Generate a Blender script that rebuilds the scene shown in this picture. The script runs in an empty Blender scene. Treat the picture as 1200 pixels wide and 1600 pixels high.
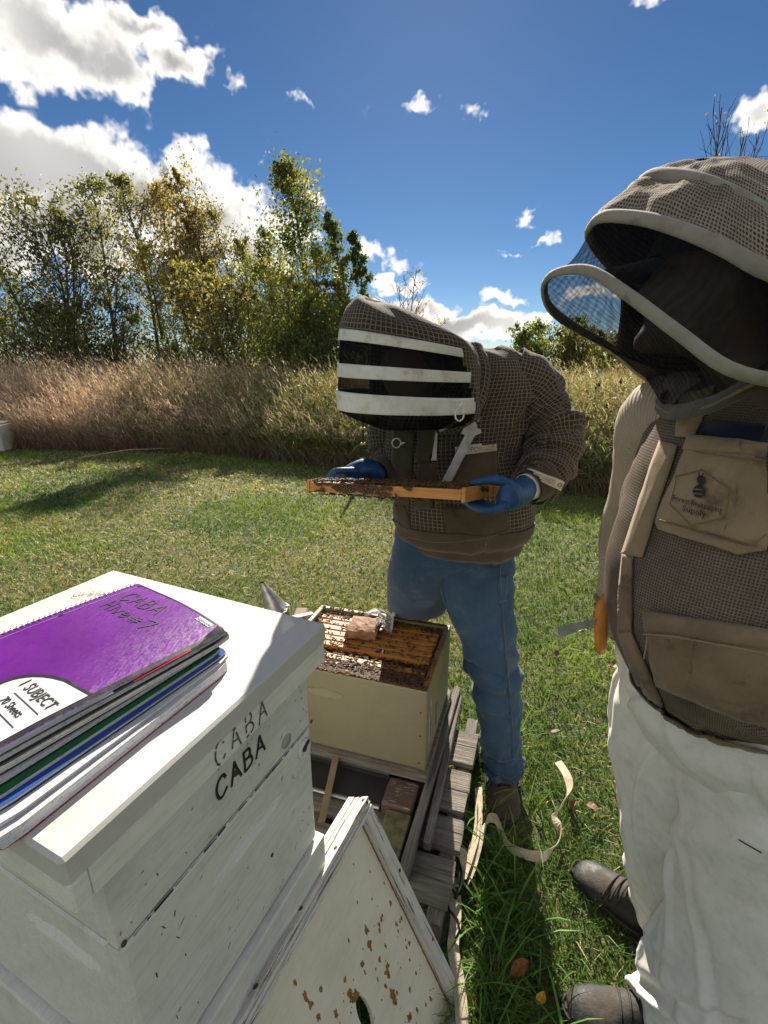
import bpy, bmesh, math, random
import numpy as np
from mathutils import Vector, Matrix, Quaternion

SC = bpy.context.scene
COL = SC.collection
R = math.radians
rng = np.random.default_rng(7)
random.seed(7)

# ------------------------------------------------------------------ camera, sky, sun, exposure
CAM_H, F_PX = 1.5, 750.0
PITCH = math.atan(235.0 / F_PX)
cam_d = bpy.data.cameras.new('camera'); cam = bpy.data.objects.new('camera', cam_d); COL.objects.link(cam)
cam.location = (0, 0, CAM_H); cam.rotation_euler = (R(90) - PITCH, 0, 0)
cam_d.sensor_fit = 'VERTICAL'; cam_d.sensor_height = 36.0; cam_d.lens = F_PX / 1600 * 36
cam_d.clip_start = 0.02; cam_d.clip_end = 3000
SC.camera = cam
SUN_EL, SUN_AZ = R(32), R(4.8)          # azimuth measured from +Y towards +X
SUN_DIR = Vector((math.sin(SUN_AZ) * math.cos(SUN_EL), math.cos(SUN_AZ) * math.cos(SUN_EL), math.sin(SUN_EL)))
sun_d = bpy.data.lights.new('sun', 'SUN'); sun = bpy.data.objects.new('sun', sun_d); COL.objects.link(sun)
sun_d.energy = 3.6; sun_d.angle = R(0.53); sun_d.color = (1.0, 0.94, 0.84)
sun.rotation_euler = SUN_DIR.to_track_quat('Z', 'Y').to_euler(); sun.location = SUN_DIR * 50
SC.view_settings.view_transform = 'Standard'; SC.view_settings.look = 'None'
SC.view_settings.gamma = 1.0; SC.view_settings.use_curve_mapping = False
SC.view_settings.exposure = 1.6
SC.view_settings.use_white_balance = True; SC.view_settings.white_balance_temperature = 6900
SC.cycles.max_bounces = 7; SC.cycles.diffuse_bounces = 3; SC.cycles.glossy_bounces = 2; SC.cycles.transmission_bounces = 4; SC.cycles.transparent_max_bounces = 10; SC.cycles.caustics_reflective = False; SC.cycles.caustics_refractive = False

# pixel of the 1200x1600 picture -> ray of the camera above (used to carry measurements into the place)
_c, _s = math.cos(PITCH), math.sin(PITCH)
def ray(x, y):
    u = (x - 600) / F_PX; v = (800 - y) / F_PX
    return Vector((u, _c + v * _s, -_s + v * _c))
def PY(x, y, Y):
    d = ray(x, y); return Vector((0, 0, CAM_H)) + d * (Y / d.y)
def PZ(x, y, z):
    d = ray(x, y); return Vector((0, 0, CAM_H)) + d * ((z - CAM_H) / d.z)
def PP(x, y, p, n):
    d = ray(x, y); o = Vector((0, 0, CAM_H)); n = Vector(n)
    return o + d * ((Vector(p) - o).dot(n) / d.dot(n))
def azel(x, y):
    d = ray(x, y).normalized(); return math.atan2(d.x, d.y), math.asin(d.z)

# ------------------------------------------------------------------ node helpers
class NT:
    def __init__(s, tree): s.t = tree; s.n = tree.nodes; s.l = tree.links
    def node(s, typ, **kw):
        n = s.n.new(typ)
        for k, v in kw.items():
            if k == 'ins':
                for i, val in v.items(): s.put(n.inputs[i], val)
            else: setattr(n, k, v)
        return n
    def put(s, sock, val):
        if hasattr(val, 'is_output') or isinstance(val, bpy.types.NodeSocket): s.l.new(val, sock)
        else: sock.default_value = val
    def math(s, op, a, b=0.0, c=0.0, clamp=False):
        n = s.node('ShaderNodeMath', operation=op, use_clamp=clamp); s.put(n.inputs[0], a); s.put(n.inputs[1], b)
        if op in ('MULTIPLY_ADD', 'SMOOTH_MAX', 'SMOOTH_MIN', 'COMPARE'): s.put(n.inputs[2], c)
        return n.outputs[0]
    def vmath(s, op, a, b=(0, 0, 0)):
        n = s.node('ShaderNodeVectorMath', operation=op); s.put(n.inputs[0], a)
        if op == 'SCALE': s.put(n.inputs[3], b)
        elif op not in ('LENGTH', 'NORMALIZE'): s.put(n.inputs[1], b)
        return n.outputs['Value'] if op in ('LENGTH', 'DOT_PRODUCT', 'DISTANCE') else n.outputs[0]
    def mix(s, f, a, b, typ='RGBA', blend='MIX'):
        n = s.node('ShaderNodeMix', data_type=typ, blend_type=blend) if typ == 'RGBA' else s.node('ShaderNodeMix', data_type=typ)
        i = {'RGBA': (6, 7, 2), 'FLOAT': (2, 3, 0), 'VECTOR': (4, 5, 1)}[typ]
        s.put(n.inputs[0], f); s.put(n.inputs[i[0]], a); s.put(n.inputs[i[1]], b)
        return n.outputs[i[2]]
    def noise(s, vec, scale, detail=4, rough=.55, dist=0.0, out=0):
        n = s.node('ShaderNodeTexNoise'); s.put(n.inputs['Vector'], vec); s.put(n.inputs['Scale'], scale)
        n.inputs['Detail'].default_value = detail; n.inputs['Roughness'].default_value = rough; n.inputs['Distortion'].default_value = dist
        return n.outputs[out]
    def ramp(s, f, stops, interp='LINEAR'):
        n = s.node('ShaderNodeValToRGB'); n.color_ramp.interpolation = interp
        e = n.color_ramp.elements
        while len(e) < len(stops): e.new(.5)
        for k, (p, c) in enumerate(stops):
            e[k].position = p; e[k].color = (c, c, c, 1) if not hasattr(c, '__len__') else (*c[:3], 1)
        s.put(n.inputs[0], f); return n.outputs[0]
    def maprange(s, v, a, b, c=0.0, d=1.0, smooth=True):
        n = s.node('ShaderNodeMapRange', interpolation_type='SMOOTHSTEP' if smooth else 'LINEAR')
        for i, x in enumerate((v, a, b, c, d)): s.put(n.inputs[i], x)
        return n.outputs[0]
    def mapping(s, vec, scale=(1, 1, 1), rot=(0, 0, 0), loc=(0, 0, 0)):
        n = s.node('ShaderNodeMapping'); s.put(n.inputs[0], vec); n.inputs[1].default_value = loc; n.inputs[2].default_value = rot; n.inputs[3].default_value = scale
        return n.outputs[0]

# ------------------------------------------------------------------ world: clear autumn sky with broken cumulus
W = bpy.data.worlds.new('World'); SC.world = W; W.use_nodes = True
g = NT(W.node_tree); g.n.clear()
sky = g.node('ShaderNodeTexSky', sky_type='NISHITA'); sky.sun_disc = False
sky.sun_elevation = SUN_EL; sky.sun_rotation = SUN_AZ
sky.altitude = 300; sky.air_density = 0.75; sky.dust_density = 0.05; sky.ozone_density = 4.0
tc = g.node('ShaderNodeTexCoord').outputs['Generated']
sep = g.node('ShaderNodeSeparateXYZ'); g.l.new(tc, sep.inputs[0])
az = g.math('ARCTAN2', sep.outputs[0], sep.outputs[1])
el = g.math('ARCSINE', sep.outputs[2])
cmb = g.node('ShaderNodeCombineXYZ'); g.l.new(az, cmb.inputs[0]); g.l.new(el, cmb.inputs[1])
warp = g.vmath('SCALE', g.vmath('SUBTRACT', g.noise(tc, 5.0, 5, .6, 0, 1), (.5, .5, .5)), .26)
ae = g.vmath('ADD', cmb.outputs[0], g.vmath('MULTIPLY', warp, (1.2, .8, 0)))
nz1 = g.noise(tc, 7.0, 5, .62, 0)
nz2 = g.noise(tc, 2.6, 2, .5)
CLOUDS = [  # picture x, y, half-width, half-height, weight
    (60, 40, 230, 110, 1.1), (190, 95, 95, 75, .9), (285, 110, 70, 55, .9), (240, 40, 70, 40, .7),
    (40, 255, 260, 100, 1.2), (190, 290, 210, 85, 1.1), (330, 345, 150, 65, 1.0), (60, 350, 230, 90, 1.0), (420, 390, 110, 40, .8),
    (1030, 12, 55, 16, .4), (1190, 180, 80, 50, .95), (500, 312, 30, 18, .5), 
    (590, 395, 60, 18, .55), (640, 430, 60, 20, .6), (690, 468, 70, 20, .7), (780, 448, 42, 12, .5), (850, 480, 60, 14, .6),
    (730, 500, 140, 30, 1.0), (640, 470, 90, 24, .8), (835, 312, 26, 11, .30), (826, 358, 27, 9, .30),
    (470, 180, 66, 11, .27), (700, 182, 34, 9, .25), (760, 182, 26, 11, .22), (400, 265, 22, 9, .30), (560, 520, 130, 26, .6), (940, 470, 60, 18, .6)]
blobs = []
for (x, y, hw, hh, w) in CLOUDS:
    a0, e0 = azel(x, y); a1, _ = azel(x + hw, y); _, e1 = azel(x, y - hh)
    blobs.append((a0, e0, abs(a1 - a0), abs(e1 - e0), w))
dens = None
for (a0, e0, ra, re_, w) in blobs:
    d = g.vmath('LENGTH', g.vmath('MULTIPLY', g.vmath('SUBTRACT', ae, (a0, e0, 0)), (1 / ra, 1 / re_, 0)))
    v = g.math('MULTIPLY_ADD', d, -w, w)
    dens = v if dens is None else g.math('MAXIMUM', dens, v)
# denser cumulus added out of view as fill light, laid out by a slow noise
rest = g.math('MULTIPLY_ADD', g.math('SUBTRACT', nz2, .47), 6.0, -1.2)
rest = g.math('ADD', rest, g.maprange(g.math('ABSOLUTE', az), .72, .98, -1.0, 1.2))
dens = g.math('MAXIMUM', dens, g.math('MINIMUM', rest, 1.1))
nz3 = g.noise(tc, 24.0, 3, .65, 0)
puff = g.math('ADD', g.math('MULTIPLY', g.math('SUBTRACT', nz1, .5), 1.7), g.math('MULTIPLY', g.math('SUBTRACT', nz3, .5), 1.1))
dd = g.math('ADD', dens, puff)
mask = g.maprange(dd, .04, .42)
mask = g.math('MULTIPLY', mask, g.maprange(dens, -.25, .12))
thick = g.maprange(g.math('ADD', dens, g.math('MULTIPLY', g.math('SUBTRACT', nz1, .5), 1.3)), .20, .85)
shade = g.math('MULTIPLY', thick, g.maprange(nz2, .36, .58, .55, 1.0))
ccol = g.mix(shade, (8.8, 8.7, 8.6, 1), (3.0, 3.1, 3.25, 1))
skyc = g.node('ShaderNodeHueSaturation', ins={'Saturation': 1.16, 'Value': 0.56, 'Color': sky.outputs[0]}).outputs[0]
SKYNODE = skyc
out = g.mix(mask, skyc, ccol)
bg = g.node('ShaderNodeBackground', ins={'Color': out, 'Strength': 0.05})
wo = g.node('ShaderNodeOutputWorld'); g.l.new(bg.outputs[0], wo.inputs[0])
W.cycles.sampling_method = 'MANUAL'; W.cycles.sample_map_resolution = 256

# ------------------------------------------------------------------ mesh helpers
def link(o, parent=None):
    COL.objects.link(o)
    if parent is not None: o.parent = parent
    return o
def tag(o, label=None, cat=None, group=None, kind=None):
    if label: o['label'] = label
    if cat: o['category'] = cat
    if group: o['group'] = group
    if kind: o['kind'] = kind
    return o
def empty(name, loc=(0, 0, 0), rz=0.0):
    o = bpy.data.objects.new(name, None); o.location = loc; o.rotation_euler = (0, 0, rz); o.empty_display_size = .1
    return link(o)
def mesh(name, verts, faces, mats, parent=None, smooth=False, uv=None, mi=None):
    me = bpy.data.meshes.new(name)
    me.from_pydata([tuple(v) for v in verts], [], [tuple(f) for f in faces])
    for m in (mats if isinstance(mats, (list, tuple)) else [mats]): me.materials.append(m)
    if smooth: me.polygons.foreach_set('use_smooth', [True] * len(me.polygons))
    if mi is not None: me.polygons.foreach_set('material_index', mi)
    if uv is not None:
        l = me.uv_layers.new(name='UVMap'); vi = np.empty(len(me.loops), np.int32); me.loops.foreach_get('vertex_index', vi)
        l.data.foreach_set('uv', np.asarray(uv, np.float32)[vi].ravel())
    me.update()
    return link(bpy.data.objects.new(name, me), parent)
def np_mesh(name, V, T, mat, parent=None, col=None, smooth=False):
    """large triangle mesh straight from arrays; col = per-vertex colour"""
    V = np.ascontiguousarray(V, np.float32); T = np.ascontiguousarray(T, np.int32)
    me = bpy.data.meshes.new(name); me.vertices.add(len(V)); me.vertices.foreach_set('co', V.ravel())
    k = T.shape[1]; me.loops.add(T.size); me.loops.foreach_set('vertex_index', T.ravel())
    me.polygons.add(len(T)); me.polygons.foreach_set('loop_start', np.arange(0, T.size, k, dtype=np.int32))
    try: me.polygons.foreach_set('loop_total', np.full(len(T), k, np.int32))
    except Exception: pass
    if smooth: me.polygons.foreach_set('use_smooth', np.ones(len(T), bool))
    if col is not None:
        a = me.color_attributes.new('col', 'FLOAT_COLOR', 'POINT')
        c4 = np.ones((len(V), 4), np.float32); c4[:, :3] = col; a.data.foreach_set('color', c4.ravel())
    me.materials.append(mat); me.update(calc_edges=True); me.validate()
    return link(bpy.data.objects.new(name, me), parent)
def from_bm(name, bm, mat, parent=None, smooth=False):
    me = bpy.data.meshes.new(name); bm.to_mesh(me); bm.free()
    for m in (mat if isinstance(mat, (list, tuple)) else [mat]): me.materials.append(m)
    if smooth: me.polygons.foreach_set('use_smooth', [True] * len(me.polygons))
    return link(bpy.data.objects.new(name, me), parent)
def bm_box(bm, lo, hi, bev=0.0, M=None):
    r = bmesh.ops.create_cube(bm, size=1.0); vs = r['verts']
    lo, hi = Vector(lo), Vector(hi)
    for v in vs: v.co = Vector((lo[i] + (v.co[i] + .5) * (hi[i] - lo[i]) for i in range(3)))
    if bev:
        es = {e for v in vs for e in v.link_edges}
        r2 = bmesh.ops.bevel(bm, geom=list(es), offset=bev, segments=1, affect='EDGES'); vs = list({v for f in r2['faces'] for v in f.verts} | {v for v in vs if v.is_valid})
    if M is not None:
        for v in vs: v.co = M @ v.co
    return vs
def box(name, lo, hi, mat, parent=None, bev=.002, M=None):
    bm = bmesh.new(); bm_box(bm, lo, hi, bev, M); return from_bm(name, bm, mat, parent)
def tube_np(path, rad, ns=8, cap=True):
    P = [Vector(p) for p in path]; n = len(P)
    if not hasattr(rad, '__len__'): rad = [rad] * n
    V, F = [], []
    up = Vector((0, 0, 1)); prev = None
    for i in range(n):
        t = (P[min(i + 1, n - 1)] - P[max(i - 1, 0)])
        t = t.normalized() if t.length > 1e-9 else Vector((0, 0, 1))
        if prev is None:
            a = up if abs(t.dot(up)) < .9 else Vector((1, 0, 0)); x = t.cross(a).normalized()
        else: x = (prev - t * prev.dot(t)).normalized()
        prev = x; y = t.cross(x)
        for k in range(ns):
            an = 2 * math.pi * k / ns; V.append(P[i] + (x * math.cos(an) + y * math.sin(an)) * rad[i])
    for i in range(n - 1):
        for k in range(ns):
            F.append((i * ns + k, i * ns + (k + 1) % ns, (i + 1) * ns + (k + 1) % ns, (i + 1) * ns + k))
    if cap: F.append(tuple(range(ns))[::-1]); F.append(tuple((n - 1) * ns + k for k in range(ns)))
    return V, F
def tube(name, path, rad, mat, parent=None, ns=8, smooth=True):
    V, F = tube_np(path, rad, ns); return mesh(name, V, F, mat, parent, smooth)
def lathe(name, prof, mat, parent=None, ns=24, M=None, smooth=True):
    V, F = [], []
    for (r, z) in prof:
        for k in range(ns): a = 2 * math.pi * k / ns; V.append(Vector((r * math.cos(a), r * math.sin(a), z)))
    for i in range(len(prof) - 1):
        for k in range(ns): F.append((i * ns + k, i * ns + (k + 1) % ns, (i + 1) * ns + (k + 1) % ns, (i + 1) * ns + k))
    F.append(tuple(range(ns))[::-1]); F.append(tuple((len(prof) - 1) * ns + k for k in range(ns)))
    if M is not None: V = [M @ v for v in V]
    return mesh(name, V, F, mat, parent, smooth)
def crom(pts, n):
    """Catmull-Rom resample of a list of float sequences"""
    A = np.array(pts, float); m = len(A); ts = np.linspace(0, m - 1, n); o = []
    for t in ts:
        i = min(int(t), m - 2); f = t - i
        p0, p1, p2, p3 = A[max(i - 1, 0)], A[i], A[i + 1], A[min(i + 2, m - 1)]
        o.append(.5 * ((2 * p1) + (p2 - p0) * f + (2 * p0 - 5 * p1 + 4 * p2 - p3) * f * f + (3 * p1 - p0 - 3 * p2 + p3) * f ** 3))
    return np.array(o)

def _hash(ix, iy, seed):
    h = (ix.astype(np.int64) * 374761393 + iy.astype(np.int64) * 668265263 + seed * 1442695041) & 0xffffffff
    h = ((h ^ (h >> 13)) * 1274126177) & 0xffffffff
    return ((h ^ (h >> 16)) & 0xffffff) / float(0xffffff)
def vnoise(x, y, seed=0):
    x = np.asarray(x, float); y = np.asarray(y, float); ix = np.floor(x); iy = np.floor(y); fx = x - ix; fy = y - iy
    fx = fx * fx * (3 - 2 * fx); fy = fy * fy * (3 - 2 * fy)
    a, b = _hash(ix, iy, seed), _hash(ix + 1, iy, seed); c, d = _hash(ix, iy + 1, seed), _hash(ix + 1, iy + 1, seed)
    return (a * (1 - fx) + b * fx) * (1 - fy) + (c * (1 - fx) + d * fx) * fy
def fbm(x, y, seed=0, oct=4):
    s = 0; w = .5
    for k in range(oct): s = s + w * vnoise(np.asarray(x) * 2 ** k, np.asarray(y) * 2 ** k, seed + k); w *= .5
    return s / (1 - .5 ** oct)

# ------------------------------------------------------------------ materials
def newmat(name):
    m = bpy.data.materials.new(name); m.use_nodes = True; g = NT(m.node_tree); b = g.n['Principled BSDF']; return m, g, b
def objco(g): return g.node('ShaderNodeTexCoord').outputs['Object']
def bump(g, b, h, strength=.3, dist=.01):
    n = g.node('ShaderNodeBump', ins={'Strength': strength, 'Distance': dist, 'Height': h}); g.l.new(n.outputs[0], b.inputs['Normal']); return n
def simple(name, col, rough=.6, metal=0.0, var=.15, scale=20, bmp=0.0, spec=.5, bscale=None):
    m, g, b = newmat(name); co = objco(g); n = g.noise(co, scale, 5)
    c2 = tuple(min(1, x * (1 + var)) for x in col) + (1,); c1 = tuple(x * (1 - var) for x in col) + (1,)
    g.put(b.inputs['Base Color'], g.mix(g.maprange(n, .3, .7), c1, c2)); b.inputs['Roughness'].default_value = rough; b.inputs['Metallic'].default_value = metal
    b.inputs['Specular IOR Level'].default_value = spec
    if bmp: bump(g, b, g.noise(co, bscale or scale * 3, 6), bmp, .004)
    return m
def leafmat(name, trans=.45, rough=.55, tint=(1, 1, 1), thru=(1.25, 1.15, .7)):
    m, g, b = newmat(name)
    a = g.node('ShaderNodeVertexColor', layer_name='col').outputs[0]
    if tint != (1, 1, 1): a = g.mix(1.0, a, (*tint, 1), blend='MULTIPLY')
    g.put(b.inputs['Base Color'], a); b.inputs['Roughness'].default_value = rough; b.inputs['Specular IOR Level'].default_value = .35
    t = g.node('ShaderNodeBsdfTranslucent'); g.put(t.inputs[0], g.mix(1.0, a, (*thru, 1), blend='MULTIPLY'))
    mx = g.node('ShaderNodeMixShader'); mx.inputs[0].default_value = trans
    g.l.new(b.outputs[0], mx.inputs[1]); g.l.new(t.outputs[0], mx.inputs[2])
    g.l.new(mx.outputs[0], g.n['Material Output'].inputs[0]); return m
M_GRASS = leafmat('grass_blade', .4, .5)
M_DRY = leafmat('dry_grass', .38, .7, thru=(1.16, 1.04, .82))
M_LEAF = leafmat('tree_leaf', .58, .5)
def barkmat():
    m, g, b = newmat('bark'); co = objco(g); n = g.noise(g.mapping(co, (1, 1, .25)), 18, 5)
    g.put(b.inputs['Base Color'], g.ramp(n, [(.3, (.035, .028, .022)), (.7, (.11, .09, .075))])); b.inputs['Roughness'].default_value = .9
    bump(g, b, n, .6, .02); return m
M_BARK = barkmat()

# ------------------------------------------------------------------ ground
EDGE_PX = [(-900, 690), (-300, 694), (0, 700), (120, 702), (240, 703), (380, 714), (480, 724), (560, 736), (680, 760), (900, 772), (1000, 778), (1200, 785), (1700, 800)]
EDGE = sorted([(p.x, p.y) for p in (PZ(x, y, 0) for x, y in EDGE_PX)])
EX = np.array([e[0] for e in EDGE]); EY = np.array([e[1] for e in EDGE])
def edge_y(x): return np.interp(x, EX, EY) + .35 * (fbm(np.asarray(x) * 1.3, 0 * np.asarray(x), 3, 3) - .5)
def lawnmat():
    m, g, b = newmat('lawn_soil'); co = objco(g)
    n1 = g.noise(co, 1.1, 5); n2 = g.noise(co, 45, 5, .7); n3 = g.noise(co, 7, 4)
    c = g.mix(g.maprange(n1, .38, .62), (.085, .13, .032, 1), (.18, .185, .075, 1))
    c = g.mix(g.maprange(n3, .5, .7), c, (.10, .13, .035, 1))
    c = g.mix(g.maprange(n2, .45, .75), c, (.035, .035, .015, 1)); g.put(b.inputs['Base Color'], c); b.inputs['Roughness'].default_value = .95
    bump(g, b, n2, 1.0, .03); return m
nx, ny = 90, 110
gx = np.concatenate([np.linspace(-400, -14, 14), np.linspace(-13, 13, 62), np.linspace(14, 400, 14)])
gy = np.concatenate([np.linspace(-60, -3, 8), np.linspace(-2.5, 16, 84), np.geomspace(17, 900, 18)])
GXX, GYY = np.meshgrid(gx, gy); GZ = .035 * (fbm(GXX * .9, GYY * .9, 11, 3) - .5) * np.clip((GYY - 1.5) / 2, 0, 1)
V = np.stack([GXX, GYY, GZ], -1).reshape(-1, 3); w_ = len(gx)
T = np.array([(j * w_ + i, j * w_ + i + 1, (j + 1) * w_ + i + 1, (j + 1) * w_ + i) for j in range(len(gy) - 1) for i in range(w_ - 1)])
lawn = np_mesh('lawn', V, T, lawnmat(), smooth=True); tag(lawn, kind='structure')
def ground_z(x, y): return .035 * (fbm(np.asarray(x) * .9, np.asarray(y) * .9, 11, 3) - .5) * np.clip((np.asarray(y) - 1.5) / 2, 0, 1)

def blades(n, x, y, z, h, w, lean, leandir, col, col_tip, seg=2, rng=rng):
    """n bent grass blades -> verts, tris, colours"""
    th = rng.uniform(0, 2 * np.pi, n); wx, wy = np.cos(th) * w * .5, np.sin(th) * w * .5
    lx, ly = np.cos(leandir) * lean, np.sin(leandir) * lean
    rows = []
    for k in range(seg):
        f = k / seg; s = f ** 1.7; px_, py_, pz_ = x + lx * s, y + ly * s, z + h * (f - .12 * lean / np.maximum(h, 1e-4) * f * f); ww = 1 - .45 * f
        rows += [np.stack([px_ - wx * ww, py_ - wy * ww, pz_], -1), np.stack([px_ + wx * ww, py_ + wy * ww, pz_], -1)]
    rows.append(np.stack([x + lx, y + ly, z + h * (1 - .25 * np.minimum(lean / np.maximum(h, 1e-4), 1.5))], -1))
    V = np.stack(rows, 1); nv = V.shape[1]; tris = []
    for k in range(seg - 1): a = 2 * k; tris += [(a, a + 1, a + 3), (a, a + 3, a + 2)]
    a = 2 * (seg - 1); tris.append((a, a + 1, a + 2))
    T = (np.arange(n)[:, None, None] * nv + np.array(tris)[None]).reshape(-1, 3)
    fr = np.array([k / seg for k in range(seg) for _ in (0, 1)] + [1.0])[None, :, None]
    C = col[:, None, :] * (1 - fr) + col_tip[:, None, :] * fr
    return V.reshape(-1, 3), T, C.reshape(-1, 3)
class Acc:
    def __init__(s): s.V, s.T, s.C, s.n = [], [], [], 0
    def add(s, V, T, C): s.V.append(V); s.T.append(T + s.n); s.C.append(C); s.n += len(V)
    def build(s, name, mat, parent=None): return np_mesh(name, np.concatenate(s.V), np.concatenate(s.T), mat, parent, np.concatenate(s.C))
def jitter(base, n, amt=.25):
    base = np.asarray(base, float); base = np.broadcast_to(base, (n, 3)); v = rng.uniform(1 - amt, 1 + amt, (n, 1)); return base * v * rng.uniform(.92, 1.08, (n, 3))

# ---- short lawn grass: real blades, thick near the camera, thinner and wider further out
GREEN, LIME, STRAW = np.array([.085, .172, .030]), np.array([.25, .36, .070]), np.array([.56, .48, .25])
A = Acc()
ZONES = [(-1.8, 2.1, -.1, 1.6, 12500, .050, .0043), (-3.4, 3.4, 1.6, 3.2, 6000, .05, .0053), (-5.6, 5.4, 3.2, 5.2, 2900, .05, .0075), (-10.5, 6.5, 5.2, 10.6, 1050, .055, .013)]
for (x0, x1, y0, y1, den, hh, ww) in ZONES:
    n = int((x1 - x0) * (y1 - y0) * den); x = rng.uniform(x0, x1, n); y = rng.uniform(y0, y1, n)
    keep = (y < edge_y(x) + .25) & (np.abs(x) < .95 * y + 1.3); x, y = x[keep], y[keep]; n = len(x)
    dry = fbm(x * .8, y * .8, 21, 4); lush = fbm(x * 1.9, y * 1.9, 33, 3); fine = vnoise(x * 9, y * 9, 41)
    # greener strip along the meadow on the right and close to the pallet, drier patches on the left
    green_bias = np.clip((x - .1) * .16, -.10, .12) + .12 * np.exp(-((x - .45) ** 2 + (y - .95) ** 2) / .12) + .10 * np.exp(-(y - 4.2) ** 2 / 1.2) * (x > 0)
    pd = np.clip((dry - .50 - green_bias) * 3.0 + .22, .07, .62)
    isdry = rng.uniform(0, 1, n) < pd
    tall = (1 + .9 * np.exp(-((x - .30 - .2 * (y - 1.0)) ** 2 / .004)) * (y < 1.7) + .35 * (lush > .58)) * np.where((np.abs(x - .43) < .09) & (np.abs(y - 1.33) < .17), .45, 1)
    h = hh * rng.uniform(.45, 1.25, n) * tall * np.where(isdry, .75, 1); lean = h * rng.uniform(.25, 1.5, n) * np.where(isdry, 1.25, 1)
    ld = rng.uniform(0, 2 * np.pi, n)
    m_ = np.clip((lush - .35) * 2.2 + rng.uniform(-.35, .35, n), 0, 1)[:, None]
    cg = GREEN * (1 - m_) + LIME * m_; c = np.where(isdry[:, None], STRAW * rng.uniform(.5, 1.15, (n, 1)), cg * rng.uniform(.7, 1.25, (n, 1)))
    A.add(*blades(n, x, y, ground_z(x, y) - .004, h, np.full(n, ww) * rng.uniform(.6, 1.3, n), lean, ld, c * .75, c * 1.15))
# a few long loose blades close to the pallet and the boots
n = 420; y = rng.uniform(.5, 1.75, n); x = .27 + .2 * (y - 1.0) + np.abs(rng.normal(0, .09, n)); k = (np.abs(x - .43) > .07) | (np.abs(y - 1.33) > .16); x, y = x[k], y[k]; n = len(x)
h = rng.uniform(.07, .17, n); c = jitter(GREEN * 1.2, n, .4)
A.add(*blades(n, x, y, np.zeros(n), h, rng.uniform(.004, .008, n), h * rng.uniform(.5, 1.3, n), rng.uniform(0, 6.28, n), c, c * 1.3, seg=4))
grass = A.build('grass', M_GRASS); tag(grass, 'short mown lawn grass, green with straw coloured patches', 'grass', kind='stuff')
# ------------------------------------------------------------------ unmown meadow behind the lawn
def scatter_meadow(n, depth0, depth1, xr=(-13, 9), bias=1.7):
    x = rng.uniform(xr[0], xr[1], n * 2); d = depth0 + (depth1 - depth0) * rng.uniform(0, 1, n * 2) ** bias; y = edge_y(x) + d
    k = np.abs(x) < .86 * y + .8
    return x[k][:n], y[k][:n], d[k][:n]
TAN, PINK, RUST, OLIVE, SAGE = map(np.array, ([.60, .48, .335], [.57, .42, .34], [.30, .17, .10], [.21, .23, .085], [.15, .22, .07]))
def leftness(x, y): return np.clip((-(x / np.maximum(y, 1)) * 600 + 0) / 420 - .10, 0, 1)      # 1 at the left of the meadow, 0 on the right
A = Acc()
x, y, d = scatter_meadow(30000, 0.0, 4.5); L = leftness(x, y); k = rng.uniform(0, 1, len(x)) < .42 + .58 * np.clip((L - .12) / .4, 0, 1); x, y, d, L = x[k], y[k], d[k], L[k]; n = len(x); pick = rng.uniform(0, 1, n)
h = (.98 + .55 * fbm(x * .7, y * .7, 5) + rng.normal(0, .17, n) + .22 * (rng.uniform(0, 1, n) < .10) * leftness(x, y)) * np.clip(.42 + d * .55, .3, 1.0) * rng.uniform(.8, 1.22, n); h = np.clip(h, .25, 1.85)
c = np.where((pick < .25 + .6 * L)[:, None], TAN, np.where((pick < .75)[:, None], OLIVE * 1.3, RUST)); c = np.where(((rng.uniform(0, 1, n) < .45) & (L > .3))[:, None], PINK, c)
c = np.where((rng.uniform(0, 1, n) > .10 + 1.25 * L)[:, None], np.array([.27, .30, .11]), c); c = c * rng.uniform(.55, 1.25, (n, 1)); ld = np.where(rng.uniform(0, 1, n) < .75, np.pi + rng.normal(0, .5, n), rng.uniform(0, 6.28, n))
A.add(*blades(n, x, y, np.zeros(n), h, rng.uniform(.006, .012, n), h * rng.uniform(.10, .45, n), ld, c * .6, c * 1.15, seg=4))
# narrow leaves curling off the stems
m = 34000; i = rng.integers(0, n, m); f = rng.uniform(.05, .7, m); hl = rng.uniform(.15, .45, m); cl = c[i] * rng.uniform(.6, 1.3, (m, 1)); a = np.where(rng.uniform(0, 1, m) < .6, np.pi + rng.normal(0, .8, m), rng.uniform(0, 6.28, m))
A.add(*blades(m, x[i] + rng.normal(0, .02, m), y[i], h[i] * f, hl, rng.uniform(.006, .014, m), hl * rng.uniform(.6, 1.6, m), a, cl, cl * 1.1, seg=3))
# feathery seed heads
m = 38000; i = rng.integers(0, n, m); L2 = L[i]; f = rng.uniform(.80, 1.02, m); top = h[i] * f
cl = np.where((rng.uniform(0, 1, m) < .3 + .5 * L2)[:, None], TAN * 1.25, PINK * 1.15); cl = np.where((rng.uniform(0, 1, m) > .15 + 1.5 * L2)[:, None], np.array([.36, .36, .19]), cl) * rng.uniform(.7, 1.35, (m, 1)); hl = rng.uniform(.04, .13, m)
s = f ** 1.7 * .26 * h[i]
A.add(*blades(m, x[i] + np.cos(ld[i]) * s + rng.normal(0, .012, m), y[i] + np.sin(ld[i]) * s, top * .96, hl, rng.uniform(.006, .014, m), hl * rng.uniform(.4, 1.6, m), np.pi + rng.normal(0, .9, m), cl, cl, seg=2))
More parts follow.
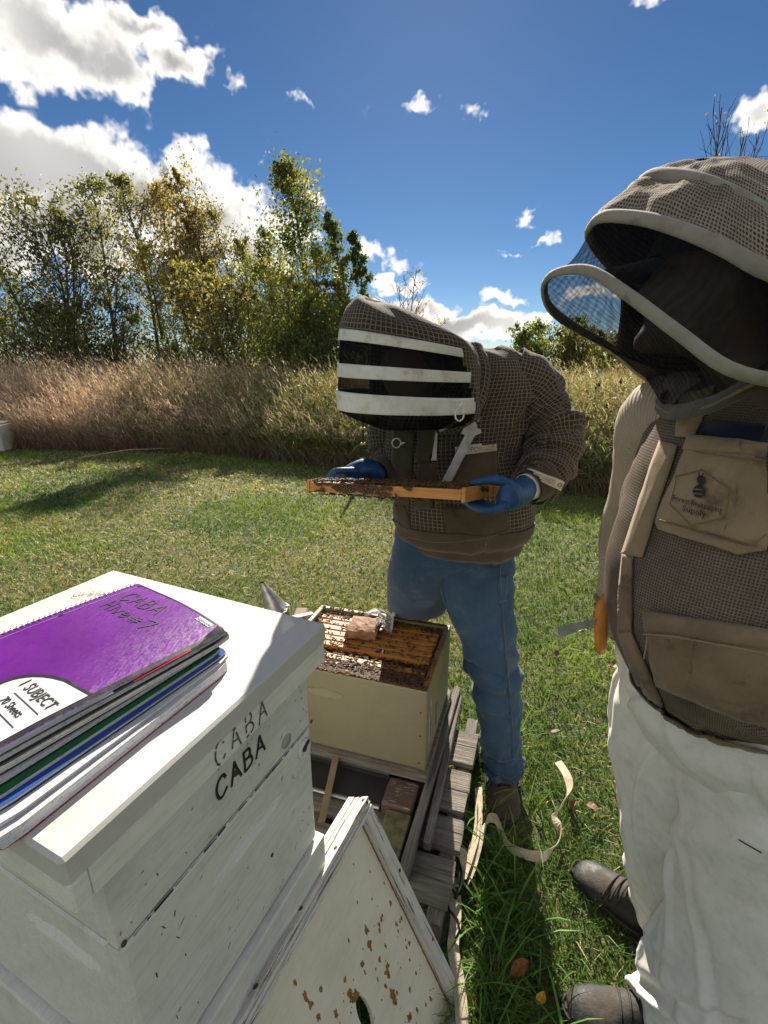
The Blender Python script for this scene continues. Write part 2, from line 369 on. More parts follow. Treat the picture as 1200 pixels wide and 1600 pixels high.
# bent-over thatch at the foot of the meadow
m = 9000; xx, yy, _ = scatter_meadow(m, -.12, .9); m = len(xx); cl = np.where((rng.uniform(0, 1, m) < .45)[:, None], RUST * 1.4, TAN * .8) * rng.uniform(.4, 1.1, (m, 1)); hl = rng.uniform(.12, .5, m)
A.add(*blades(m, xx, yy, np.zeros(m), hl, rng.uniform(.005, .010, m), hl * rng.uniform(.5, 1.3, m), rng.uniform(0, 6.28, m), cl * .7, cl, seg=3))
o = A.build('tall_grass', M_DRY); tag(o, 'tall straw coloured meadow grass with feathery heads behind the lawn', 'tall grass', kind='stuff')

# leafy weeds (goldenrod and aster) through the middle and right of the meadow
A = Acc(); B = Acc()
x, y, d = scatter_meadow(11000, .0, 4.0, (-7, 9)); Lk = leftness(x, y); k = rng.uniform(0, 1, len(x)) > Lk * 1.15; x, y, d = x[k], y[k], d[k]; n = len(x)
h = (1.0 + .4 * fbm(x * .9, y * .9, 15) + rng.normal(0, .12, n)) * np.clip(.42 + d * .5, .3, 1.0); c = jitter(OLIVE * .8, n, .3); ld = rng.uniform(0, 6.28, n)
A.add(*blades(n, x, y, np.zeros(n), h, np.full(n, .009), h * .15, ld, c, c, seg=4))
m = n * 17; i = np.repeat(np.arange(n), 17); f = rng.uniform(.15, 1.0, m); hl = rng.uniform(.03, .085, m); g_ = rng.uniform(0, 1, (m, 1))
cl = np.where(g_ < .55, SAGE * 1.15, np.where(g_ < .85, np.array([.26, .27, .085]), np.array([.27, .18, .09]))) * rng.uniform(.6, 1.4, (m, 1))
A.add(*blades(m, x[i] + np.cos(ld[i]) * h[i] * .15 * f ** 1.7, y[i] + np.sin(ld[i]) * h[i] * .15 * f ** 1.7, h[i] * f * .93, hl * .8, rng.uniform(.015, .034, m), hl * rng.uniform(.6, 1.4, m), rng.uniform(0, 6.28, m), cl, cl * 1.15, seg=2))
m = n * 7; i = rng.integers(0, n, m); cl = np.where(rng.uniform(0, 1, (m, 1)) < .5, np.array([.42, .38, .26]), np.array([.22, .16, .09])) * rng.uniform(.6, 1.2, (m, 1)); hl = rng.uniform(.02, .05, m)
A.add(*blades(m, x[i] + np.cos(ld[i]) * h[i] * .14 + rng.normal(0, .03, m), y[i] + np.sin(ld[i]) * h[i] * .14 + rng.normal(0, .03, m), h[i] * rng.uniform(.84, .97, m), hl, rng.uniform(.01, .024, m), hl, rng.uniform(0, 6.28, m), cl, cl, seg=2))
o = A.build('leafy_weeds', M_GRASS); tag(o, 'green and fading leafy weeds growing through the meadow', 'weeds', kind='stuff')

# meadow further off, thinner and coarser, to the tree line
A = Acc()
n = 26000; x = rng.uniform(-26, 26, n); y = rng.uniform(9, 34, n); k = (y > edge_y(x) + 4) & (np.abs(x) < .86 * y + 1); x, y = x[k], y[k]; n = len(x)
h = 1.1 + .35 * fbm(x * .5, y * .5, 8) + rng.normal(0, .12, n); u = rng.uniform(0, 1, (n, 1)); c = np.where(u < .35, TAN * .9, np.where(u < .85, OLIVE * 1.4, RUST)) * rng.uniform(.6, 1.2, (n, 1))
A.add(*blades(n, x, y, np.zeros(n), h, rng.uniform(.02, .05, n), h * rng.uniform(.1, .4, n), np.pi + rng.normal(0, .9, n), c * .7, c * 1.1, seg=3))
m = 30000; i = rng.integers(0, n, m); hl = rng.uniform(.08, .2, m); cl = c[i] * rng.uniform(.7, 1.3, (m, 1))
A.add(*blades(m, x[i], y[i], h[i] * rng.uniform(.5, .95, m), hl, rng.uniform(.02, .05, m), hl, rng.uniform(0, 6.28, m), cl, cl, seg=2))
o = A.build('far_meadow', M_DRY); tag(o, 'far part of the meadow reaching to the trees', 'tall grass', kind='stuff')

# dark teasel heads standing above the right hand meadow, each its own plant
tm = simple('seed_head_brown', (.06, .04, .028), .9, var=.3, scale=60)
sm = simple('dry_stem', (.20, .15, .08), .9)
def teasel(P, hgt, lean, lab):
    r = empty('seed_head_plant', (P.x, P.y, 0)); tag(r, lab, 'plant', 'dark seed heads above the meadow')
    tip = Vector((lean, 0, hgt)); tube('stem', [(0, 0, 0), (lean * .3, 0, hgt * .5), tip], [.006, .005, .004], sm, r, 5)
    lathe('seed_head', [(.004, 0), (.017, .012), (.021, .035), (.016, .065), (.004, .085)], tm, r, 8, Matrix.Translation(tip))
for k, (px_, py_, Y) in enumerate([(936, 598, 6.6), (945, 594, 6.8), (968, 590, 7.2), (1012, 612, 6.2), (1004, 597, 6.6), (985, 642, 6.0), (960, 628, 6.4), (1020, 600, 6.3), (930, 648, 6.1)]):
    p = PY(px_, py_, Y); teasel(p, p.z - .09, random.uniform(-.1, .1), 'dark brown teasel head on a thin stem above the right hand meadow')

# ------------------------------------------------------------------ trees
def grow_tree(name, base, height, label, cat='tree', group=None, leaves=3600, cols=((.10, .13, .03), (.20, .19, .04)), leaf=.10, spread=.26, crown0=.28, stems=1, droop=0.0, wind=-.06,
              nb=26, seed=0, lean=0.0, clump=.22, r0=None, twig=True, stem_spread=.35, asc=.75, sub=4):
    rg = np.random.default_rng(seed); root = empty(name, (base[0], base[1], 0)); tag(root, label, cat, group)
    TV, TF, tips = [], [], []
    def addtube(path, rad, ns):
        v, f = tube_np(path, rad, ns, cap=False); o = len(TV); TV.extend(v); TF.extend([tuple(i + o for i in q) for q in f])
    r0 = r0 or height * .0115
    for s in range(stems):
        an = rg.uniform(0, 6.28); hs = height * (1 if s == 0 else rg.uniform(.7, .97)); off = Vector((math.cos(an), math.sin(an) * .7, 0)) * (stem_spread * height * .25 if stems > 1 else 0)
        n = 9; ph = rg.uniform(0, 6.28); amp = height * .018
        path = []
        for k in range(n):
            t = k / (n - 1); path.append(Vector((off.x * (t ** .8) + amp * math.sin(ph + t * 5) * t + lean * t * height + wind * height * t ** 3, off.y * t + amp * math.cos(ph + t * 4) * t, hs * t)))
        rr = [r0 * (1 if s == 0 else .75) * (1 - .9 * (k / (n - 1)) ** .9) + .006 for k in range(n)]
        addtube(path, rr, 6)
        P = np.array([tuple(p) for p in path])
        nbs = int(nb / (stems ** .6))
        for b in range(nbs):
            t = crown0 + (1 - crown0) * ((b + rg.uniform(0, 1)) / nbs); t = min(t, .98); fi = t * (n - 1); i0 = min(int(fi), n - 2); p = P[i0] + (P[i0 + 1] - P[i0]) * (fi - i0)
            az_ = b * 2.399 + rg.uniform(-.5, .5); prof = math.sin(math.pi * min(1, max(.08, (t - crown0) / (1 - crown0) * .8 + .2))) ** .7
            ln = height * spread * prof * rg.uniform(.6, 1.2); up = asc * rg.uniform(.6, 1.25)
            d = np.array([math.cos(az_), math.sin(az_), up]); d /= np.linalg.norm(d)
            q = [p]; dd_ = d.copy()
            for k in range(4):
                dd_ = dd_ + np.array([wind * .8, 0, .12 - droop * (k + 1) * .35]) + rg.normal(0, .13, 3); dd_ /= np.linalg.norm(dd_); q.append(q[-1] + dd_ * ln / 4)
            rb = max(.006, r0 * .42 * (1 - t * .75)); addtube([Vector(v) for v in q], [rb * (1 - .2 * k) + .002 for k in range(5)], 4)
            tips += [(q[k], ln * .12) for k in (2, 3, 4)]
            for sidx in range(sub):
                k = rg.integers(1, 4); st = q[k] + (q[k + 1] - q[k]) * rg.uniform(0, 1); sd = dd_ + rg.normal(0, .65, 3) + np.array([wind, 0, .15 - droop]); sd /= np.linalg.norm(sd); l2 = ln * rg.uniform(.25, .5)
                m1 = st + sd * l2 * .5; e = st + sd * l2 + np.array([wind * l2, 0, -droop * l2 * .4])
                addtube([Vector(st), Vector(m1), Vector(e)], [rb * .4 + .002, rb * .25 + .002, .002], 3); tips += [(m1, l2 * .3), (e, l2 * .35)]
    mesh('trunk', TV, TF, M_BARK, root, True)
    if leaves:
        leaves, leaf = (int(leaves * 1.35), leaf * .80) if leaves > 1000 else (leaves, leaf)
        tp = np.array([t[0] for t in tips]); tr = np.array([t[1] for t in tips]); w = np.clip(rg.normal(1, .55, len(tp)), .05, 3); w /= w.sum()
        i = rg.choice(len(tp), leaves, p=w); sg = np.maximum(tr[i], .04) * clump / .22
        c0 = tp[i] + rg.normal(0, 1, (leaves, 3)) * sg[:, None] * np.array([1.1, 1.1, .9]) + np.array([wind * .6, 0, -droop * .2]) * rg.uniform(0, 1, (leaves, 1))
        a = rg.normal(0, 1, (leaves, 3)) + np.array([wind * 6, 0, -.7]); a /= np.linalg.norm(a, axis=1)[:, None]; b_ = np.cross(a, rg.normal(0, 1, (leaves, 3))); b_ /= np.linalg.norm(b_, axis=1)[:, None]
        s = leaf * rg.uniform(.55, 1.3, (leaves, 1)); V = np.stack([c0 - a * s * .5, c0 + b_ * s * .26, c0 + a * s * .5, c0 - b_ * s * .26], 1).reshape(-1, 3)
        T = np.arange(leaves * 4).reshape(-1, 4); T = np.concatenate([T[:, [0, 1, 2]], T[:, [0, 2, 3]]])
        tone = np.clip(.5 + .8 * (fbm(tp[:, 0] * .8 + seed, tp[:, 2] * .8, seed, 3) - .5) * 2 + rg.normal(0, .18, len(tp)), 0, 1)[i][:, None]
        tone = np.clip(tone + rg.normal(0, .18, (leaves, 1)), 0, 1); c = (np.array(cols[0]) * (1 - tone) + np.array(cols[1]) * tone) * rg.uniform(.9, 2.0, (leaves, 1))
        np_mesh('crown', V, T, M_LEAF, root, np.repeat(c, 4, 0))
    return root
def tree_px(px_, topy, Y, **kw):
    p = PY(px_, topy, Y); b = (p.x - kw.get('lean', 0) * p.z - kw.get('wind', -.06) * p.z, Y); return grow_tree(base=b, height=p.z, **kw)
DK = ((.05, .065, .025), (.13, .13, .045)); OLV = ((.07, .085, .03), (.18, .17, .06)); YEL = ((.13, .125, .045), (.29, .225, .075)); GRN = ((.06, .09, .03), (.15, .18, .055)); LIMEC = ((.12, .15, .03), (.28, .29, .07)); BRN = ((.12, .09, .04), (.22, .15, .05))
G1 = 'trees at the edge of the wood'
# left-hand wood, nearer row
tree_px(20, 300, 14.5, name='willow_tree', label='dark spreading tree at the far left edge of the wood', group=G1, leaves=6480, cols=DK, leaf=.13, spread=.34, crown0=.12, stems=4, nb=60, seed=1, asc=.9, stem_spread=.9)
tree_px(-120, 330, 15, name='willow_tree', label='dark tree cut by the left edge of the picture', group=G1, leaves=5040, cols=DK, leaf=.13, spread=.32, crown0=.12, stems=3, nb=45, seed=2, stem_spread=.9)
tree_px(110, 420, 14.0, name='willow_tree', label='low many-stemmed dark bush tree in front of the tall thin trees', group=G1, leaves=3744, cols=DK, leaf=.12, spread=.36, crown0=.08, stems=5, nb=60, seed=3, stem_spread=1.2)
tree_px(135, 292, 17.5, name='ash_tree', label='tall thin grey-leaved tree, left one of the airy pair', group=G1, leaves=2592, cols=((.10, .12, .06), (.22, .22, .11)), leaf=.13, spread=.25, crown0=.42, nb=34, seed=4, asc=1.0, wind=-.03)
tree_px(192, 282, 17.0, name='ash_tree', label='tall thin grey-leaved tree, right one of the airy pair', group=G1, leaves=2736, cols=((.10, .12, .06), (.22, .22, .11)), leaf=.13, spread=.24, crown0=.42, nb=34, seed=5, asc=1.0, lean=-.05, wind=-.02)
tree_px(262, 285, 18.0, name='poplar_tree', label='yellowing upright tree, left one of the two golden crowns', group=G1, leaves=3744, cols=YEL, leaf=.14, spread=.20, crown0=.33, nb=38, seed=6, asc=1.5, stems=2, stem_spread=.3)
tree_px(303, 276, 18.0, name='poplar_tree', label='yellowing upright tree, right one of the two golden crowns', group=G1, leaves=3744, cols=YEL, leaf=.14, spread=.20, crown0=.33, nb=38, seed=7, asc=1.5, stems=2, stem_spread=.3)
tree_px(345, 330, 18.5, name='poplar_tree', label='olive green tree just right of the golden crowns', group=G1, leaves=3600, cols=OLV, leaf=.13, spread=.22, crown0=.3, nb=36, seed=8, asc=1.3, stems=2)
tree_px(225, 390, 16.0, name='ash_tree', label='short yellow-green tree between the thin dark trunks', group=G1, leaves=1584, cols=((.16, .17, .03), (.34, .30, .05)), leaf=.12, spread=.28, crown0=.35, nb=24, seed=9)
tree_px(395, 365, 17.0, name='poplar_tree', label='green tree with rusty tip left of the tallest windblown tree', group=G1, leaves=4464, cols=GRN, leaf=.13, spread=.26, crown0=.25, nb=40, seed=10, asc=1.1, stems=2)
tree_px(438, 262, 15.5, name='cottonwood_tree', label='tallest windblown tree with leaves streaming to the left', group=G1, leaves=3744, cols=((.06, .10, .025), (.20, .19, .05)), leaf=.15, spread=.24, crown0=.3, nb=34, seed=11, asc=1.5, wind=-.10, stems=1)
tree_px(517, 335, 15.0, name='cottonwood_tree', label='slender windblown sapling between the tallest tree and the striped veil', group=G1, leaves=2736, cols=((.05, .09, .03), (.15, .17, .05)), leaf=.14, spread=.13, crown0=.25, nb=30, seed=12, asc=1.8, wind=-.08)
tree_px(556, 362, 15.0, name='cottonwood_tree', label='slender sapling nearest to the striped veil', group=G1, leaves=2304, cols=((.05, .09, .03), (.14, .16, .05)), leaf=.14, spread=.11, crown0=.22, nb=28, seed=13, asc=1.8, wind=-.04)
tree_px(425, 440, 12.8, name='understorey_tree', label='bright yellow-green shrub in front of the wood', group=G1, leaves=5040, cols=LIMEC, leaf=.11, spread=.36, crown0=.12, stems=4, nb=48, seed=14, stem_spread=1.0)
tree_px(500, 470, 12.4, name='understorey_tree', label='mid green shrub beside the striped veil in front of the wood', group=G1, leaves=3744, cols=GRN, leaf=.10, spread=.32, crown0=.1, stems=4, nb=40, seed=15, stem_spread=1.0)
tree_px(355, 420, 13.5, name='understorey_tree', label='olive shrub left of the bright yellow-green shrub', group=G1, leaves=4200, cols=OLV, leaf=.12, spread=.34, crown0=.15, stems=4, nb=44, seed=16, stem_spread=1.0)
tree_px(470, 400, 14.0, name='understorey_tree', label='tall yellow-green sapling clump below the tallest windblown tree', group=G1, leaves=5200, cols=LIMEC, leaf=.12, spread=.27, crown0=.15, stems=3, nb=44, seed=17, stem_spread=.8, asc=1.2)
tree_px(545, 440, 13.0, name='understorey_tree', label='grey-green sapling clump right behind the striped veil', group=G1, leaves=3800, cols=OLV, leaf=.11, spread=.27, crown0=.12, stems=3, nb=40, seed=18, stem_spread=.8, asc=1.3)
tree_px(300, 400, 16.5, name='ash_tree', label='yellow-leaved young tree below the golden crowns', group=G1, leaves=3600, cols=YEL, leaf=.13, spread=.28, crown0=.3, nb=36, seed=19, stems=2)
GU = 'undergrowth bushes at the foot of the wood'
for k, (px_, ty, cols, lab) in enumerate([(-30, 505, DK, 'dark undergrowth bush at the far left foot of the wood'), (60, 500, OLV, 'olive undergrowth bush, second from the left at the foot of the wood'), (150, 535, DK, 'dark undergrowth bush under the airy pair of trees'), (235, 535, OLV, 'olive undergrowth bush under the golden crowns'), (310, 530, GRN, 'green undergrowth bush right of the golden crowns'), (380, 505, LIMEC, 'yellow-green undergrowth bush left of the bright shrub'), (450, 512, GRN, 'green undergrowth bush under the tallest windblown tree'), (530, 515, OLV, 'olive undergrowth bush nearest to the striped veil')]):
    tree_px(px_, ty, 12.6 + .5 * (k % 3), name='undergrowth_bush', label=lab, cat='bush', group=GU, leaves=1300, cols=cols, leaf=.12, spread=.50, crown0=.05, stems=5, nb=40, seed=80 + k, wind=-.02, r0=.02, stem_spread=1.6, sub=3, asc=1.0)
# row behind, closing the wood
G2 = 'trees deeper in the wood'
LB = ['dark tree in the back row of the wood, leftmost', 'dark tree in the back row of the wood, second from the left', 'dark tree in the back row of the wood, third from the left', 'dark tree in the back row of the wood, fourth from the left', 'dark tree in the back row of the wood, fifth from the left', 'dark tree in the back row of the wood, sixth from the left', 'dark tree in the back row of the wood, rightmost']
for k, (px_, ty) in enumerate([(-40, 400), (70, 420), (160, 440), (250, 420), (330, 430), (410, 430), (490, 450)]):
    tree_px(px_, ty, 22 + (k % 3) * 1.2, name='wood_tree', label=LB[k], group=G2, leaves=1700, cols=[DK, OLV, DK, GRN][k % 4], leaf=.17, spread=.30, crown0=.08, stems=3, nb=34, seed=20 + k, stem_spread=.9, sub=3)
# bare grey tree behind the striped veil, bushes on the right, bare tree at the right edge
tree_px(618, 425, 16, name='bare_tree', label='bare grey twiggy tree behind the striped veil', group=None, leaves=160, cols=BRN, leaf=.10, spread=.30, crown0=.15, stems=3, nb=44, seed=31, wind=0, r0=.03, stem_spread=.8, sub=6)
tree_px(672, 500, 17, name='bare_tree', label='low bare bush with a few yellow leaves right of the grey twiggy tree', leaves=700, cols=YEL, leaf=.10, spread=.34, crown0=.1, stems=4, nb=36, seed=32, wind=0, r0=.02, stem_spread=1.0, sub=5)
G3 = 'bushes beyond the right hand meadow'
for k, (px_, ty, Y, cols, lab) in enumerate([(838, 508, 20, GRN, 'green bush, left end of the row beyond the meadow'), (872, 502, 21, GRN, 'green bush, second in the row beyond the meadow'), (905, 512, 20, OLV, 'olive bush, third in the row beyond the meadow'), (942, 520, 21, ((.10, .12, .04), (.24, .22, .07)), 'yellowish bush, fourth in the row beyond the meadow'), (985, 525, 22, OLV, 'olive bush beyond the meadow, fifth of the row, by the net veil'), (1060, 515, 22, GRN, 'green bush beyond the meadow, last of the row'),
                                     (800, 545, 26, BRN, 'low brown bush beyond the meadow just above the bent shoulder'), (757, 548, 27, BRN, 'low brown bush beyond the meadow nearest to the hood')]):
    tree_px(px_, ty, Y, name='bush', label=lab, cat='bush', group=G3, leaves=3600 if k < 6 else 900, cols=cols, leaf=.16, spread=.36, crown0=.05, stems=5, nb=40, seed=40 + k, wind=-.02, r0=.03, stem_spread=1.1, sub=3, asc=1.2)
tree_px(1168, 158, 9.0, name='bare_sapling', label='thin bare sapling rising above the right hand hood', leaves=90, cols=((.16, .08, .05), (.26, .14, .08)), leaf=.06, spread=.20, crown0=.5, stems=6, nb=40, seed=60, wind=0, r0=.016, stem_spread=.3, asc=1.8, sub=2)
# ------------------------------------------------------------------ materials of the apiary
def paintmat(name, col, dirt=(.20, .19, .15), chips=.0, grain=(6, 60, 60), rough=.55, gs=.25, chipcol=(.16, .13, .10)):
    m, g, b = newmat(name); co = objco(g)
    n1 = g.noise(co, 9, 6, .65); n2 = g.noise(g.mapping(co, grain), 3, 6, .6); n3 = g.noise(co, 90, 4, .7)
    c = g.mix(g.maprange(n1, .42, .80), (*col, 1), tuple(.62 * x + .38 * d for x, d in zip(col, dirt)) + (1,))
    c = g.mix(g.math('MULTIPLY', g.maprange(n2, .47, .72), .42), c, tuple(.5 * x + .5 * d for x, d in zip(col, dirt)) + (1,))
    c = g.mix(g.maprange(n3, .70, .78), c, (*dirt, 1))
    if chips:
        n4 = g.noise(g.mapping(co, grain, loc=(3, 1, 2)), 5, 8, .75); c = g.mix(g.maprange(n4, .74 - chips, .76 - chips), c, (*chipcol, 1))
    g.put(b.inputs['Base Color'], c); b.inputs['Roughness'].default_value = rough; b.inputs['Specular IOR Level'].default_value = .4
    bump(g, b, g.math('ADD', g.math('MULTIPLY', n2, .7), g.math('MULTIPLY', n3, .4)), gs, .003); return m
M_RIM = paintmat('white_rim_paint', (.82, .81, .75), dirt=(.34, .32, .27), chips=.02, grain=(3, 60, 60), gs=.3)
M_WHITE = paintmat('white_hive_paint', (.74, .745, .705), dirt=(.24, .23, .19), chips=.06, grain=(4, 70, 70), gs=.5, chipcol=(.30, .27, .22))
M_WHITE_TOP = paintmat('white_lid_paint', (.58, .57, .53), dirt=(.40, .37, .28), gs=.12)
M_OLD = paintmat('weathered_white_paint', (.68, .66, .60), dirt=(.13, .11, .09), chips=.17, grain=(1.2, 26, 26), gs=.7, rough=.75)
M_YEL = paintmat('pale_olive_paint', (.225, .205, .13), dirt=(.16, .14, .08), chips=.02, rough=.5)
M_PANEL = paintmat('cream_panel_paint', (.78, .75, .61), dirt=(.52, .42, .18), gs=.08)
def woodmat(name, c1, c2, scale=(2, 40, 40), rough=.8, gs=.6, dark=(.03, .025, .02)):
    m, g, b = newmat(name); co = objco(g); n = g.noise(g.mapping(co, scale), 2.2, 6, .65, .6); n2 = g.noise(co, 12, 5); n3 = g.noise(g.mapping(co, scale), 7, 4, .7)
    c = g.mix(g.maprange(n, .3, .7), (*c1, 1), (*c2, 1)); c = g.mix(g.maprange(n3, .62, .72), c, (*dark, 1)); c = g.mix(g.math('MULTIPLY', g.maprange(n2, .4, .7), .4), c, (*c1, 1))
    g.put(b.inputs['Base Color'], c); b.inputs['Roughness'].default_value = rough; bump(g, b, g.math('ADD', n, n3), gs, .006); return m
M_PALLET = woodmat('grey_pallet_wood', (.10, .085, .07), (.27, .24, .20), gs=.9)
M_PALLETY = woodmat('grey_pallet_wood_long', (.09, .08, .07), (.24, .22, .19), scale=(40, 2, 40), gs=.9)
M_FRAME = woodmat('honey_stained_pine', (.42, .16, .03), (.60, .28, .07), scale=(3, 60, 60), rough=.5, gs=.2, dark=(.26, .10, .03))
M_FRAMED = woodmat('propolised_pine', (.16, .06, .02), (.36, .16, .05), scale=(3, 60, 60), rough=.45, gs=.3)
M_BLOCK = paintmat('flaking_red_brown_paint', (.11, .07, .055), dirt=(.03, .025, .02), chips=.15, chipcol=(.45, .43, .38), gs=.6)
M_COMB = simple('wax_comb', (.10, .055, .02), .6, var=.5, scale=120, bmp=.8)
M_DARK = simple('dark_plastic', (.02, .021, .022), .45, var=.2)
M_STEEL = simple('tinned_steel', (.45, .43, .39), .38, metal=.85, var=.3, scale=25, bmp=.1)
M_TOOL = simple('worn_tool_steel', (.42, .42, .41), .45, metal=.25, var=.25, scale=30, bmp=.12)
M_SCREW = simple('rusty_screw', (.12, .05, .03), .7, metal=.4)
M_BLACK = simple('marker_black', (.012, .012, .014), .6, var=.1)
M_FADED = simple('marker_faded', (.10, .10, .10), .7, var=.5, scale=180)
M_PROP = simple('propolis', (.30, .14, .022), .5, var=.5, scale=200, bmp=.5)
M_STRAP = simple('tan_webbing', (.47, .40, .29), .85, var=.18, scale=30, bmp=.5, bscale=900)
M_BLKM = simple('black_steel', (.015, .015, .016), .4, metal=.5)
M_PAPERW = simple('greaseproof_paper', (.46, .44, .41), .8, var=.12, scale=40, bmp=.6, bscale=50)
M_PAPERB = simple('oily_brown_paper', (.24, .115, .055), .75, var=.35, scale=30, bmp=.6, bscale=60)

# hand lettering: strokes in a unit box, drawn as flat ribbons
LET = {'C': [[(.95, .8), (.75, .97), (.45, .98), (.15, .75), (.05, .42), (.15, .12), (.45, 0), (.8, .1), (.95, .25)]],
       'A': [[(0, 0), (.28, .52), (.52, 1)], [(.52, 1), (.72, .5), (1, 0)], [(.18, .38), (.82, .36)]],
       'B': [[(.1, 0), (.1, .5), (.12, 1)], [(.12, 1), (.6, .98), (.78, .78), (.62, .57), (.12, .52)], [(.12, .52), (.7, .48), (.92, .25), (.7, .03), (.1, 0)]],
       'H': [[(.05, 0), (.08, 1)], [(.9, 0), (.88, 1)], [(.05, .5), (.9, .54)]], 'i': [[(.3, 0), (.35, .55)], [(.38, .74), (.4, .8)]], 'v': [[(0, .6), (.4, 0), (.85, .62)]],
       'e': [[(.1, .3), (.8, .34), (.7, .58), (.35, .6), (.08, .3), (.3, 0), (.8, .08)]], '#': [[(.2, 0), (.4, .7)], [(.55, 0), (.75, .7)], [(0, .45), (.95, .5)], [(0, .2), (.9, .24)]],
       '7': [[(0, .9), (.85, 1), (.3, 0)]], '1': [[(.3, 0), (.3, 1)]], '5': [[(.9, 1), (.2, 1), (.2, .6), (.7, .6), (.8, .25), (.2, 0)]], '8': [[(.5, .5), (.2, .75), (.5, 1), (.8, .75), (.5, .5), (.15, .25), (.5, 0), (.85, .25), (.5, .5)]], 'O': [[(.5 + .5 * math.cos(a * .42), .5 + .5 * math.sin(a * .42)) for a in range(16)]]}
def strokes(name, text, place, size, adv, mat, parent, width=.004, wob=.03, skip=None):
    """place(u, v) -> (point, normal) on the surface; size = (letter width, height); text runs along u"""
    rs = random.Random(len(text) * 7 + 3); V, F = [], []
    x = 0.0
    for k, ch in enumerate(text):
        if ch == ' ': x += adv * .6; continue
        for st in LET[ch]:
            pts = [(x + (a + rs.uniform(-wob, wob)) * size[0], (b + rs.uniform(-wob, wob)) * size[1]) for a, b in st]
            pts = crom(pts, max(5, 4 * len(pts)))
            for j in range(len(pts) - 1):
                if skip and skip(ch, k, j, rs): continue
                (a0, b0), (a1, b1) = pts[j], pts[j + 1]; dx, dy = a1 - a0, b1 - b0; l = math.hypot(dx, dy) or 1e-6; ex, ey = dx / l * width * .35, dy / l * width * .35; nx_, ny_ = -dy / l * width / 2, dx / l * width / 2
                o = len(V)
                for (a, b) in ((a0 - ex + nx_, b0 - ey + ny_), (a0 - ex - nx_, b0 - ey - ny_), (a1 + ex - nx_, b1 + ey - ny_), (a1 + ex + nx_, b1 + ey + ny_)):
                    p, n = place(a, b); V.append(p + n * (.0006 + .00005 * (len(F) % 7)))
                F.append((o, o + 1, o + 2, o + 3))
        x += adv * (.55 if ch in 'i' else 1)
    return mesh(name, V, F, mat, parent)
def text_mesh(name, body, size, M, mat, parent, extrude=.0002, xs=1.0, shear=0.0, align='CENTER'):
    c = bpy.data.curves.new(name, 'FONT'); c.body = body; c.size = size; c.extrude = extrude; c.align_x = align; c.shear = shear; c.resolution_u = 3
    t = bpy.data.objects.new(name, c); COL.objects.link(t); dg = bpy.context.evaluated_depsgraph_get(); me = bpy.data.meshes.new_from_object(t.evaluated_get(dg))
    bpy.data.objects.remove(t); me.materials.clear(); me.materials.append(mat)
    me.transform(M @ Matrix.Diagonal((xs, 1, 1, 1))); return link(bpy.data.objects.new(name, me), parent)
def frame_M(o, x, n):
    x = Vector(x).normalized(); n = Vector(n).normalized(); y = n.cross(x).normalized(); x = y.cross(n)
    return Matrix(((x.x, y.x, n.x, o[0]), (x.y, y.y, n.y, o[1]), (x.z, y.z, n.z, o[2]), (0, 0, 0, 1)))
def panel(name, o, ux, uz, w, h, th, mat, parent, scoops=(), step=.006, edge=.0025, seed=0):
    """board whose outer face carries scooped hand-holds; o = lower corner of the outer face, ux/uz its axes, thickness goes inward"""
    ux, uz = Vector(ux), Vector(uz); nn = ux.cross(uz).normalized(); nu, nv = max(2, int(w / step)), max(2, int(h / step))
    if not scoops: nu, nv = max(4, int(w / .03)), max(3, int(h / .03))
    V, F = [], []; rs = np.random.default_rng(seed)
    for j in range(nv + 1):
        for i in range(nu + 1):
            u, v = w * i / nu, h * j / nv; d = 0
            for (cx, cy, rx, ry, dep) in scoops:
                q = ((u - cx) / rx) ** 2; 
                if q < 1:
                    yy = (v - cy) / (ry * math.sqrt(1 - q))
                    if -1 < yy < 1: d = dep * (1 - q) ** .6 * (min(1, (yy + 1) * .62) if yy < .55 else (1 - yy) / .45 * .96)
            if i in (0, nu) or j in (0, nv): d += edge
            V.append(Vector(o) + ux * u + uz * v - nn * d)
    W1 = nu + 1
    F = [(j * W1 + i, j * W1 + i + 1, (j + 1) * W1 + i + 1, (j + 1) * W1 + i) for j in range(nv) for i in range(nu)]
    b0 = len(V)
    ring = [i for i in range(nu + 1)] + [j * W1 + nu for j in range(1, nv + 1)] + [nv * W1 + i for i in range(nu - 1, -1, -1)] + [j * W1 for j in range(nv - 1, 0, -1)]
    for k in ring: V.append(V[k] - nn * (th - edge))
    m = len(ring)
    for k in range(m): F.append((ring[(k + 1) % m], ring[k], b0 + k, b0 + (k + 1) % m))
    F.append(tuple(b0 + k for k in range(m))[::-1])
    return mesh(name, V, F, mat, parent)

# ------------------------------------------------------------------ white hive, front left
HV_O, HV_A = Vector((-.291, .317, 0)), R(65.3)
hv = empty('white_beehive', HV_O, HV_A); tag(hv, 'white painted beehive at the front left with marker lettering on its side', 'beehive')
HV_M = Matrix.Translation(HV_O) @ Matrix.Rotation(HV_A, 4, 'Z'); HV_I = HV_M.inverted()
LX, LY = .457, .535
lid = box('lid_top', (0, 0, 1.035), (LX, LY, 1.07), M_WHITE_TOP, hv, .004)
tag(lid, 'white lid cover lying on the hive')
for nm, lo, hi in (('lid_rim', (.003, .003, .997), (.022, LY - .003, 1.0345)), ('lid_rim', (LX - .022, .003, .997), (LX - .003, LY - .003, 1.0345)), ('lid_rim', (.0225, .003, .997), (LX - .0225, .022, 1.0345)), ('lid_rim', (.0225, LY - .022, .997), (LX - .0225, LY - .003, 1.0345))):
    box(nm, lo, hi, M_RIM, hv, .002)
I0 = .026
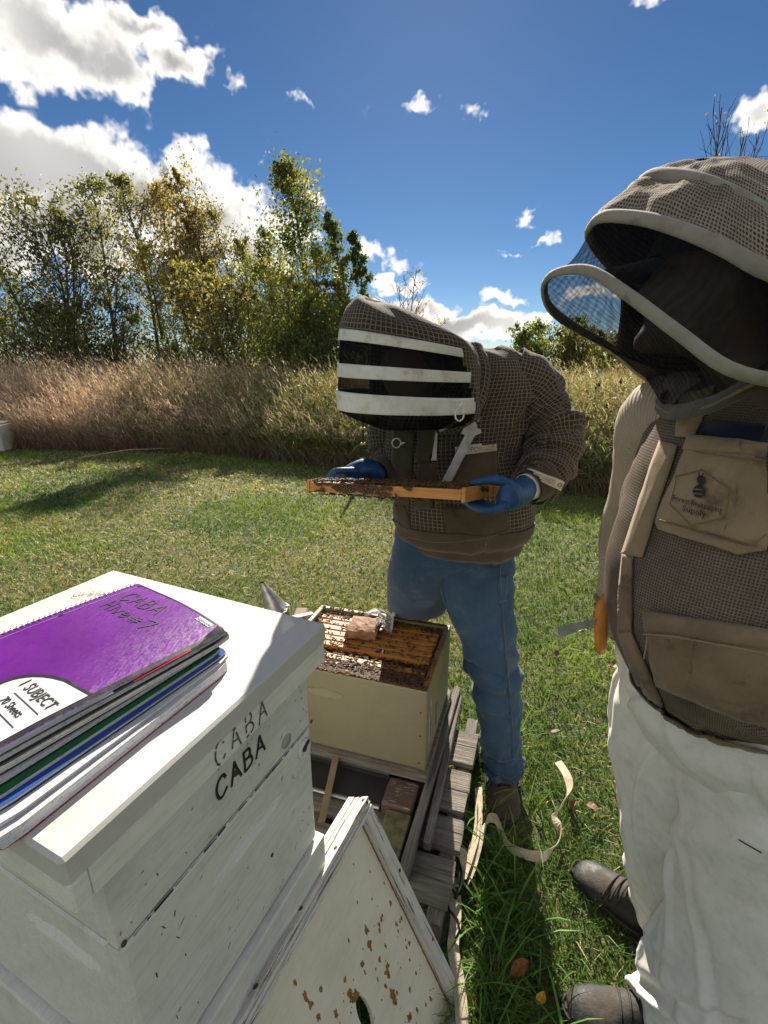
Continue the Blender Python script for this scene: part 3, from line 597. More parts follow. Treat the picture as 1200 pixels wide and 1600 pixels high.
def hive_box(nm, z0, z1, ins, scoop, seed):
    x0, x1, y0, y1 = ins + .016, LX - ins, ins, LY - ins; h = z1 - z0
    root = empty(nm); root.parent = hv
    sc = [(.5 * (x1 - x0) + .02, h * .745, .080, .0155, .0170)] if scoop else []
    a = panel('side_board', (x0 + .001, y0, z0), (1, 0, 0), (0, 0, 1), x1 - x0 - .002, h, .02, M_WHITE, root, sc, seed=seed)
    b = panel('side_board', (x0, y1 - .001, z0), (0, -1, 0), (0, 0, 1), y1 - y0 - .002 - .02, h, .02, M_WHITE, root, [(.36, h * .76, .075, .017, .0165)] if scoop else [(.345, h * .6, .05, .014, .012)], seed=seed + 1)
    box('side_board', (x0 + .0205, y1 - .02, z0), (x1 - .001, y1, z1), M_WHITE, root, .002); box('side_board', (x1 - .02, y0 + .0205, z0), (x1, y1 - .0205, z1), M_WHITE, root, .002)
    return root, a
b1, f1 = hive_box('shallow_box', .8685, .998, I0, False, 1)
b2, f2 = hive_box('deep_box', .598, .865, I0, True, 2)
b3, f3 = hive_box('lower_box', .335, .594, I0 - .013, True, 3)
b4, f4 = hive_box('lower_box', .175, .331, I0 - .004, False, 4)
box('inner_stack', (.075, .055, .176), (LX - .045, LY - .045, 1.03), M_DARK, hv, 0)
box('bottom_board', (-.02, .0, .125), (LX + .02, LY, .172), M_PALLET, hv, .003)
# lettering on lid rim (worn) and on the shallow box
strokes('worn_lettering', 'CABA', lambda u, v: (Vector((.188 + u, .003, 1.003 + v)), Vector((0, -1, 0))), (.018, .034), .0285, M_FADED, hv, .0028, skip=lambda ch, k, j, rs: rs.random() < (.55 if k == 0 else .22))
strokes('lettering', 'CABA', lambda u, v: (Vector((.203 + u, I0, .921 + v)), Vector((0, -1, 0))), (.0205, .033), .0275, M_BLACK, hv, .0048)
strokes('pencil_note', 'O18585', lambda u, v: (HV_I @ PZ(113, 932, 1.07) + Vector((.0 + u * .5, -u * 1.1, v * .2)) + Vector((v * .9, v * .4, 0)), Vector((0, 0, 1))), (.009, .014), .011, M_FADED, hv, .0009)
strokes('pencil_note', 'O', lambda u, v: (HV_I @ PZ(106, 938, 1.07) + Vector((u * .5, -u * 1.1, 0)) + Vector((v * .9, v * .4, 0)), Vector((0, 0, 1))), (.075, .026), .011, M_FADED, hv, .0009)
# entrance plug, plugged hole, screws, grazes
def on_side(x, z): return Matrix.Translation((x, I0, z)) @ Matrix.Rotation(R(90), 4, 'X')
pl = lathe('entrance_plug', [(.002, -.006), (.0165, -.004), (.0185, .003), (.017, .006), (.013, .0065), (.011, .003), (.002, .002)], M_WHITE, hv, 28, on_side(.405, .838)); pl.data.transform(Matrix.Scale(1.0, 4))
tube('plug_hole', [(.411, I0 - .0068, .847), (.411, I0 - .006, .8471)], .0066, M_BLACK, hv, 16, False)
tube('plug_hole', [(.405, I0 - .0055, .838), (.405, I0 - .004, .8381)], .006, M_DARK, hv, 16, False)
lathe('filled_hole', [(.001, -.001), (.0125, -.001), (.0125, .0012), (.001, .0014)], paintmat('old_plug_paint', (.40, .41, .37), rough=.8), hv, 20, on_side(.36, .892))
lathe('knot', [(.001, -.001), (.006, 0), (.005, .0012), (.001, .0008)], M_SCREW, hv, 10, on_side(.243, .934))
for (x, z) in ((.049, .8715), (.435, .872), (.05, .62), (.30, .705)): lathe('screw', [(.0005, -.001), (.0036, -.0005), (.0036, .001), (.0005, .0014)], M_SCREW, hv, 9, on_side(x, z))
rs = random.Random(4); V, F = [], []
for k in range(75):
    x, z = rs.uniform(.03, LX - .03), rs.choice([rs.uniform(.61, .86), rs.uniform(.875, .99)]); l, w, a = rs.choice([rs.uniform(.002, .008), rs.uniform(.006, .016)]), rs.uniform(.0006, .0022), rs.uniform(.6, 2.2); dx, dz = math.cos(a), math.sin(a); o = len(V)
    V += [Vector((x + dx * s * l + dz * t * w, I0 - .0006, z + dz * s * l - dx * t * w)) for s, t in ((-.5, 0), (-.1, -.6), (.5, 0), (.2, .6))]; F.append((o, o + 1, o + 2, o + 3))
tag(mesh('paint_grazes', V, F, M_SCREW, hv), kind='stuff')
# cracked joint line under the shallow box
V, F = [], []; x = .06
while x < LX - .03:
    l = rs.uniform(.004, .03); w = rs.uniform(.0008, .0026); o = len(V); z = .8668
    V += [Vector((x, I0 - .0005, z - w)), Vector((x + l, I0 - .0005, z - w * rs.random())), Vector((x + l, I0 - .0005, z + w * rs.random())), Vector((x, I0 - .0005, z + w))]; F.append((o, o + 1, o + 2, o + 3)); x += l + rs.uniform(0, .006)
tag(mesh('open_joint', V, F, M_BLACK, hv), kind='stuff')

# ------------------------------------------------------------------ notebooks on the lid
def pagemat(name, tint):
    m, g, b = newmat(name); co = objco(g); n = g.noise(g.mapping(co, (8, 8, 900)), 1, 3); n2 = g.noise(g.mapping(co, (160, 160, 300)), 1, 3, .7)
    c = g.mix(g.maprange(n, .35, .6), tuple(.62 * t for t in tint) + (1,), (*tint, 1)); c = g.mix(g.math('MULTIPLY', g.maprange(n2, .56, .62), .55), c, (.22, .22, .34, 1))
    g.put(b.inputs['Base Color'], c); b.inputs['Roughness'].default_value = .8; return m
M_PG = [pagemat('lined_pages', (.74, .72, .76)), pagemat('grey_pages', (.66, .65, .62)), pagemat('white_pages', (.74, .76, .80))]
def covermat(name, col, rough=.3, worn=False):
    m, g, b = newmat(name); co = objco(g); n = g.noise(co, 60, 6, .75); n2 = g.noise(co, 7, 4)
    c = g.mix(g.maprange(n2, .35, .65), tuple(x * .85 for x in col) + (1,), tuple(min(1, x * 1.12) for x in col) + (1,))
    if worn:
        a = g.node('ShaderNodeVertexColor', layer_name='wear').outputs[0]; nn = g.noise(co, 260, 5, .8); nd = g.noise(g.mapping(co, (300, 60, 1)), 1, 4, .7)
        s1 = g.math('MULTIPLY', g.maprange(g.math('ADD', g.math('MULTIPLY', nn, .5), g.math('MULTIPLY', nd, .5)), .40, .62), a); c = g.mix(s1, c, (.52, .42, .58, 1))
    g.put(b.inputs['Base Color'], c); b.inputs['Specular IOR Level'].default_value = .25; g.put(b.inputs['Roughness'], g.maprange(n, .3, .75, rough * .8, rough * 1.5)); bump(g, b, n2, .08, .01); return m
M_PURPLE = covermat('purple_card', (.115, .006, .20), .55, True)
M_PURPLE.node_tree.nodes['Principled BSDF'].inputs['Specular IOR Level'].default_value = .1
NB_N = Vector((0, 0, 1))
TR0 = PZ(356, 988, 1.122); LD = (PZ(2, 1186, 1.122) - TR0); LD.z = 0; LD.normalize(); WD = Vector((LD.y, -LD.x, 0))   # LD: towards the reader, WD: towards the free edge
if WD.dot(PZ(356, 988, 1.122) - PZ(213, 905, 1.122)) < 0: WD = -WD
NW, NL = .232, .305
def notebook(z0, th, cover, pages, label, shift=(0, 0), rot=0.0, droop=0.0, spiral=True, w=NW, l=NL, edge=None, sag=0.0, spine=None):
    """shift in m along (free edge, towards reader) of the free top corner"""
    c, s = math.cos(rot), math.sin(rot); L2 = LD * c + WD * s; W2 = WD * c - LD * s
    O = TR0 + WD * shift[0] + LD * shift[1]; O.z = 0
    root = empty('notebook', (O.x, O.y, z0)); tag(root, label, 'notebook', 'notebooks stacked on the white lid')
    def S(u, v, z):        # u 0 spiral .. 1 free edge, v 0 top .. 1 bottom
        t = max(0.0, (u - .35) / .65); q = max(0.0, 1 - v / .8)
        dz = -droop * t * t * (.35 + .65 * q) + sag * math.sin(math.pi * v) * (1 - .4 * u)
        return W2 * ((u - 1) * w) + L2 * (v * l) + Vector((0, 0, z + dz))
    NU, NVV = 20, 14
    def slab(nm, za, zb, mat, e=0.0, du=0.0):
        V, F = [], []
        for z in (za, zb):
            for j in range(NVV + 1):
                for i in range(NU + 1):
                    u = du + e + (1 - 2 * e - du) * i / NU; v = e + (1 - 2 * e) * j / NVV
                    r_ = .012; cu, cv = max(0, u - (1 - r_ / w)), max(max(0, r_ / l - v), v - (1 - r_ / l))
                    if cu > 0 and cv > 0:
                        a = math.hypot(cu * w, cv * l); 
                        if a > r_: u -= cu * (1 - r_ / a); v += (cv if v < .5 else -cv) * (1 - r_ / a)
                    V.append(S(u, v, z))
        W1 = NU + 1; n0 = (NVV + 1) * W1
        for j in range(NVV):
            for i in range(NU):
                a = j * W1 + i; F.append((a, a + W1, a + W1 + 1, a + 1)); F.append((n0 + a, n0 + a + 1, n0 + a + W1 + 1, n0 + a + W1))
        ring = list(range(W1)) + [j * W1 + NU for j in range(1, NVV + 1)] + [NVV * W1 + i for i in range(NU - 1, -1, -1)] + [j * W1 for j in range(NVV - 1, 0, -1)]
        for k in range(len(ring)): a, b = ring[k], ring[(k + 1) % len(ring)]; F.append((a, b, n0 + b, n0 + a))
        o = mesh(nm, V, F, mat, root)
        bm = bmesh.new(); bm.from_mesh(o.data); bmesh.ops.recalc_face_normals(bm, faces=bm.faces); bm.to_mesh(o.data); bm.free()
        return o
    slab('back_cover', 0, .0007, edge or cover); slab('pages', .0007, th - .0007, pages, .006, .03); cv = slab('front_cover', th - .0007, th, cover)
    if spiral:
        V, F = [], []; nco = 42
        for k in range(nco):
            p = S(.012, .012 + .976 * k / (nco - 1), th * .5); pts = []
            for a in range(11): an = 2 * math.pi * a / 10; pts.append(p + W2 * (-.0015 + math.cos(an) * .0055) + Vector((0, 0, math.sin(an) * (th * .5 + .0028))))
            v, f = tube_np(pts, .0006, 4, False); o = len(V); V += v; F += [tuple(i + o for i in q) for q in f]
        mesh('spiral_wire', V, F, M_STEEL, root, True)
    return root, S, cv, th, z0, W2, L2
cm = covermat
z = 1.0702
M_RED, M_BLK, M_BLUE, M_GREENC, M_DRED, M_DPUR, M_SLV = cm('red_card', (.42, .02, .03)), cm('black_card', (.02, .02, .024)), cm('blue_card', (.03, .09, .36)), cm('green_card', (.02, .15, .05)), cm('dark_red_card', (.10, .02, .03)), cm('dark_purple_card', (.05, .02, .11)), cm('white_card', (.62, .62, .62))
specs = [(.0155, M_SLV, M_PG[2], 'thick squared-paper notebook at the bottom of the stack', (.014, .012), .150, 'x', M_RED),
         (.0045, M_SLV, M_PG[0], 'thin lined notebook lying directly on the squared-paper one', (.010, .006), .128, '', M_SLV),
         (.0050, M_BLUE, M_PG[0], 'lined notebook third from the bottom of the stack', (.006, .006), .092, '', M_BLK),
         (.0046, M_GREENC, M_PG[0], 'green covered notebook in the middle of the stack', (.000, .010), .080, '', M_SLV),
         (.0055, M_SLV, M_PG[0], 'pale notebook with lilac page edges above the green one', (-.006, .004), .062, '', M_BLK),
         (.0062, M_DRED, M_PG[1], 'grey-paged notebook with dark red cover in the stack', (-.002, .004), .022, '', M_BLK),
         (.0066, M_BLK, M_PG[1], 'black and white covered notebook, third from the top', (.006, -.003), .010, '', M_SLV),
         (.0062, M_BLK, M_PG[1], 'red and black covered notebook directly under the purple one', (.002, .0), .0, '', M_SLV)]
for k, (th, cov, pg, lab, sh, rt, sp, ed) in enumerate(specs):
    r_, S, cv, *_ = notebook(z, th, cov, pg, lab, sh, rt, droop=.004 * max(0, k - 4) / 3, spiral=(k % 2 == 0), edge=ed, w=NW - .004, l=NL - .002)
    if k == len(specs) - 1:
        # white band with a red tab printed on the red notebook's free edge
        def strip(nm, u0, u1, v0, v1, m, e=.0004):
            V = [S(u0 + (u1 - u0) * i / 4, v0 + (v1 - v0) * j / 8, th + e) for j in range(9) for i in range(5)]; return mesh(nm, V, [(j * 5 + i, (j + 1) * 5 + i, (j + 1) * 5 + i + 1, j * 5 + i + 1) for j in range(8) for i in range(4)], m, cv)
        strip('white_band', .95, .993, .55, .97, M_SLV); strip('black_band', .95, .993, .50, .545, M_BLK); strip('red_band', .95, .993, .20, .47, M_RED); strip('red_tab', .90, .949, .86, .97, M_RED, .0006); strip('black_band', .90, .995, .972, .99, M_BLK)
    z += th + .0006
PUR = notebook(z + .0002, .0082, M_PURPLE, M_PG[0], 'purple spiral notebook on top of the stack with handwriting', (-.002, -.003), -.004, droop=.016, sag=.003)
proot, PS, pcov, pth, pz0, PW, PL = PUR
wear = pcov.data.color_attributes.new('wear', 'FLOAT_COLOR', 'POINT'); vals = []
for v in pcov.data.vertices:
    q = v.co; u = 1 + q.dot(PW) / NW; vv = q.dot(PL) / NL; a = max(0, 1 - math.hypot((1 - u) * 1.0, vv * .75) / .62); b_ = .55 * max(0, 1 - (1 - u) / .10); c_ = .25 * max(0, 1 - vv / .5)
    s_ = min(1, max(.8 * a ** 1.8, b_, c_ * .5) + .01); vals += [s_, s_, s_, 1]
wear.data.foreach_set('color', vals)
# edge of the purple cover printed black, label and writing
def pp(a, b): # metres from the free top corner: a back from the free edge, b down from the top
    u, v = 1 - a / NW, b / NL; p = PS(u, v, pth); q1, q2 = PS(u + .01, v, pth), PS(u, v + .01, pth); n = (q2 - p).cross(q1 - p).normalized(); n = n if n.z > 0 else -n; return p, n
def patch(nm, fn, nu, nv, mat, lift=.0004, par=None):
    V = []
    for j in range(nv + 1):
        for i in range(nu + 1): a, b = fn(i / nu, j / nv); p, n = pp(a, b); V.append(p + n * lift)
    return mesh(nm, V, [(j * (nu + 1) + i, j * (nu + 1) + i + 1, (j + 1) * (nu + 1) + i + 1, (j + 1) * (nu + 1) + i) for j in range(nv) for i in range(nu)], mat, par or pcov)
M_EDGEBLK = covermat('worn_black_print', (.025, .024, .03), .4)
patch('printed_edge', lambda s, t: (.0008 + .0075 * s, .010 + (NL - .02) * t), 2, 24, M_EDGEBLK)
patch('printed_edge', lambda s, t: (.012 + (NW - .03) * t, .0008 + .0022 * s), 2, 24, M_EDGEBLK)
def inv_px(x, y):
    p = PZ(x, y, pz0 + pth - .004) - Vector((proot.location.x, proot.location.y, 0)); return -p.dot(PW), p.dot(PL)
la, lb = inv_px(52, 1120)
# arch-shaped white label growing from the free edge, reading across the cover
LH = .060
def arch(s, t, g_=0.0):
    # s across the label (towards the reader), t from the free edge inward
    c0 = lb; x = (s - .5) * 2; ww = .046 + g_; dep = .056 + g_
    return None
def label_patch(nm, ww, dep, mat, lift, b0):
    V, F = [], []; n = 18
    # outline: straight from (edge, bottom) towards the top, rounded at the top end
    pts = []
    for k in range(n + 1):
        th_ = math.pi * .5 * k / n; pts.append((.006 + dep * math.sin(th_) if False else .006, 0))
    prof = [(k / n) for k in range(n + 1)]
    rows = []
    for f in prof:
        b = b0 + f * (NL - .012 - b0); q = (b - b0) / .05; d = dep * (math.sqrt(max(0, 1 - (1 - min(1, q)) ** 2)) if q < 1 else 1.0)
        rows.append((b, max(.0005, d)))
    for (b, d) in rows:
        for i in range(7): p, nrm = pp(.0075 + d * i / 6, b); V.append(p + nrm * lift)
    F = [(j * 7 + i, j * 7 + i + 1, (j + 1) * 7 + i + 1, (j + 1) * 7 + i) for j in range(len(rows) - 1) for i in range(6)]
    return mesh(nm, V, F, mat, pcov)
ta, tb = inv_px(96, 1078)
b0 = max(.11, tb - .012)
label_patch('label_border', 0, .102, M_EDGEBLK, .0007, b0 - .005); label_patch('label', 0, .096, M_SLV, .0010, b0)
M_INK = M_BLACK
def ptext(nm, body, size, a, b, xs=1.0, mat=M_INK, par=None):
    p, n = pp(a, b); e, _ = pp(a - .01, b); return text_mesh(nm, body, size, frame_M(p + n * .0015, e - p, n), mat, par or pcov, xs=xs)
ptext('label_text', '1 SUBJECT', .0185, .052, b0 + .038, .85); ptext('label_text', '70 Sheets', .0135, .052, b0 + .062, .85); ptext('label_text', '26.7 x 19 cm', .0085, .052, b0 + .082, .85, M_FADED)
for bb in (.046, .069): patch('label_rule', lambda s, t, bb=bb: (.017 + .058 * s, b0 + bb + .0012 * t), 8, 1, M_INK, .0014)
patch('label_block', lambda s, t: (.035 + .055 * s, b0 + .088 + .02 * t), 6, 4, M_EDGEBLK, .0014)
# handwriting: u runs towards the free edge, v up towards the top
def hand(a0, b0_, ang=0.0):
    def f(u, v):
        x = u * math.cos(ang) - v * math.sin(ang); y = u * math.sin(ang) + v * math.cos(ang); return pp(a0 - x, b0_ - y)
    return f
ca, cb = inv_px(212, 930); cc_, cd = inv_px(272, 952); M_MARK = simple('marker_on_purple', (.030, .012, .05), .5, var=.3, scale=90)
strokes('handwriting', 'CABA', hand(ca, max(cb + .022, .050), math.atan2(-(cd - cb), (ca - cc_)) * .6), (.019, .026), .0245, M_MARK, pcov, .0032)
ha, hb = inv_px(178, 945)
strokes('handwriting', 'Hive', hand(ha, max(hb + .020, .076), 0), (.016, .023), .019, M_MARK, pcov, .0030); ka, kb = inv_px(226, 962)
strokes('handwriting', '#7', hand(ka, max(kb + .018, .080), 0), (.019, .022), .026, M_MARK, pcov, .0030)
na, nb_ = inv_px(318, 968)
patch('brand_label', lambda s, t: (na + .0155 - .031 * s, nb_ - .005 + .0095 * t), 6, 2, simple('white_print', (.6, .66, .68), .5, var=.3, scale=300), .0006)
ptext('brand_text', 'Norcom', .0085, na, nb_ + .003, 1.0, M_BLK)
for (hx, hy) in ((206, 914), (77, 956)):
    a_, b_ = inv_px(hx, hy); p, n = pp(min(a_, NW - .014), b_); lathe('punch_hole', [(.0002, 0), (.0033, 0), (.0033, .0003), (.0002, .0003)], M_DPUR, pcov, 14, frame_M(p + n * .0005, PW, n), False)
patch('perforation_line', lambda s, t: (NW - .0150 + .0006 * s, .008 + (NL - .016) * t), 1, 20, simple('pale_purple', (.45, .30, .55), .6), .0006)

# ------------------------------------------------------------------ pallet, stand and olive hive
YO, YA = Vector((.134, 1.241, 0)), -math.atan2(.301, .954)
pal = empty('wooden_pallet', YO, YA); tag(pal, 'weathered grey wooden pallet on the grass under the olive hive', 'pallet')
Y_I = (Matrix.Translation(YO) @ Matrix.Rotation(YA, 4, 'Z')).inverted()
def ypx(x, y, z): return Y_I @ PZ(x, y, z)
ends = [(750, 1147, 737, 1197), (733, 1206, 716, 1268), (713, 1277, 702, 1326), (697, 1340, 672, 1408)]
bm_cols = [M_PALLET]
for k, (xa, ya, xb, yb) in enumerate(ends):
    a, b = ypx(xa, ya, .14), ypx(xb, yb, .14); xr = .142 - .004 * (k % 2); y0, y1 = min(a.y, b.y), max(a.y, b.y)
    mid = (y0 + y1) / 2 + .004 * (-1) ** k
    for (c0, c1, dz) in ((y0, mid - .001, 0), (mid + .001, y1, -.0025)):          # each deck board has split along its length
        bm = bmesh.new(); M = Matrix.Translation((0, 0, 0)) @ Matrix.Rotation(R(.4 * (-1) ** k), 4, 'Z'); vs = bm_box(bm, (-.82, c0, .118 + dz), (xr, c1, .14 + dz), .0025)
        for v in bm.verts:
            v.co.z += .0025 * math.sin(v.co.x * 9 + k * 2) ; v.co.x += random.uniform(-.004, .004) if v.co.x > 0 else 0
        from_bm('deck_board', bm, M_PALLET, pal)
for x0 in (.085, -.32, -.80): box('stringer', (x0, -.36, .022), (x0 + .042, .42, .1165), M_PALLETY, pal, .003)
for y0 in (-.34, .02, .33): box('bottom_board', (-.82, y0, .0), (.138, y0 + .085, .0215), M_PALLET, pal, .003)

st = empty('hive_stand', YO, YA); tag(st, 'stand of grey rails and flaking blocks between pallet and olive hive', 'hive stand')
def rail(nm, lo, hi, mat, rz=0, bev=.003):
    bm = bmesh.new(); bm_box(bm, lo, hi, bev, Matrix.Rotation(R(rz), 4, 'Z')); return from_bm(nm, bm, mat, st)
rail('rail', (.004, -.30, .1445), (.030, .50, .196), M_PALLETY, -1.2); rail('rail', (.036, -.20, .1445), (.060, .47, .178), M_PALLETY, 1.0)
rail('rail', (-.50, -.26, .1445), (-.462, .46, .196), M_PALLETY)
rail('front_block', (-.112, -.125, .1445), (-.012, -.02, .192), M_BLOCK, 0, .006)
rail('green_rail', (-.090, -.29, .1445), (-.012, -.128, .178), simple('mossy_timber', (.13, .12, .06), .9, var=.4, scale=30, bmp=.5), 0)
rail('tie_beam', (-.46, .02, .1445), (-.012, .06, .196), M_PALLET)
bt = empty('hive_tray', YO, YA); tag(bt, 'dark plastic tray with a pale front lip under the olive hive', 'tray')
box('tray_body', (-.455, -.12, .1455), (-.115, .015, .168), M_DARK, bt, .003); box('lip', (-.455, -.127, .160), (-.118, -.1205, .1665), simple('pale_metal_lip', (.6, .62, .62), .35, metal=.4), bt, .001)
box('tray_wall', (-.455, -.02, .1685), (-.115, .012, .194), M_DARK, bt, .002)

yb = empty('olive_beehive', YO, YA); tag(yb, 'open pale olive beehive box on the pallet, full of frames and bees', 'beehive')
BX, BY, BZ0, BZ1 = -.545, .412, .226, .53
box('bottom_board', (BX - .01, -.022, .198), (.012, BY + .02, .2255), M_PALLET, yb, .003)
front = panel('front_wall', (BX, 0, BZ0), (1, 0, 0), (0, 0, 1), -BX - .001, BZ1 - BZ0, .02, M_YEL, yb, [(-BX * .36, .222, .066, .016, .010)])
tag(front, 'olive front wall with a shallow hand hold')
panel('side_wall', (0, .001, BZ0), (0, 1, 0), (0, 0, 1), BY - .002, BZ1 - BZ0, .02, M_YEL, yb, [(BY * .55, .20, .07, .018, .010)])
box('back_wall', (BX, BY - .02, BZ0), (-.0205, BY, BZ1 - .001), M_YEL, yb, .0025); box('side_wall', (BX, .0205, BZ0), (BX + .02, BY - .0205, BZ1 - .001), M_YEL, yb, .0025)
for nm, lo, hi in (('worn_top_edge', (BX + .003, .002, BZ1 - .0005), (-.003, .018, BZ1 + .0012)), ('worn_top_edge', (-.018, .022, BZ1 - .0005), (-.002, BY - .022, BZ1 + .0012)), ('worn_top_edge', (BX + .003, BY - .018, BZ1 - .0005), (-.003, BY - .002, BZ1 + .0012)), ('worn_top_edge', (BX + .002, .022, BZ1 - .0005), (BX + .018, BY - .022, BZ1 + .0012))):
    box(nm, lo, hi, M_FRAMED, yb, .0005)
box('floor', (BX + .021, .021, BZ0 + .002), (-.021, BY - .021, BZ0 + .008), M_DARK, yb, 0)
for (x, z_) in ((-.022, .252), (-.02, .36), (-.02, .45)): lathe('nail', [(.0004, 0), (.0036, 0), (.003, .0008), (.0004, .001)], M_SCREW, yb, 8, Matrix.Translation((x, -.0002, z_)) @ Matrix.Rotation(R(90), 4, 'X'))
# torn paper label and a little hinge on the right wall
pts = [(.045, .455), (.062, .47), (.070, .452), (.076, .40), (.066, .36), (.075, .335), (.060, .338), (.05, .30), (.038, .275), (.036, .34), (.038, .40)]
mesh('torn_label', [Vector((.0006 + .0004 * (k % 2), y_, z_)) for k, (y_, z_) in enumerate(pts)], [tuple(range(len(pts)))], M_PAPERW, yb)
for q in ([(.048, .435), (.058, .445), (.056, .40), (.047, .39)], [(.052, .37), (.061, .41), (.063, .36), (.055, .31), (.05, .33)]): mesh('label_print', [Vector((.0018, y_, z_)) for y_, z_ in q], [tuple(range(len(q)))], M_BLACK, yb)
box('hinge', (.0, .155, .28), (.003, .170, .37), M_YEL, yb, .001)

# frames in the box
def hive_frame(name, M, label, tb=M_FRAME, comb=True, bars=True, group='frames in the olive hive'):
    r = empty(name); r.matrix_world = M; tag(r, label, 'hive frame', group)
    # top bar with thinner lugs
    prof = [(-.241, .010, .0), (-.214, .010, .0), (-.2135, .0, 0), (.2135, .0, 0), (.214, .010, 0), (.241, .010, 0)]
    bm = bmesh.new()
    bm_box(bm, (-.241, -.011, -.010), (-.2135, .011, .0), .001); bm_box(bm, (-.2135, -.0135, -.019), (.2135, .0135, .0), .0015); bm_box(bm, (.2135, -.011, -.010), (.241, .011, .0), .001)
    from_bm('top_bar', bm, tb, r)
    box('side_bar', (-.2235, -.0165, -.232), (-.2140, .0165, -.0105), tb, r, .001); box('side_bar', (.2140, -.0165, -.232), (.2235, .0165, -.0105), tb, r, .001)
    box('bottom_bar', (-.2135, -.009, -.232), (.2135, .009, -.222), tb, r, .001)
    if comb: box('comb', (-.2130, -.0115, -.2215), (.2130, .0115, -.0195), M_COMB, r, .002)
    return r
YM = Matrix.Translation(YO) @ Matrix.Rotation(YA, 4, 'Z')
cx = BX / 2
FR = [.036, .071, .106, .178, .213, .248, .283, .318, .354, .388]
FL = ['bee-covered hive frame next to the front wall of the olive hive', 'second hive frame from the front wall, thick with bees', 'third hive frame from the front, at the edge of the empty slot', 'hive frame just behind the empty slot, bare orange top bar', 'fifth hive frame from the front wall, under the paper patty', 'sixth hive frame from the front wall, under the middle of the paper patty', 'seventh hive frame from the front, under the crumpled white paper', 'eighth hive frame from the front, bright orange top bar', 'ninth hive frame from the front, second from the back wall', 'hive frame against the back wall, covered with bees']
for k, (y_, lab) in enumerate(zip(FR, FL)): hive_frame('bee_comb', YM @ Matrix.Translation((cx, y_, .519)) @ Matrix.Rotation(R(random.uniform(-.5, .5)), 4, 'Z'), lab, M_FRAME if k in (2, 3, 5, 7, 8, 4, 6) else M_FRAMED)

# pollen patty in oily paper
def crumple(name, outline_fn, nu, nv, mat, parent, amp=.006, seed=0, th=None):
    rs = np.random.default_rng(seed); V = []
    for j in range(nv + 1):
        for i in range(nu + 1):
            p = Vector(outline_fn(i / nu, j / nv)); e = amp * (fbm(i * .55 + seed, j * .55, seed, 2) - .5) * 2; V.append(p + Vector((rs.normal(0, amp * .18), rs.normal(0, amp * .18), e)))
    return mesh(name, V, [(j * (nu + 1) + i, j * (nu + 1) + i + 1, (j + 1) * (nu + 1) + i + 1, (j + 1) * (nu + 1) + i) for j in range(nv) for i in range(nu)], mat, parent)
pt = empty('pollen_patty', YM @ Vector((-.29, .27, .521)), YA + R(6)); tag(pt, 'oily brown paper pollen patty lying folded on the frame tops', 'patty')
def patty(s, t):
    an = 2 * math.pi * s; x = -.072 + .115 * t; tap = 1 - .12 * t; cy, cz = math.cos(an), math.sin(an)
    r_ = (abs(cy) ** 3 + abs(cz) ** 3) ** (-1 / 3.); return (x + .006 * cz, .062 * tap * cy * r_, .0245 + .0235 * (1 + .15 * t) * cz * r_)
crumple('wrapper', patty, 40, 16, M_PAPERB, pt, .0035, 3)
crumple('patty_filling', lambda s, t: (.030 + .001 * t, -.050 + .10 * s, .005 + .037 * t), 10, 5, simple('patty_paste', (.16, .07, .03), .6, var=.4, scale=40, bmp=.5), pt, .002, 4)
crumple('peeled_paper', lambda s, t: (.036 + .055 * s, -.030 + .10 * t + .02 * s, .050 - .012 * s + .020 * math.sin(5 * s + 3 * t)), 14, 16, M_PAPERW, pt, .012, 9)
crumple('peeled_paper', lambda s, t: (-.03 + .11 * s, .062 + .05 * t, .035 + .02 * math.sin(4 * s) - .008 * t), 14, 8, M_PAPERW, pt, .010, 14)

# ------------------------------------------------------------------ bees
def bee_mesh():
    bm = bmesh.new()
    def ell(c, r, ring, seg, mi):
        s0 = len(bm.faces); res = bmesh.ops.create_uvsphere(bm, u_segments=seg, v_segments=ring, radius=1); 
        for v in res['verts']: v.co = Vector((v.co.z * r[0] + c[0], v.co.y * r[1] + c[1], v.co.x * r[2] + c[2]))
        bm.faces.ensure_lookup_table()
        for f in list(bm.faces)[s0:]: f.material_index = mi
    ell((-.0038, 0, .0024), (.0046, .0023, .0022), 5, 5, 0); ell((.0018, 0, .0028), (.0022, .0021, .0021), 3, 5, 1); ell((.0046, 0, .0023), (.0012, .0017, .0016), 3, 4, 2)
    for s in (-1, 1):
        vs = [bm.verts.new(Vector(p)) for p in ((.001, s * .0008, .0046), (-.003, s * .0026, .0048), (-.0072, s * .0026, .0044), (-.0068, s * .0009, .0046))]; f = bm.faces.new(vs if s > 0 else vs[::-1]); f.material_index = 3
    me = bpy.data.meshes.new('honey_bee'); bm.to_mesh(me); bm.free()
    m, g, b = newmat('bee_abdomen'); co = objco(g); sx = g.node('ShaderNodeSeparateXYZ'); g.l.new(co, sx.inputs[0]); st_ = g.math('SINE', g.math('MULTIPLY', sx.outputs[0], 3400)); g.put(b.inputs['Base Color'], g.mix(g.maprange(st_, -.1, .3), (.018, .011, .007, 1), (.20, .095, .025, 1))); b.inputs['Roughness'].default_value = .65; b.inputs['Specular IOR Level'].default_value = .2
    wm, g2, b2 = newmat('bee_wing'); b2.inputs['Base Color'].default_value = (.12, .09, .06, 1); b2.inputs['Roughness'].default_value = .55; b2.inputs['Specular IOR Level'].default_value = .2; b2.inputs['Alpha'].default_value = .3
    for x in (m, simple('bee_thorax', (.11, .065, .025), .8, var=.3, scale=900), simple('bee_head', (.02, .015, .012), .5), wm): me.materials.append(x)
    return me
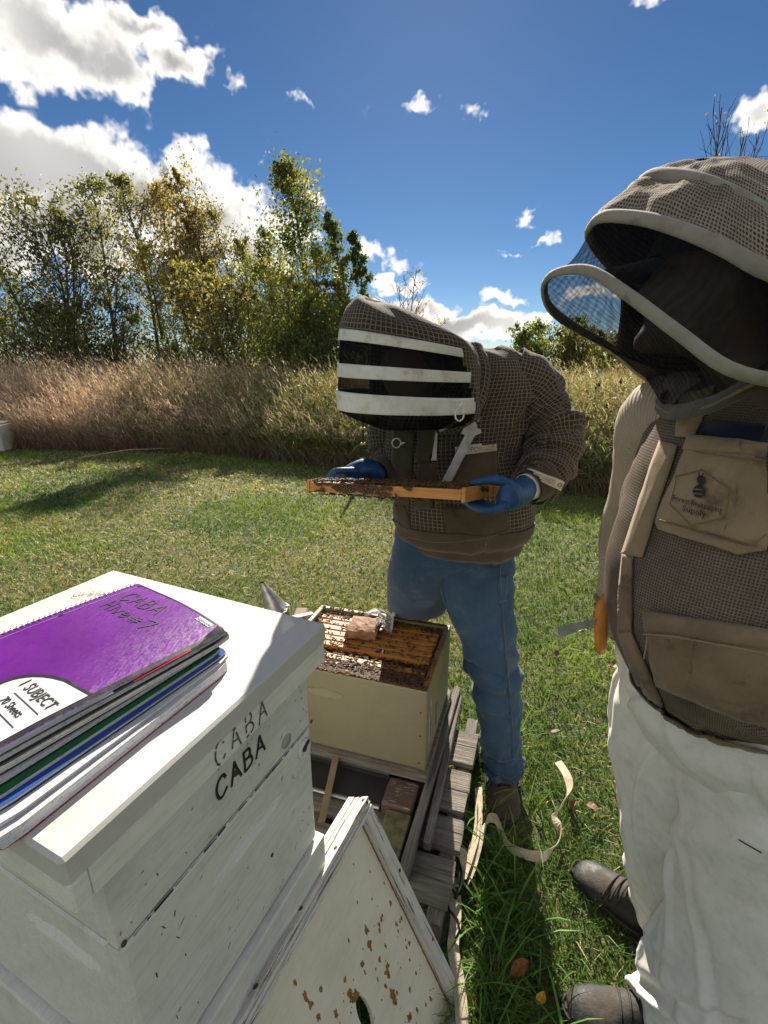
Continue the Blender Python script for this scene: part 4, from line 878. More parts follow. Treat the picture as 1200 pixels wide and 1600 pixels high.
BEE = bee_mesh(); BEE_V = np.empty(len(BEE.vertices) * 3, np.float32); BEE.vertices.foreach_get('co', BEE_V); BEE_V = BEE_V.reshape(-1, 3); BEE_F = [tuple(p.vertices) for p in BEE.polygons]; BEE_MI = [p.material_index for p in BEE.polygons]
def bee_matrix(p, n, ang, sc=1.0):
    n = Vector(n).normalized(); t = Vector((math.cos(ang), math.sin(ang), .13)); x = (t - n * t.dot(n)).normalized(); y = n.cross(x)
    return Matrix(((x.x * sc, y.x * sc, n.x * sc, p[0]), (x.y * sc, y.y * sc, n.y * sc, p[1]), (x.z * sc, y.z * sc, n.z * sc, p[2]), (0, 0, 0, 1)))
def bee_single(M, label, group):
    o = bpy.data.objects.new('honey_bee', BEE); link(o); o.matrix_world = M; tag(o, label, 'bee', group)
def bee_mass(name, Ms, label):
    V = []; F = []; mi = []
    for M in Ms:
        A_ = np.array(M); v = BEE_V @ A_[:3, :3].T + A_[:3, 3]; o = sum(map(len, V)) if False else len(V) * len(BEE_V); V.append(v); F += [tuple(i + o for i in f) for f in BEE_F]; mi += BEE_MI
    o = mesh(name, np.concatenate(V), F, list(BEE.materials), None, True, None, mi); tag(o, label, 'bees', kind='stuff'); return o
rs = random.Random(11)
def ybee(x, y, z, n=(0, 0, 1)):
    p = YM @ Vector((x, y, z)); nn = (YM.to_3x3() @ Vector(n)); return bee_matrix(p, nn, rs.uniform(0, 6.28), rs.uniform(1.0, 1.25))
Ms = []
def top_z(y): return .5195 if min(abs(y - f) for f in FR) < .0135 else .508 - rs.uniform(0, .006)
for k in range(1300):      # dense front third
    y = abs(rs.gauss(.04, .036)) + .004; x = rs.uniform(BX + .02, -.006); Ms.append(ybee(x, y, (.531 if y < .02 else top_z(y) + rs.uniform(0, .006))))
for k in range(170): x = rs.uniform(BX + .03, -.02); y = rs.uniform(.122, .160); Ms.append(ybee(x, y, rs.uniform(.45, .512)))
for k in range(170): x = rs.uniform(BX + .02, -.02); y = rs.gauss(.150, .018) ; Ms.append(ybee(x, y, top_z(y)))
for k in range(160): y = rs.uniform(.355, .405); Ms.append(ybee(rs.uniform(BX + .02, -.01), y, (.531 if y > .394 else top_z(y))))
for k in range(210): y = rs.uniform(.18, .36); Ms.append(ybee(rs.uniform(BX + .02, -.01), y, top_z(y)))
for k in range(60): y = rs.uniform(.02, .40); Ms.append(ybee(rs.uniform(-.03, -.012), y, .531 if rs.random() < .4 else .515))
rs.shuffle(Ms)
for M in Ms[:170]: bee_single(M, 'honey bee crawling over the frame tops of the olive hive', 'bees on the open hive')
bee_mass('honey_bees', Ms[170:], 'mass of honey bees crawling between the frames of the olive hive')

# ------------------------------------------------------------------ leaning cover with an oval hole
k_ = 1.165; O_ = Vector((0, 0, CAM_H))
LA, LB_, LD_ = (O_ + (Vector(v) - O_) * k_ for v in ((-.032, .754, .663), (.172, .657, .219), (-.204, .378, .666)))
ex = (LD_ - LA).normalized(); ey = (LB_ - LA); ey = (ey - ex * ey.dot(ex)).normalized(); en = ex.cross(ey).normalized()
if en.y > 0: en = -en
lc = bpy.data.objects.new('hive_cover', None); link(lc)
Mlc = Matrix(((ex.x, ey.x, en.x, LA.x), (ex.y, ey.y, en.y, LA.y), (ex.z, ey.z, en.z, LA.z), (0, 0, 0, 1)))
flip = Mlc.to_3x3().determinant() < 0
if flip:
    Mlc = Matrix(((-ex.x, ey.x, en.x, LA.x), (-ex.y, ey.y, en.y, LA.y), (-ex.z, ey.z, en.z, LA.z), (0, 0, 0, 1)))
SX = -1 if flip else 1
lc.matrix_world = Mlc; tag(lc, 'weathered white wooden hive cover with oval hole leaning on the white hive', 'hive cover')
CW, CL_, RT, DP = .475, .588, .030, .060
def cbox(nm, x0, x1, y0, y1, z0, z1, mat, bev=.002): 
    lo, hi = (min(x0 * SX, x1 * SX), y0, z0), (max(x0 * SX, x1 * SX), y1, z1); return box(nm, lo, hi, mat, lc, bev)
M_OLDX = M_OLD; M_OLDY = paintmat('weathered_white_paint_long', (.68, .66, .60), dirt=(.13, .11, .09), chips=.16, grain=(26, 1.2, 26), gs=.7, rough=.75)
# top rail seen edge-on is built of weathered layers
for i, (z0, z1, in_) in enumerate(((-DP, -.042, 0), (-.0415, -.034, .0022), (-.0335, -.0275, .0008), (-.027, -.0215, .0026), (-.021, -.0075, .0003))):
    cbox('rail_layer', .0, CW, .0 + in_, RT, z0, z1, M_OLDX, .0012)
for i, (y0, y1, dz) in enumerate(((.0, .0072, 0), (.0077, .0118, -.0022), (.0123, .0168, -.0006), (.0173, .0212, -.0026), (.0217, RT, -.0002))):
    cbox('rail_layer', .0, CW, y0, y1, -.0072, dz, M_OLDX, .001)
cbox('side_rail', .0, RT, RT + .0005, CL_ - RT, -DP, 0, M_OLDY); cbox('side_rail', CW - RT, CW, RT + .0005, CL_ - RT, -DP, 0, M_OLDY); cbox('bottom_rail', 0, CW, CL_ - RT + .0005, CL_, -DP, 0, M_OLDX)
for (x, y) in ((.012, .006), (.012, CL_ * .33), (.012, CL_ * .66)): 
    lathe('screw', [(.0004, 0), (.0042, 0), (.0036, .0009), (.0004, .0012)], M_SCREW, lc, 10, Matrix.Translation((x * SX, y, .0)))
for x in (.012, .14, .27, .40): lathe('screw', [(.0004, 0), (.005, 0), (.0042, .0009), (.0004, .0012)], M_SCREW, lc, 10, Matrix.Translation((x * SX, .0003, -.008)) @ Matrix.Rotation(R(90), 4, 'X'))
# recessed panel with a real oval hole
ZP = -.026; n = 64; V = []; hx, hy, ha_, hb_ = CW / 2, CL_ / 2 - .002, .0165, .041
px0, px1, py0, py1 = RT + .0004, CW - RT - .0004, RT + .0004, CL_ - RT - .0004
rings = []
for f in (0, .02, .25, .6, 1.0):
    for k in range(n):
        a = 2 * math.pi * k / n; ca_, sa = math.cos(a), math.sin(a); e = Vector((hx + ha_ * ca_, hy + hb_ * sa)); dx, dy = ca_ * .35, sa; t = min(((px1 - e.x) if dx > 0 else (px0 - e.x)) / dx if abs(dx) > 1e-6 else 1e9, ((py1 - e.y) if dy > 0 else (py0 - e.y)) / dy if abs(dy) > 1e-6 else 1e9)
        q = e + Vector((dx, dy)) * t * f; V.append(Vector((q.x * SX, q.y, ZP)))
F = [(r * n + k, r * n + (k + 1) % n, (r + 1) * n + (k + 1) % n, (r + 1) * n + k) for r in range(4) for k in range(n)]
o0 = len(V)
for k in range(n): V.append(V[k] + Vector((0, 0, -.009)))
F += [(k, o0 + k, o0 + (k + 1) % n, (k + 1) % n) for k in range(n)]
pnl = mesh('panel', V, F, M_PANEL, lc)
cbox('panel_corner', px0, px1, py0, py1, ZP - .0105, ZP - .0095, M_PANEL, 0) if False else None
# back board that the ring mesh's corners rest on (four fillers so the recess is closed)
for (a0, a1, c0, c1) in ((px0, hx - .03, py0, py1), (hx + .03, px1, py0, py1), (hx - .03, hx + .03, py0, hy - .05), (hx - .03, hx + .03, hy + .05, py1)): cbox('panel_backing', a0, a1, c0, c1, ZP - .008, ZP - .0008, M_PANEL, 0)
# propolis spots and the amber bead along the far rail
V, F = [], []; rs2 = random.Random(21)
def spot(x, y, r):
    a0 = rs2.uniform(0, 6.28); m = 12; o = len(V); V.append(Vector((x * SX, y, ZP + .0022)))
    for k in range(m): a = a0 + 2 * math.pi * k / m; q = r * rs2.uniform(.35, 1.2); V.append(Vector(((x + q * math.cos(a) * .75) * SX, y + q * math.sin(a) * 1.2, ZP + .0004)))
    F.extend([(o, o + 1 + k, o + 1 + (k + 1) % m) for k in range(m)])
for (pxx, pyy, r) in ((558, 1410, .0035), (581, 1405, .003), (597, 1430, .004), (610, 1412, .006), (573, 1452, .008), (592, 1445, .006), (578, 1476, .009), (602, 1478, .005), (545, 1470, .004), (566, 1505, .007), (605, 1520, .0105), (539, 1532, .007), (549, 1560, .0135), (556, 1555, .012), (615, 1560, .012), (613, 1550, .010), (640, 1545, .006), (501, 1545, .005), (477, 1555, .008), (485, 1570, .008), (525, 1585, .008), (460, 1535, .006), (640, 1500, .004), (650, 1520, .004), (635, 1480, .004), (625, 1440, .005), (622, 1455, .004), (578, 1362, .003), (590, 1335, .003), (600, 1380, .003), (552, 1350, .003), (640, 1590, .010), (497, 1590, .007), (570, 1520, .004), (590, 1530, .004), (665, 1570, .004)):
    w_ = PP(pxx, pyy, LA + en * ZP, en); q = Mlc.inverted() @ w_; spot(q.x * SX, q.y, r * 1.1)
for k in range(130): spot(rs2.uniform(px0 + .01, px1 - .01), rs2.uniform(.2, py1), rs2.choice([.0015, .002, .003, .006]))
sp = mesh('propolis_spots', V, F, M_PROP, pnl); tag(sp, kind='stuff')
tube('propolis_bead', [(SX * (px0 + .002 + .0006 * math.sin(k * 2.1)), py0 + (py1 - py0) * k / 60, ZP + .001) for k in range(61)], [.0014 + .0008 * rs2.random() for k in range(61)], M_PROP, lc, 6)
tube('propolis_bead', [(SX * (px0 + (px1 - px0) * k / 40), py0 + .0015, ZP + .001) for k in range(41)], [.0007 + .0004 * rs2.random() for k in range(41)], simple('pale_propolis', (.5, .42, .22), .6), lc, 6)

# ------------------------------------------------------------------ straps
def ribbon(name, pts, width, mat, label, cat, parent=None, th=.0012, n=60, sides=None):
    """pts: list of (point, side vector)"""
    A_ = crom([list(p) + list(s) for p, s in pts], n); V, F = [], []
    for i in range(n):
        p = Vector(A_[i][:3]); s = Vector(A_[i][3:]).normalized() * width / 2; t = Vector(A_[min(i + 1, n - 1)][:3]) - Vector(A_[max(i - 1, 0)][:3]); nn = s.cross(t).normalized() * th / 2
        V += [p - s + nn, p + s + nn, p + s - nn, p - s - nn]
    for i in range(n - 1):
        for k in range(4): F.append((i * 4 + k, i * 4 + (k + 1) % 4, (i + 1) * 4 + (k + 1) % 4, (i + 1) * 4 + k))
    F += [(3, 2, 1, 0), tuple((n - 1) * 4 + k for k in range(4))]
    o = mesh(name, V, F, mat, parent)
    if label: tag(o, label, cat)
    return o
G = lambda x, y, z=.03: PZ(x, y, z + .02)
UP, SIDE = (0, 0, 1), (1, 0, 0)
sp1 = [(G(872, 1190, .05), (1, .2, .3)), (G(886, 1212, .06), (1, -.1, .2)), (G(890, 1235, .055), (.9, .5, .3)), (G(878, 1258, .05), (.5, .6, .8)), (G(866, 1275, .045), (.9, .4, -.5)), (G(876, 1300, .04), (.2, .3, 1)), (G(868, 1322, .035), (.7, .5, .3)), (G(850, 1338, .04), (.2, .9, .5)), (G(822, 1335, .04), (0, .6, .9)), (G(795, 1322, .035), (.1, .2, 1)), (G(782, 1298, .04), (.3, .1, 1)), (G(775, 1280, .06), (.2, .7, .6)), (G(762, 1280, .05), (.2, .9, .3)), (G(752, 1300, .05), (.9, .1, .3)), (G(745, 1330, .045), (.9, .1, .2)), (G(738, 1360, .04), (.8, .2, .5)), (G(733, 1380, .05), (.5, .2, .9))]
ribbon('cargo_strap', sp1, .028, M_STRAP, 'loose tan webbing strap curling across the grass beside the boot', 'strap', n=110)
rb = bpy.data.objects.new('buckled_strap', None); rb.location = G(712, 1395, .02); link(rb); tag(rb, 'tan webbing strap with black hook and buckle beside the pallet', 'strap')
L0 = rb.location
def rel(lst): return [(p - L0, s) for p, s in lst]
ribbon('webbing', rel([(G(748, 1230, .05), (1, .1, 0)), (G(747, 1290, .05), (1, .1, .2)), (G(735, 1335, .05), (1, 0, .2)), (G(722, 1375, .05), (1, 0, .3))]), .026, M_STRAP, None, None, rb)
ribbon('webbing', rel([(G(710, 1425, .05), (1, .1, 0)), (G(704, 1385, .06), (1, 0, .2)), (G(702, 1350, .085), (1, 0, .2)), (G(710, 1328, .10), (.9, .2, .4)), (G(724, 1338, .09), (.8, .3, .6)), (G(722, 1365, .06), (.8, .3, .6))]), .028, M_STRAP, None, None, rb)
ribbon('webbing', rel([(G(712, 1400, .055), (1, .1, 0)), (G(712, 1440, .05), (1, 0, 0)), (G(708, 1480, .05), (1, 0, 0)), (G(716, 1530, .045), (1, 0, 0)), (G(722, 1590, .04), (1, 0, 0)), (G(725, 1640, .03), (1, 0, 0))]), .03, M_STRAP, None, None, rb)
tube('hook', [G(x, y, z_) - L0 for x, y, z_ in ((712, 1400, .06), (704, 1384, .075), (697, 1383, .08), (695, 1400, .08), (702, 1422, .08), (715, 1438, .08), (718, 1455, .07), (712, 1468, .06))], .0035, M_BLKM, rb, 8)
tube('buckle', [G(x, y, z_) - L0 for x, y, z_ in ((716, 1345, .085), (722, 1365, .075), (719, 1390, .07), (711, 1404, .07))], .0045, M_BLKM, rb, 8)
box('buckle_plate', (-.016, -.006, .028), (.016, .012, .036), M_STEEL, rb, .002)
ribbon('tie_strap', [(G(527, 1170, .20), (1, 0, .1)), (G(520, 1205, .19), (1, 0, .1)), (G(511, 1245, .165), (1, .1, 0)), (G(502, 1285, .15), (1, .2, 0))], .022, simple('brown_webbing', (.19, .135, .08), .85, bmp=.4), 'narrow brown strap hanging from the olive hive down to the pallet', 'strap')

# ------------------------------------------------------------------ smoker on a box behind the white hive
sbx = empty('wooden_crate', (-.42, 1.78, 0), R(20)); tag(sbx, 'pale wooden crate behind the white hive lid, only its corner showing', 'crate')
for k in range(4): box('slat', (-.16 + k * .082, -.15, .312), (-.082 + k * .082, .15, .33), woodmat('crate_pine', (.42, .34, .22), (.55, .46, .32), gs=.3) if k == 0 else bpy.data.materials['crate_pine'], sbx, .002)
for (x, y) in ((-.16, -.15), (.13, -.15), (-.16, .12), (.13, .12)): box('post', (x, y, 0), (x + .03, y + .03, .3115), bpy.data.materials['crate_pine'], sbx, .002)
wl = empty('wooden_lid_block', PZ(470, 962, .52) * 1.0, R(25)); wl.location.z = 0; tag(wl, 'whitish wooden lid end sticking up between the white and olive hives', 'lid')
box('board', (-.05, -.02, .0), (.05, .012, .525), M_OLD, wl, .004)
sk = empty('bee_smoker', PY(431, 945, 1.75), R(0)); sk.location.z = .331; tag(sk, 'dented metal bee smoker with a conical spout behind the lid', 'smoker')
zt = PY(431, 950, 1.75).z - .331
lathe('fire_can', [(.050, 0), (.052, .004), (.052, zt - .006), (.055, zt - .004), (.055, zt), (.047, zt + .001), (.045, .02)], M_STEEL, sk, 28)
tip = PY(409, 910, 1.75) - sk.location; c0 = Vector((0, 0, zt + .002)); ax = (tip - c0); V, F = [], []; nn = 24
for i in range(9):
    f = i / 8; c = c0 + ax * f; r_ = .046 * (1 - f) + .010 * f + (.003 if i == 0 else 0)
    for k in range(nn): a = 2 * math.pi * k / nn; V.append(c + Vector((math.cos(a) * r_, math.sin(a) * r_ * (1 - .1 * f), .25 * r_ * math.cos(a) * f)))
F = [(i * nn + k, i * nn + (k + 1) % nn, (i + 1) * nn + (k + 1) % nn, (i + 1) * nn + k) for i in range(8) for k in range(nn)]
mesh('spout_cone', V, F, M_STEEL, sk, True)
bt_, bh = [], []
box('bellows', (.07, -.045, .02), (.125, .045, zt - .02), simple('brown_bellows', (.16, .09, .05), .7), sk, .006); box('bracket', (.05, -.012, .05), (.071, .012, .075), M_STEEL, sk, .001); box('bracket', (.05, -.012, .10), (.071, .012, .12), M_STEEL, sk, .001)
tube('hinge_tab', [(.052, -.01, zt), (.058, -.02, zt + .012), (.050, -.024, zt + .024)], .006, M_STEEL, sk, 6)

# ------------------------------------------------------------------ far left box, fence post and wires, leaves on the lawn
p = PZ(10, 707, 0); fb = empty('white_hive_box', (p.x - .57, p.y, 0), R(4)); tag(fb, 'white box at the far left edge against the tall grass', 'box')
h_ = PY(8, 662, p.y).z
box('box_body', (-.25, 0, .0), (.50, .4, h_ - .03), M_WHITE_TOP, fb, .02); box('lid', (-.27, -.02, h_ - .0295), (.48, .42, h_ + .01), M_WHITE_TOP, fb, .01)
p = PZ(568, 745, 0); ps = empty('fence_post', (p.x, p.y, 0)); tag(ps, 'thin green steel fence post with yellow insulators', 'post'); fh = PY(568, 610, p.y).z
GP = simple('green_post_paint', (.02, .05, .035), .5); YI = simple('yellow_insulator', (.65, .50, .04), .45)
box('post_rib', (-.018, -.004, -.02), (.018, .004, fh), GP, ps, .001); box('post_web', (-.004, -.022, -.02), (.004, -.0045, fh), GP, ps, .001)
for py_ in (669, 693, 717):
    z_ = PY(568, py_, p.y).z; iz = box('insulator', (-.032, -.05, z_ - .016), (.032, .012, z_ + .016), YI, ps, .006); tube('pin', [(0, -.05, z_), (0, -.075, z_)], .008, YI, iz, 8)
WIRE = simple('fence_wire', (.35, .35, .33), .4, metal=.6)
for k, py_ in enumerate((669, 693, 717)):
    z_ = PY(568, py_, p.y).z; a = Vector((p.x, p.y - .078, z_)); b = PY(980, py_ + 14, p.y - .6); o = tube('electric_wire', [a + (b - a) * (i / 10) - Vector((0, 0, .05 * math.sin(math.pi * i / 10))) for i in range(11)], .003, WIRE, None, 5); tag(o, ['top strand of fence wire running right from the green post', 'middle strand of fence wire running right from the green post', 'bottom strand of fence wire running right from the green post'][k], 'wire', 'strands of the electric fence')
a, b = PY(545, 712, p.y), PY(566, 694, p.y); o = tube('wire_end', [a, a * .4 + b * .6 + Vector((-.01, 0, .03)), b], .004, WIRE, None, 5); tag(o, 'loose curled wire end sticking out left of the green post', 'wire')
a, b = PZ(120, 716, .06), PZ(275, 700, .10)
o = tube('fallen_stick', [a, a * .5 + b * .5 + Vector((0, 0, .05)), b], [.012, .010, .006], simple('bleached_stick', (.35, .28, .18), .9), None, 6); tag(o, 'long bleached stalk lying along the foot of the tall grass', 'stick')
LV = []
def leaf_mesh(seed):
    rr = random.Random(seed); V, F = [], []
    for i in range(7):
        f = i / 6; w = .30 * math.sin(math.pi * f) ** .8 + .02; z = .12 * math.sin(f * 3 + seed); V += [Vector((f - .5, -w, z + .10)), Vector((f - .5, 0, z)), Vector((f - .5, w, z + .08 + .05 * rr.random()))]
    F = [(i * 3 + k, i * 3 + k + 1, i * 3 + k + 4, i * 3 + k + 3) for i in range(6) for k in (0, 1)]
    me = bpy.data.meshes.new('fallen_leaf'); me.from_pydata([tuple(v) for v in V], [], F); return me
LM = {c: simple(c + '_leaf', col, .6, var=.3, scale=8) for c, col in (('yellow', (.62, .36, .03)), ('brown', (.16, .075, .035)), ('orange', (.36, .13, .03)))}
LEAVES = [(966, 1078, 'yellow', .06, 'bright yellow fallen leaf on the grass beside the trousers'), (867, 1143, 'brown', .05, 'brown curled leaf on the lawn between the two people'), (958, 1040, 'brown', .06, 'dark brown leaf under the orange handled tool'), (870, 1022, 'brown', .045, 'small brown leaf on the lawn left of the tool blade'), (812, 1515, 'orange', .055, 'orange brown leaf in the shaded grass at the bottom'), (895, 1258, 'brown', .04, 'tiny brown leaf touching the strap'), (925, 1262, 'brown', .045, 'brown leaf right of the curled strap'), (222, 730, 'orange', .22, 'rusty leaf clump on the far lawn near the tall grass'), (845, 1560, 'yellow', .035, 'small yellow leaf in the grass by the nearest boot'), (905, 985, 'yellow', .03, 'small yellow leaf on the lawn under the blade')]
for k, (x, y, c, s, lab) in enumerate(LEAVES):
    me = leaf_mesh(k + 1); me.materials.append(LM[c]); o = bpy.data.objects.new('fallen_leaf', me); link(o); q = PZ(x, y, .045); o.location = q; o.scale = (s, s, s); o.rotation_euler = (random.uniform(-.3, .3), random.uniform(-.3, .3), random.uniform(0, 6.28)); tag(o, lab, 'leaf', 'fallen leaves on the lawn')
# ------------------------------------------------------------------ people
from mathutils.bvhtree import BVHTree
def PT(x, y, t): return Vector((0, 0, CAM_H)) + ray(x, y) * t
def proj(P):
    q = Vector(P) - Vector((0, 0, CAM_H)); f = q.y * _c - q.z * _s; u = q.y * _s + q.z * _c
    return 600 + F_PX * q.x / f, 800 - F_PX * u / f
def clothmat(name, col, col2=None, rough=.85, weave=700, wb=.25, dirt=None, dscale=5, sheen=.2, trans=0.0, fold=.0, fscale=9):
    m, g, b = newmat(name); co = objco(g); n1 = g.noise(co, dscale, 5, .6); n2 = g.noise(co, weave, 2, .6); n3 = g.noise(co, 45, 5, .6)
    c = g.mix(g.maprange(n1, .35, .68), (*col, 1), (*(col2 or tuple(x * .75 for x in col)), 1))
    c = g.mix(g.math('MULTIPLY', g.maprange(n3, .45, .75), .35), c, tuple(x * .6 for x in col) + (1,))
    if dirt: c = g.mix(g.maprange(g.noise(co, dscale * 2.3, 6, .7), .52, .72), c, (*dirt, 1))
    g.put(b.inputs['Base Color'], c); b.inputs['Roughness'].default_value = rough; b.inputs['Specular IOR Level'].default_value = .2; b.inputs['Sheen Weight'].default_value = sheen
    h = g.math('ADD', g.math('MULTIPLY', n2, .4), g.math('MULTIPLY', n3, .6))
    if fold: h = g.math('ADD', h, g.math('MULTIPLY', g.noise(co, fscale, 3, .5, 1.2), fold))
    bump(g, b, h, wb, .004)
    if trans:
        t = g.node('ShaderNodeBsdfTranslucent'); g.put(t.inputs[0], c); mx = g.node('ShaderNodeMixShader'); mx.inputs[0].default_value = trans
        g.l.new(b.outputs[0], mx.inputs[1]); g.l.new(t.outputs[0], mx.inputs[2]); g.l.new(mx.outputs[0], g.n['Material Output'].inputs[0])
    return m
def gridmat(name, cell, line, spacing=.0118, lw=.17):
    """square-mesh jacket fabric: raised pale threads over a dark layer, laid out in cloth metres (UV)"""
    m, g, b = newmat(name); uv = g.node('ShaderNodeTexCoord').outputs['UV']; wob = g.noise(uv, 40, 2, out=1)
    uv2 = g.vmath('ADD', uv, g.vmath('SCALE', g.vmath('SUBTRACT', wob, (.5, .5, .5)), .004))
    s = g.node('ShaderNodeSeparateXYZ'); g.l.new(g.vmath('SCALE', uv2, 1 / spacing), s.inputs[0])
    def tri(x): return g.math('ABSOLUTE', g.math('SUBTRACT', g.math('FRACT', x), .5))     # .5 on the thread
    ln = g.math('MAXIMUM', tri(s.outputs[0]), tri(s.outputs[1])); k = g.maprange(ln, .5 - lw * .75, .5 - lw * .35)
    co = objco(g); n1 = g.noise(co, 6, 5); n2 = g.noise(co, 800, 2)
    lc_ = g.mix(g.maprange(n1, .3, .7), (*line, 1), tuple(x * .7 for x in line) + (1,)); cc = g.mix(g.maprange(n2, .3, .7), (*cell, 1), tuple(x * 1.7 for x in cell) + (1,))
    g.put(b.inputs['Base Color'], g.mix(k, cc, lc_)); b.inputs['Roughness'].default_value = .9; b.inputs['Specular IOR Level'].default_value = .15; b.inputs['Sheen Weight'].default_value = .15
    bump(g, b, g.math('ADD', k, g.math('MULTIPLY', n2, .3)), .5, .003); return m
def netmat(name, col, alpha, freq=0.0):
    """fine insect netting: threads far below a pixel, so an even share of light passes straight through"""
    m, g, b = newmat(name); co = objco(g); g.put(b.inputs['Base Color'], (*col, 1)); b.inputs['Roughness'].default_value = .9; b.inputs['Specular IOR Level'].default_value = 0.0
    t = g.node('ShaderNodeBsdfTransparent'); mx = g.node('ShaderNodeMixShader'); lw = g.node('ShaderNodeLayerWeight', ins={'Blend': .35})
    a = g.math('ADD', alpha, g.math('MULTIPLY', lw.outputs['Facing'], (1 - alpha) * .55))
    if freq:
        w = g.node('ShaderNodeTexWave', wave_type='RINGS', ins={'Vector': g.mapping(co, (1, 1, 1), loc=(-.3, -.8, -1.55)), 'Scale': freq, 'Distortion': 6.0, 'Detail': 2.0, 'Detail Scale': 1.5})
        a = g.math('MULTIPLY', a, g.maprange(w.outputs[1], 0, 1, .75, 1.15))
    g.put(mx.inputs[0], g.math('MINIMUM', a, 1.0)); g.l.new(t.outputs[0], mx.inputs[1]); g.l.new(b.outputs[0], mx.inputs[2]); g.l.new(mx.outputs[0], g.n['Material Output'].inputs[0]); return m
def dotmat(name, base, hole, spacing=.0042, ang=.6, soft=.0):
    """three-layer ventilated fabric: rows of small round holes (UV metres)"""
    m, g, b = newmat(name); uv = g.node('ShaderNodeTexCoord').outputs['UV']; co = objco(g)
    v = g.node('ShaderNodeTexVoronoi', feature='F1', ins={'Vector': g.mapping(uv, (1 / spacing, .8 / spacing, 1)), 'Scale': 1.0, 'Randomness': .12}); k = g.maprange(v.outputs['Distance'], .22, .42)
    n1 = g.noise(co, 5, 5, .65); n2 = g.noise(co, 22, 5, .65)
    cb = g.mix(g.maprange(n1, .35, .68), (*base, 1), tuple(x * .52 for x in base) + (1,)); cb = g.mix(g.math('MULTIPLY', g.maprange(n2, .5, .75), .45), cb, tuple(x * .45 for x in base) + (1,))
    g.put(b.inputs['Base Color'], g.mix(k, (*hole, 1), cb)); b.inputs['Roughness'].default_value = .9; b.inputs['Specular IOR Level'].default_value = .15
    bump(g, b, g.math('ADD', k, g.math('MULTIPLY', n2, .5)), .5, .003); return m
def ribmat(name, base, spacing=.006):
    m, g, b = newmat(name); uv = g.node('ShaderNodeTexCoord').outputs['UV']; co = objco(g); s = g.node('ShaderNodeSeparateXYZ'); g.l.new(uv, s.inputs[0])
    k = g.math('SINE', g.math('MULTIPLY', s.outputs[1], 6.283 / spacing)); n1 = g.noise(co, 6, 5)
    c = g.mix(g.maprange(n1, .35, .7), (*base, 1), tuple(x * .65 for x in base) + (1,)); c = g.mix(g.math('MULTIPLY', g.maprange(k, -.2, .9), .3), c, tuple(x * .5 for x in base) + (1,))
    g.put(b.inputs['Base Color'], c); b.inputs['Roughness'].default_value = .9; bump(g, b, k, .35, .002); return m

def ringpx(xl, yl, xr, yr, Y, dep, n=48, tilt=0.0, pw=2.0, back=None, YR=None):
    L, Rr = PY(xl, yl, Y), PY(xr, yr, YR or Y); c = (L + Rr) / 2; a = (Rr - L) / 2; o = []
    for k in range(n):
        th = 2 * math.pi * k / n; cs, sn = math.cos(th), math.sin(th); r_ = (abs(cs) ** pw + abs(sn) ** pw) ** (-1 / pw); d = dep if sn > 0 else (back or dep)
        o.append(c + a * cs * r_ + Vector((0, -d, tilt if sn > 0 else -tilt)) * sn * r_)
    return o
def loft_rows(rings, rows):
    A_ = np.array([[tuple(p) for p in r] for r in rings]); n = A_.shape[1]; return crom(A_.reshape(len(rings), -1), rows).reshape(rows, n, 3)
def rownorm(Rw):
    du = np.roll(Rw, -1, 1) - np.roll(Rw, 1, 1); dv = np.gradient(Rw, axis=0); n = np.cross(du, dv); l = np.linalg.norm(n, axis=2, keepdims=True); n = n / np.maximum(l, 1e-9)
    c = Rw.mean(1, keepdims=True); s = np.sign(((Rw - c) * n).sum()); return n * (s if s != 0 else 1)
def wrinkle(Rw, amp, seed=0, fu=7, fv=12, dirn=.5, sharp=True, folds=()):
    """sculpted cloth folds pushed along the surface normal"""
    m, n, _ = Rw.shape; L = np.concatenate([[0], np.cumsum(np.linalg.norm(np.diff(Rw.mean(1), axis=0), axis=1))]); per = np.linalg.norm(np.roll(Rw, -1, 1) - Rw, axis=2).sum(1).mean()
    th = np.arange(n) / n * 2 * np.pi; X = np.cos(th)[None] * per / 6.28 * fu; Y_ = np.sin(th)[None] * per / 6.28 * fu; Z = L[:, None] * fv
    f1 = fbm(X + Z * dirn + seed * 3.1 + 50, Y_ + Z + 20, seed, 3); f2 = fbm(X - Y_ + Z * .7 + 70 + seed, Y_ * 1.3 - Z * 1.1 + 90, seed + 9, 3)
    r_ = (1 - np.abs(2 * f1 - 1) * 2.2) if sharp else (2 * f1 - 1); d = amp * (r_ * .65 + (2 * f2 - 1) * .8)
    for (row, width, a, nw) in folds:      # rings of compression folds (elbow, knee, ankle)
        t = (np.arange(m) / (m - 1))[:, None]; env = np.exp(-((t - row) / width) ** 2); d = d + a * env * np.sin(t * nw * 6.28 + 1.6 * np.sin(th + seed)[None] + 3 * f1)
    return Rw + rownorm(Rw) * d[..., None]
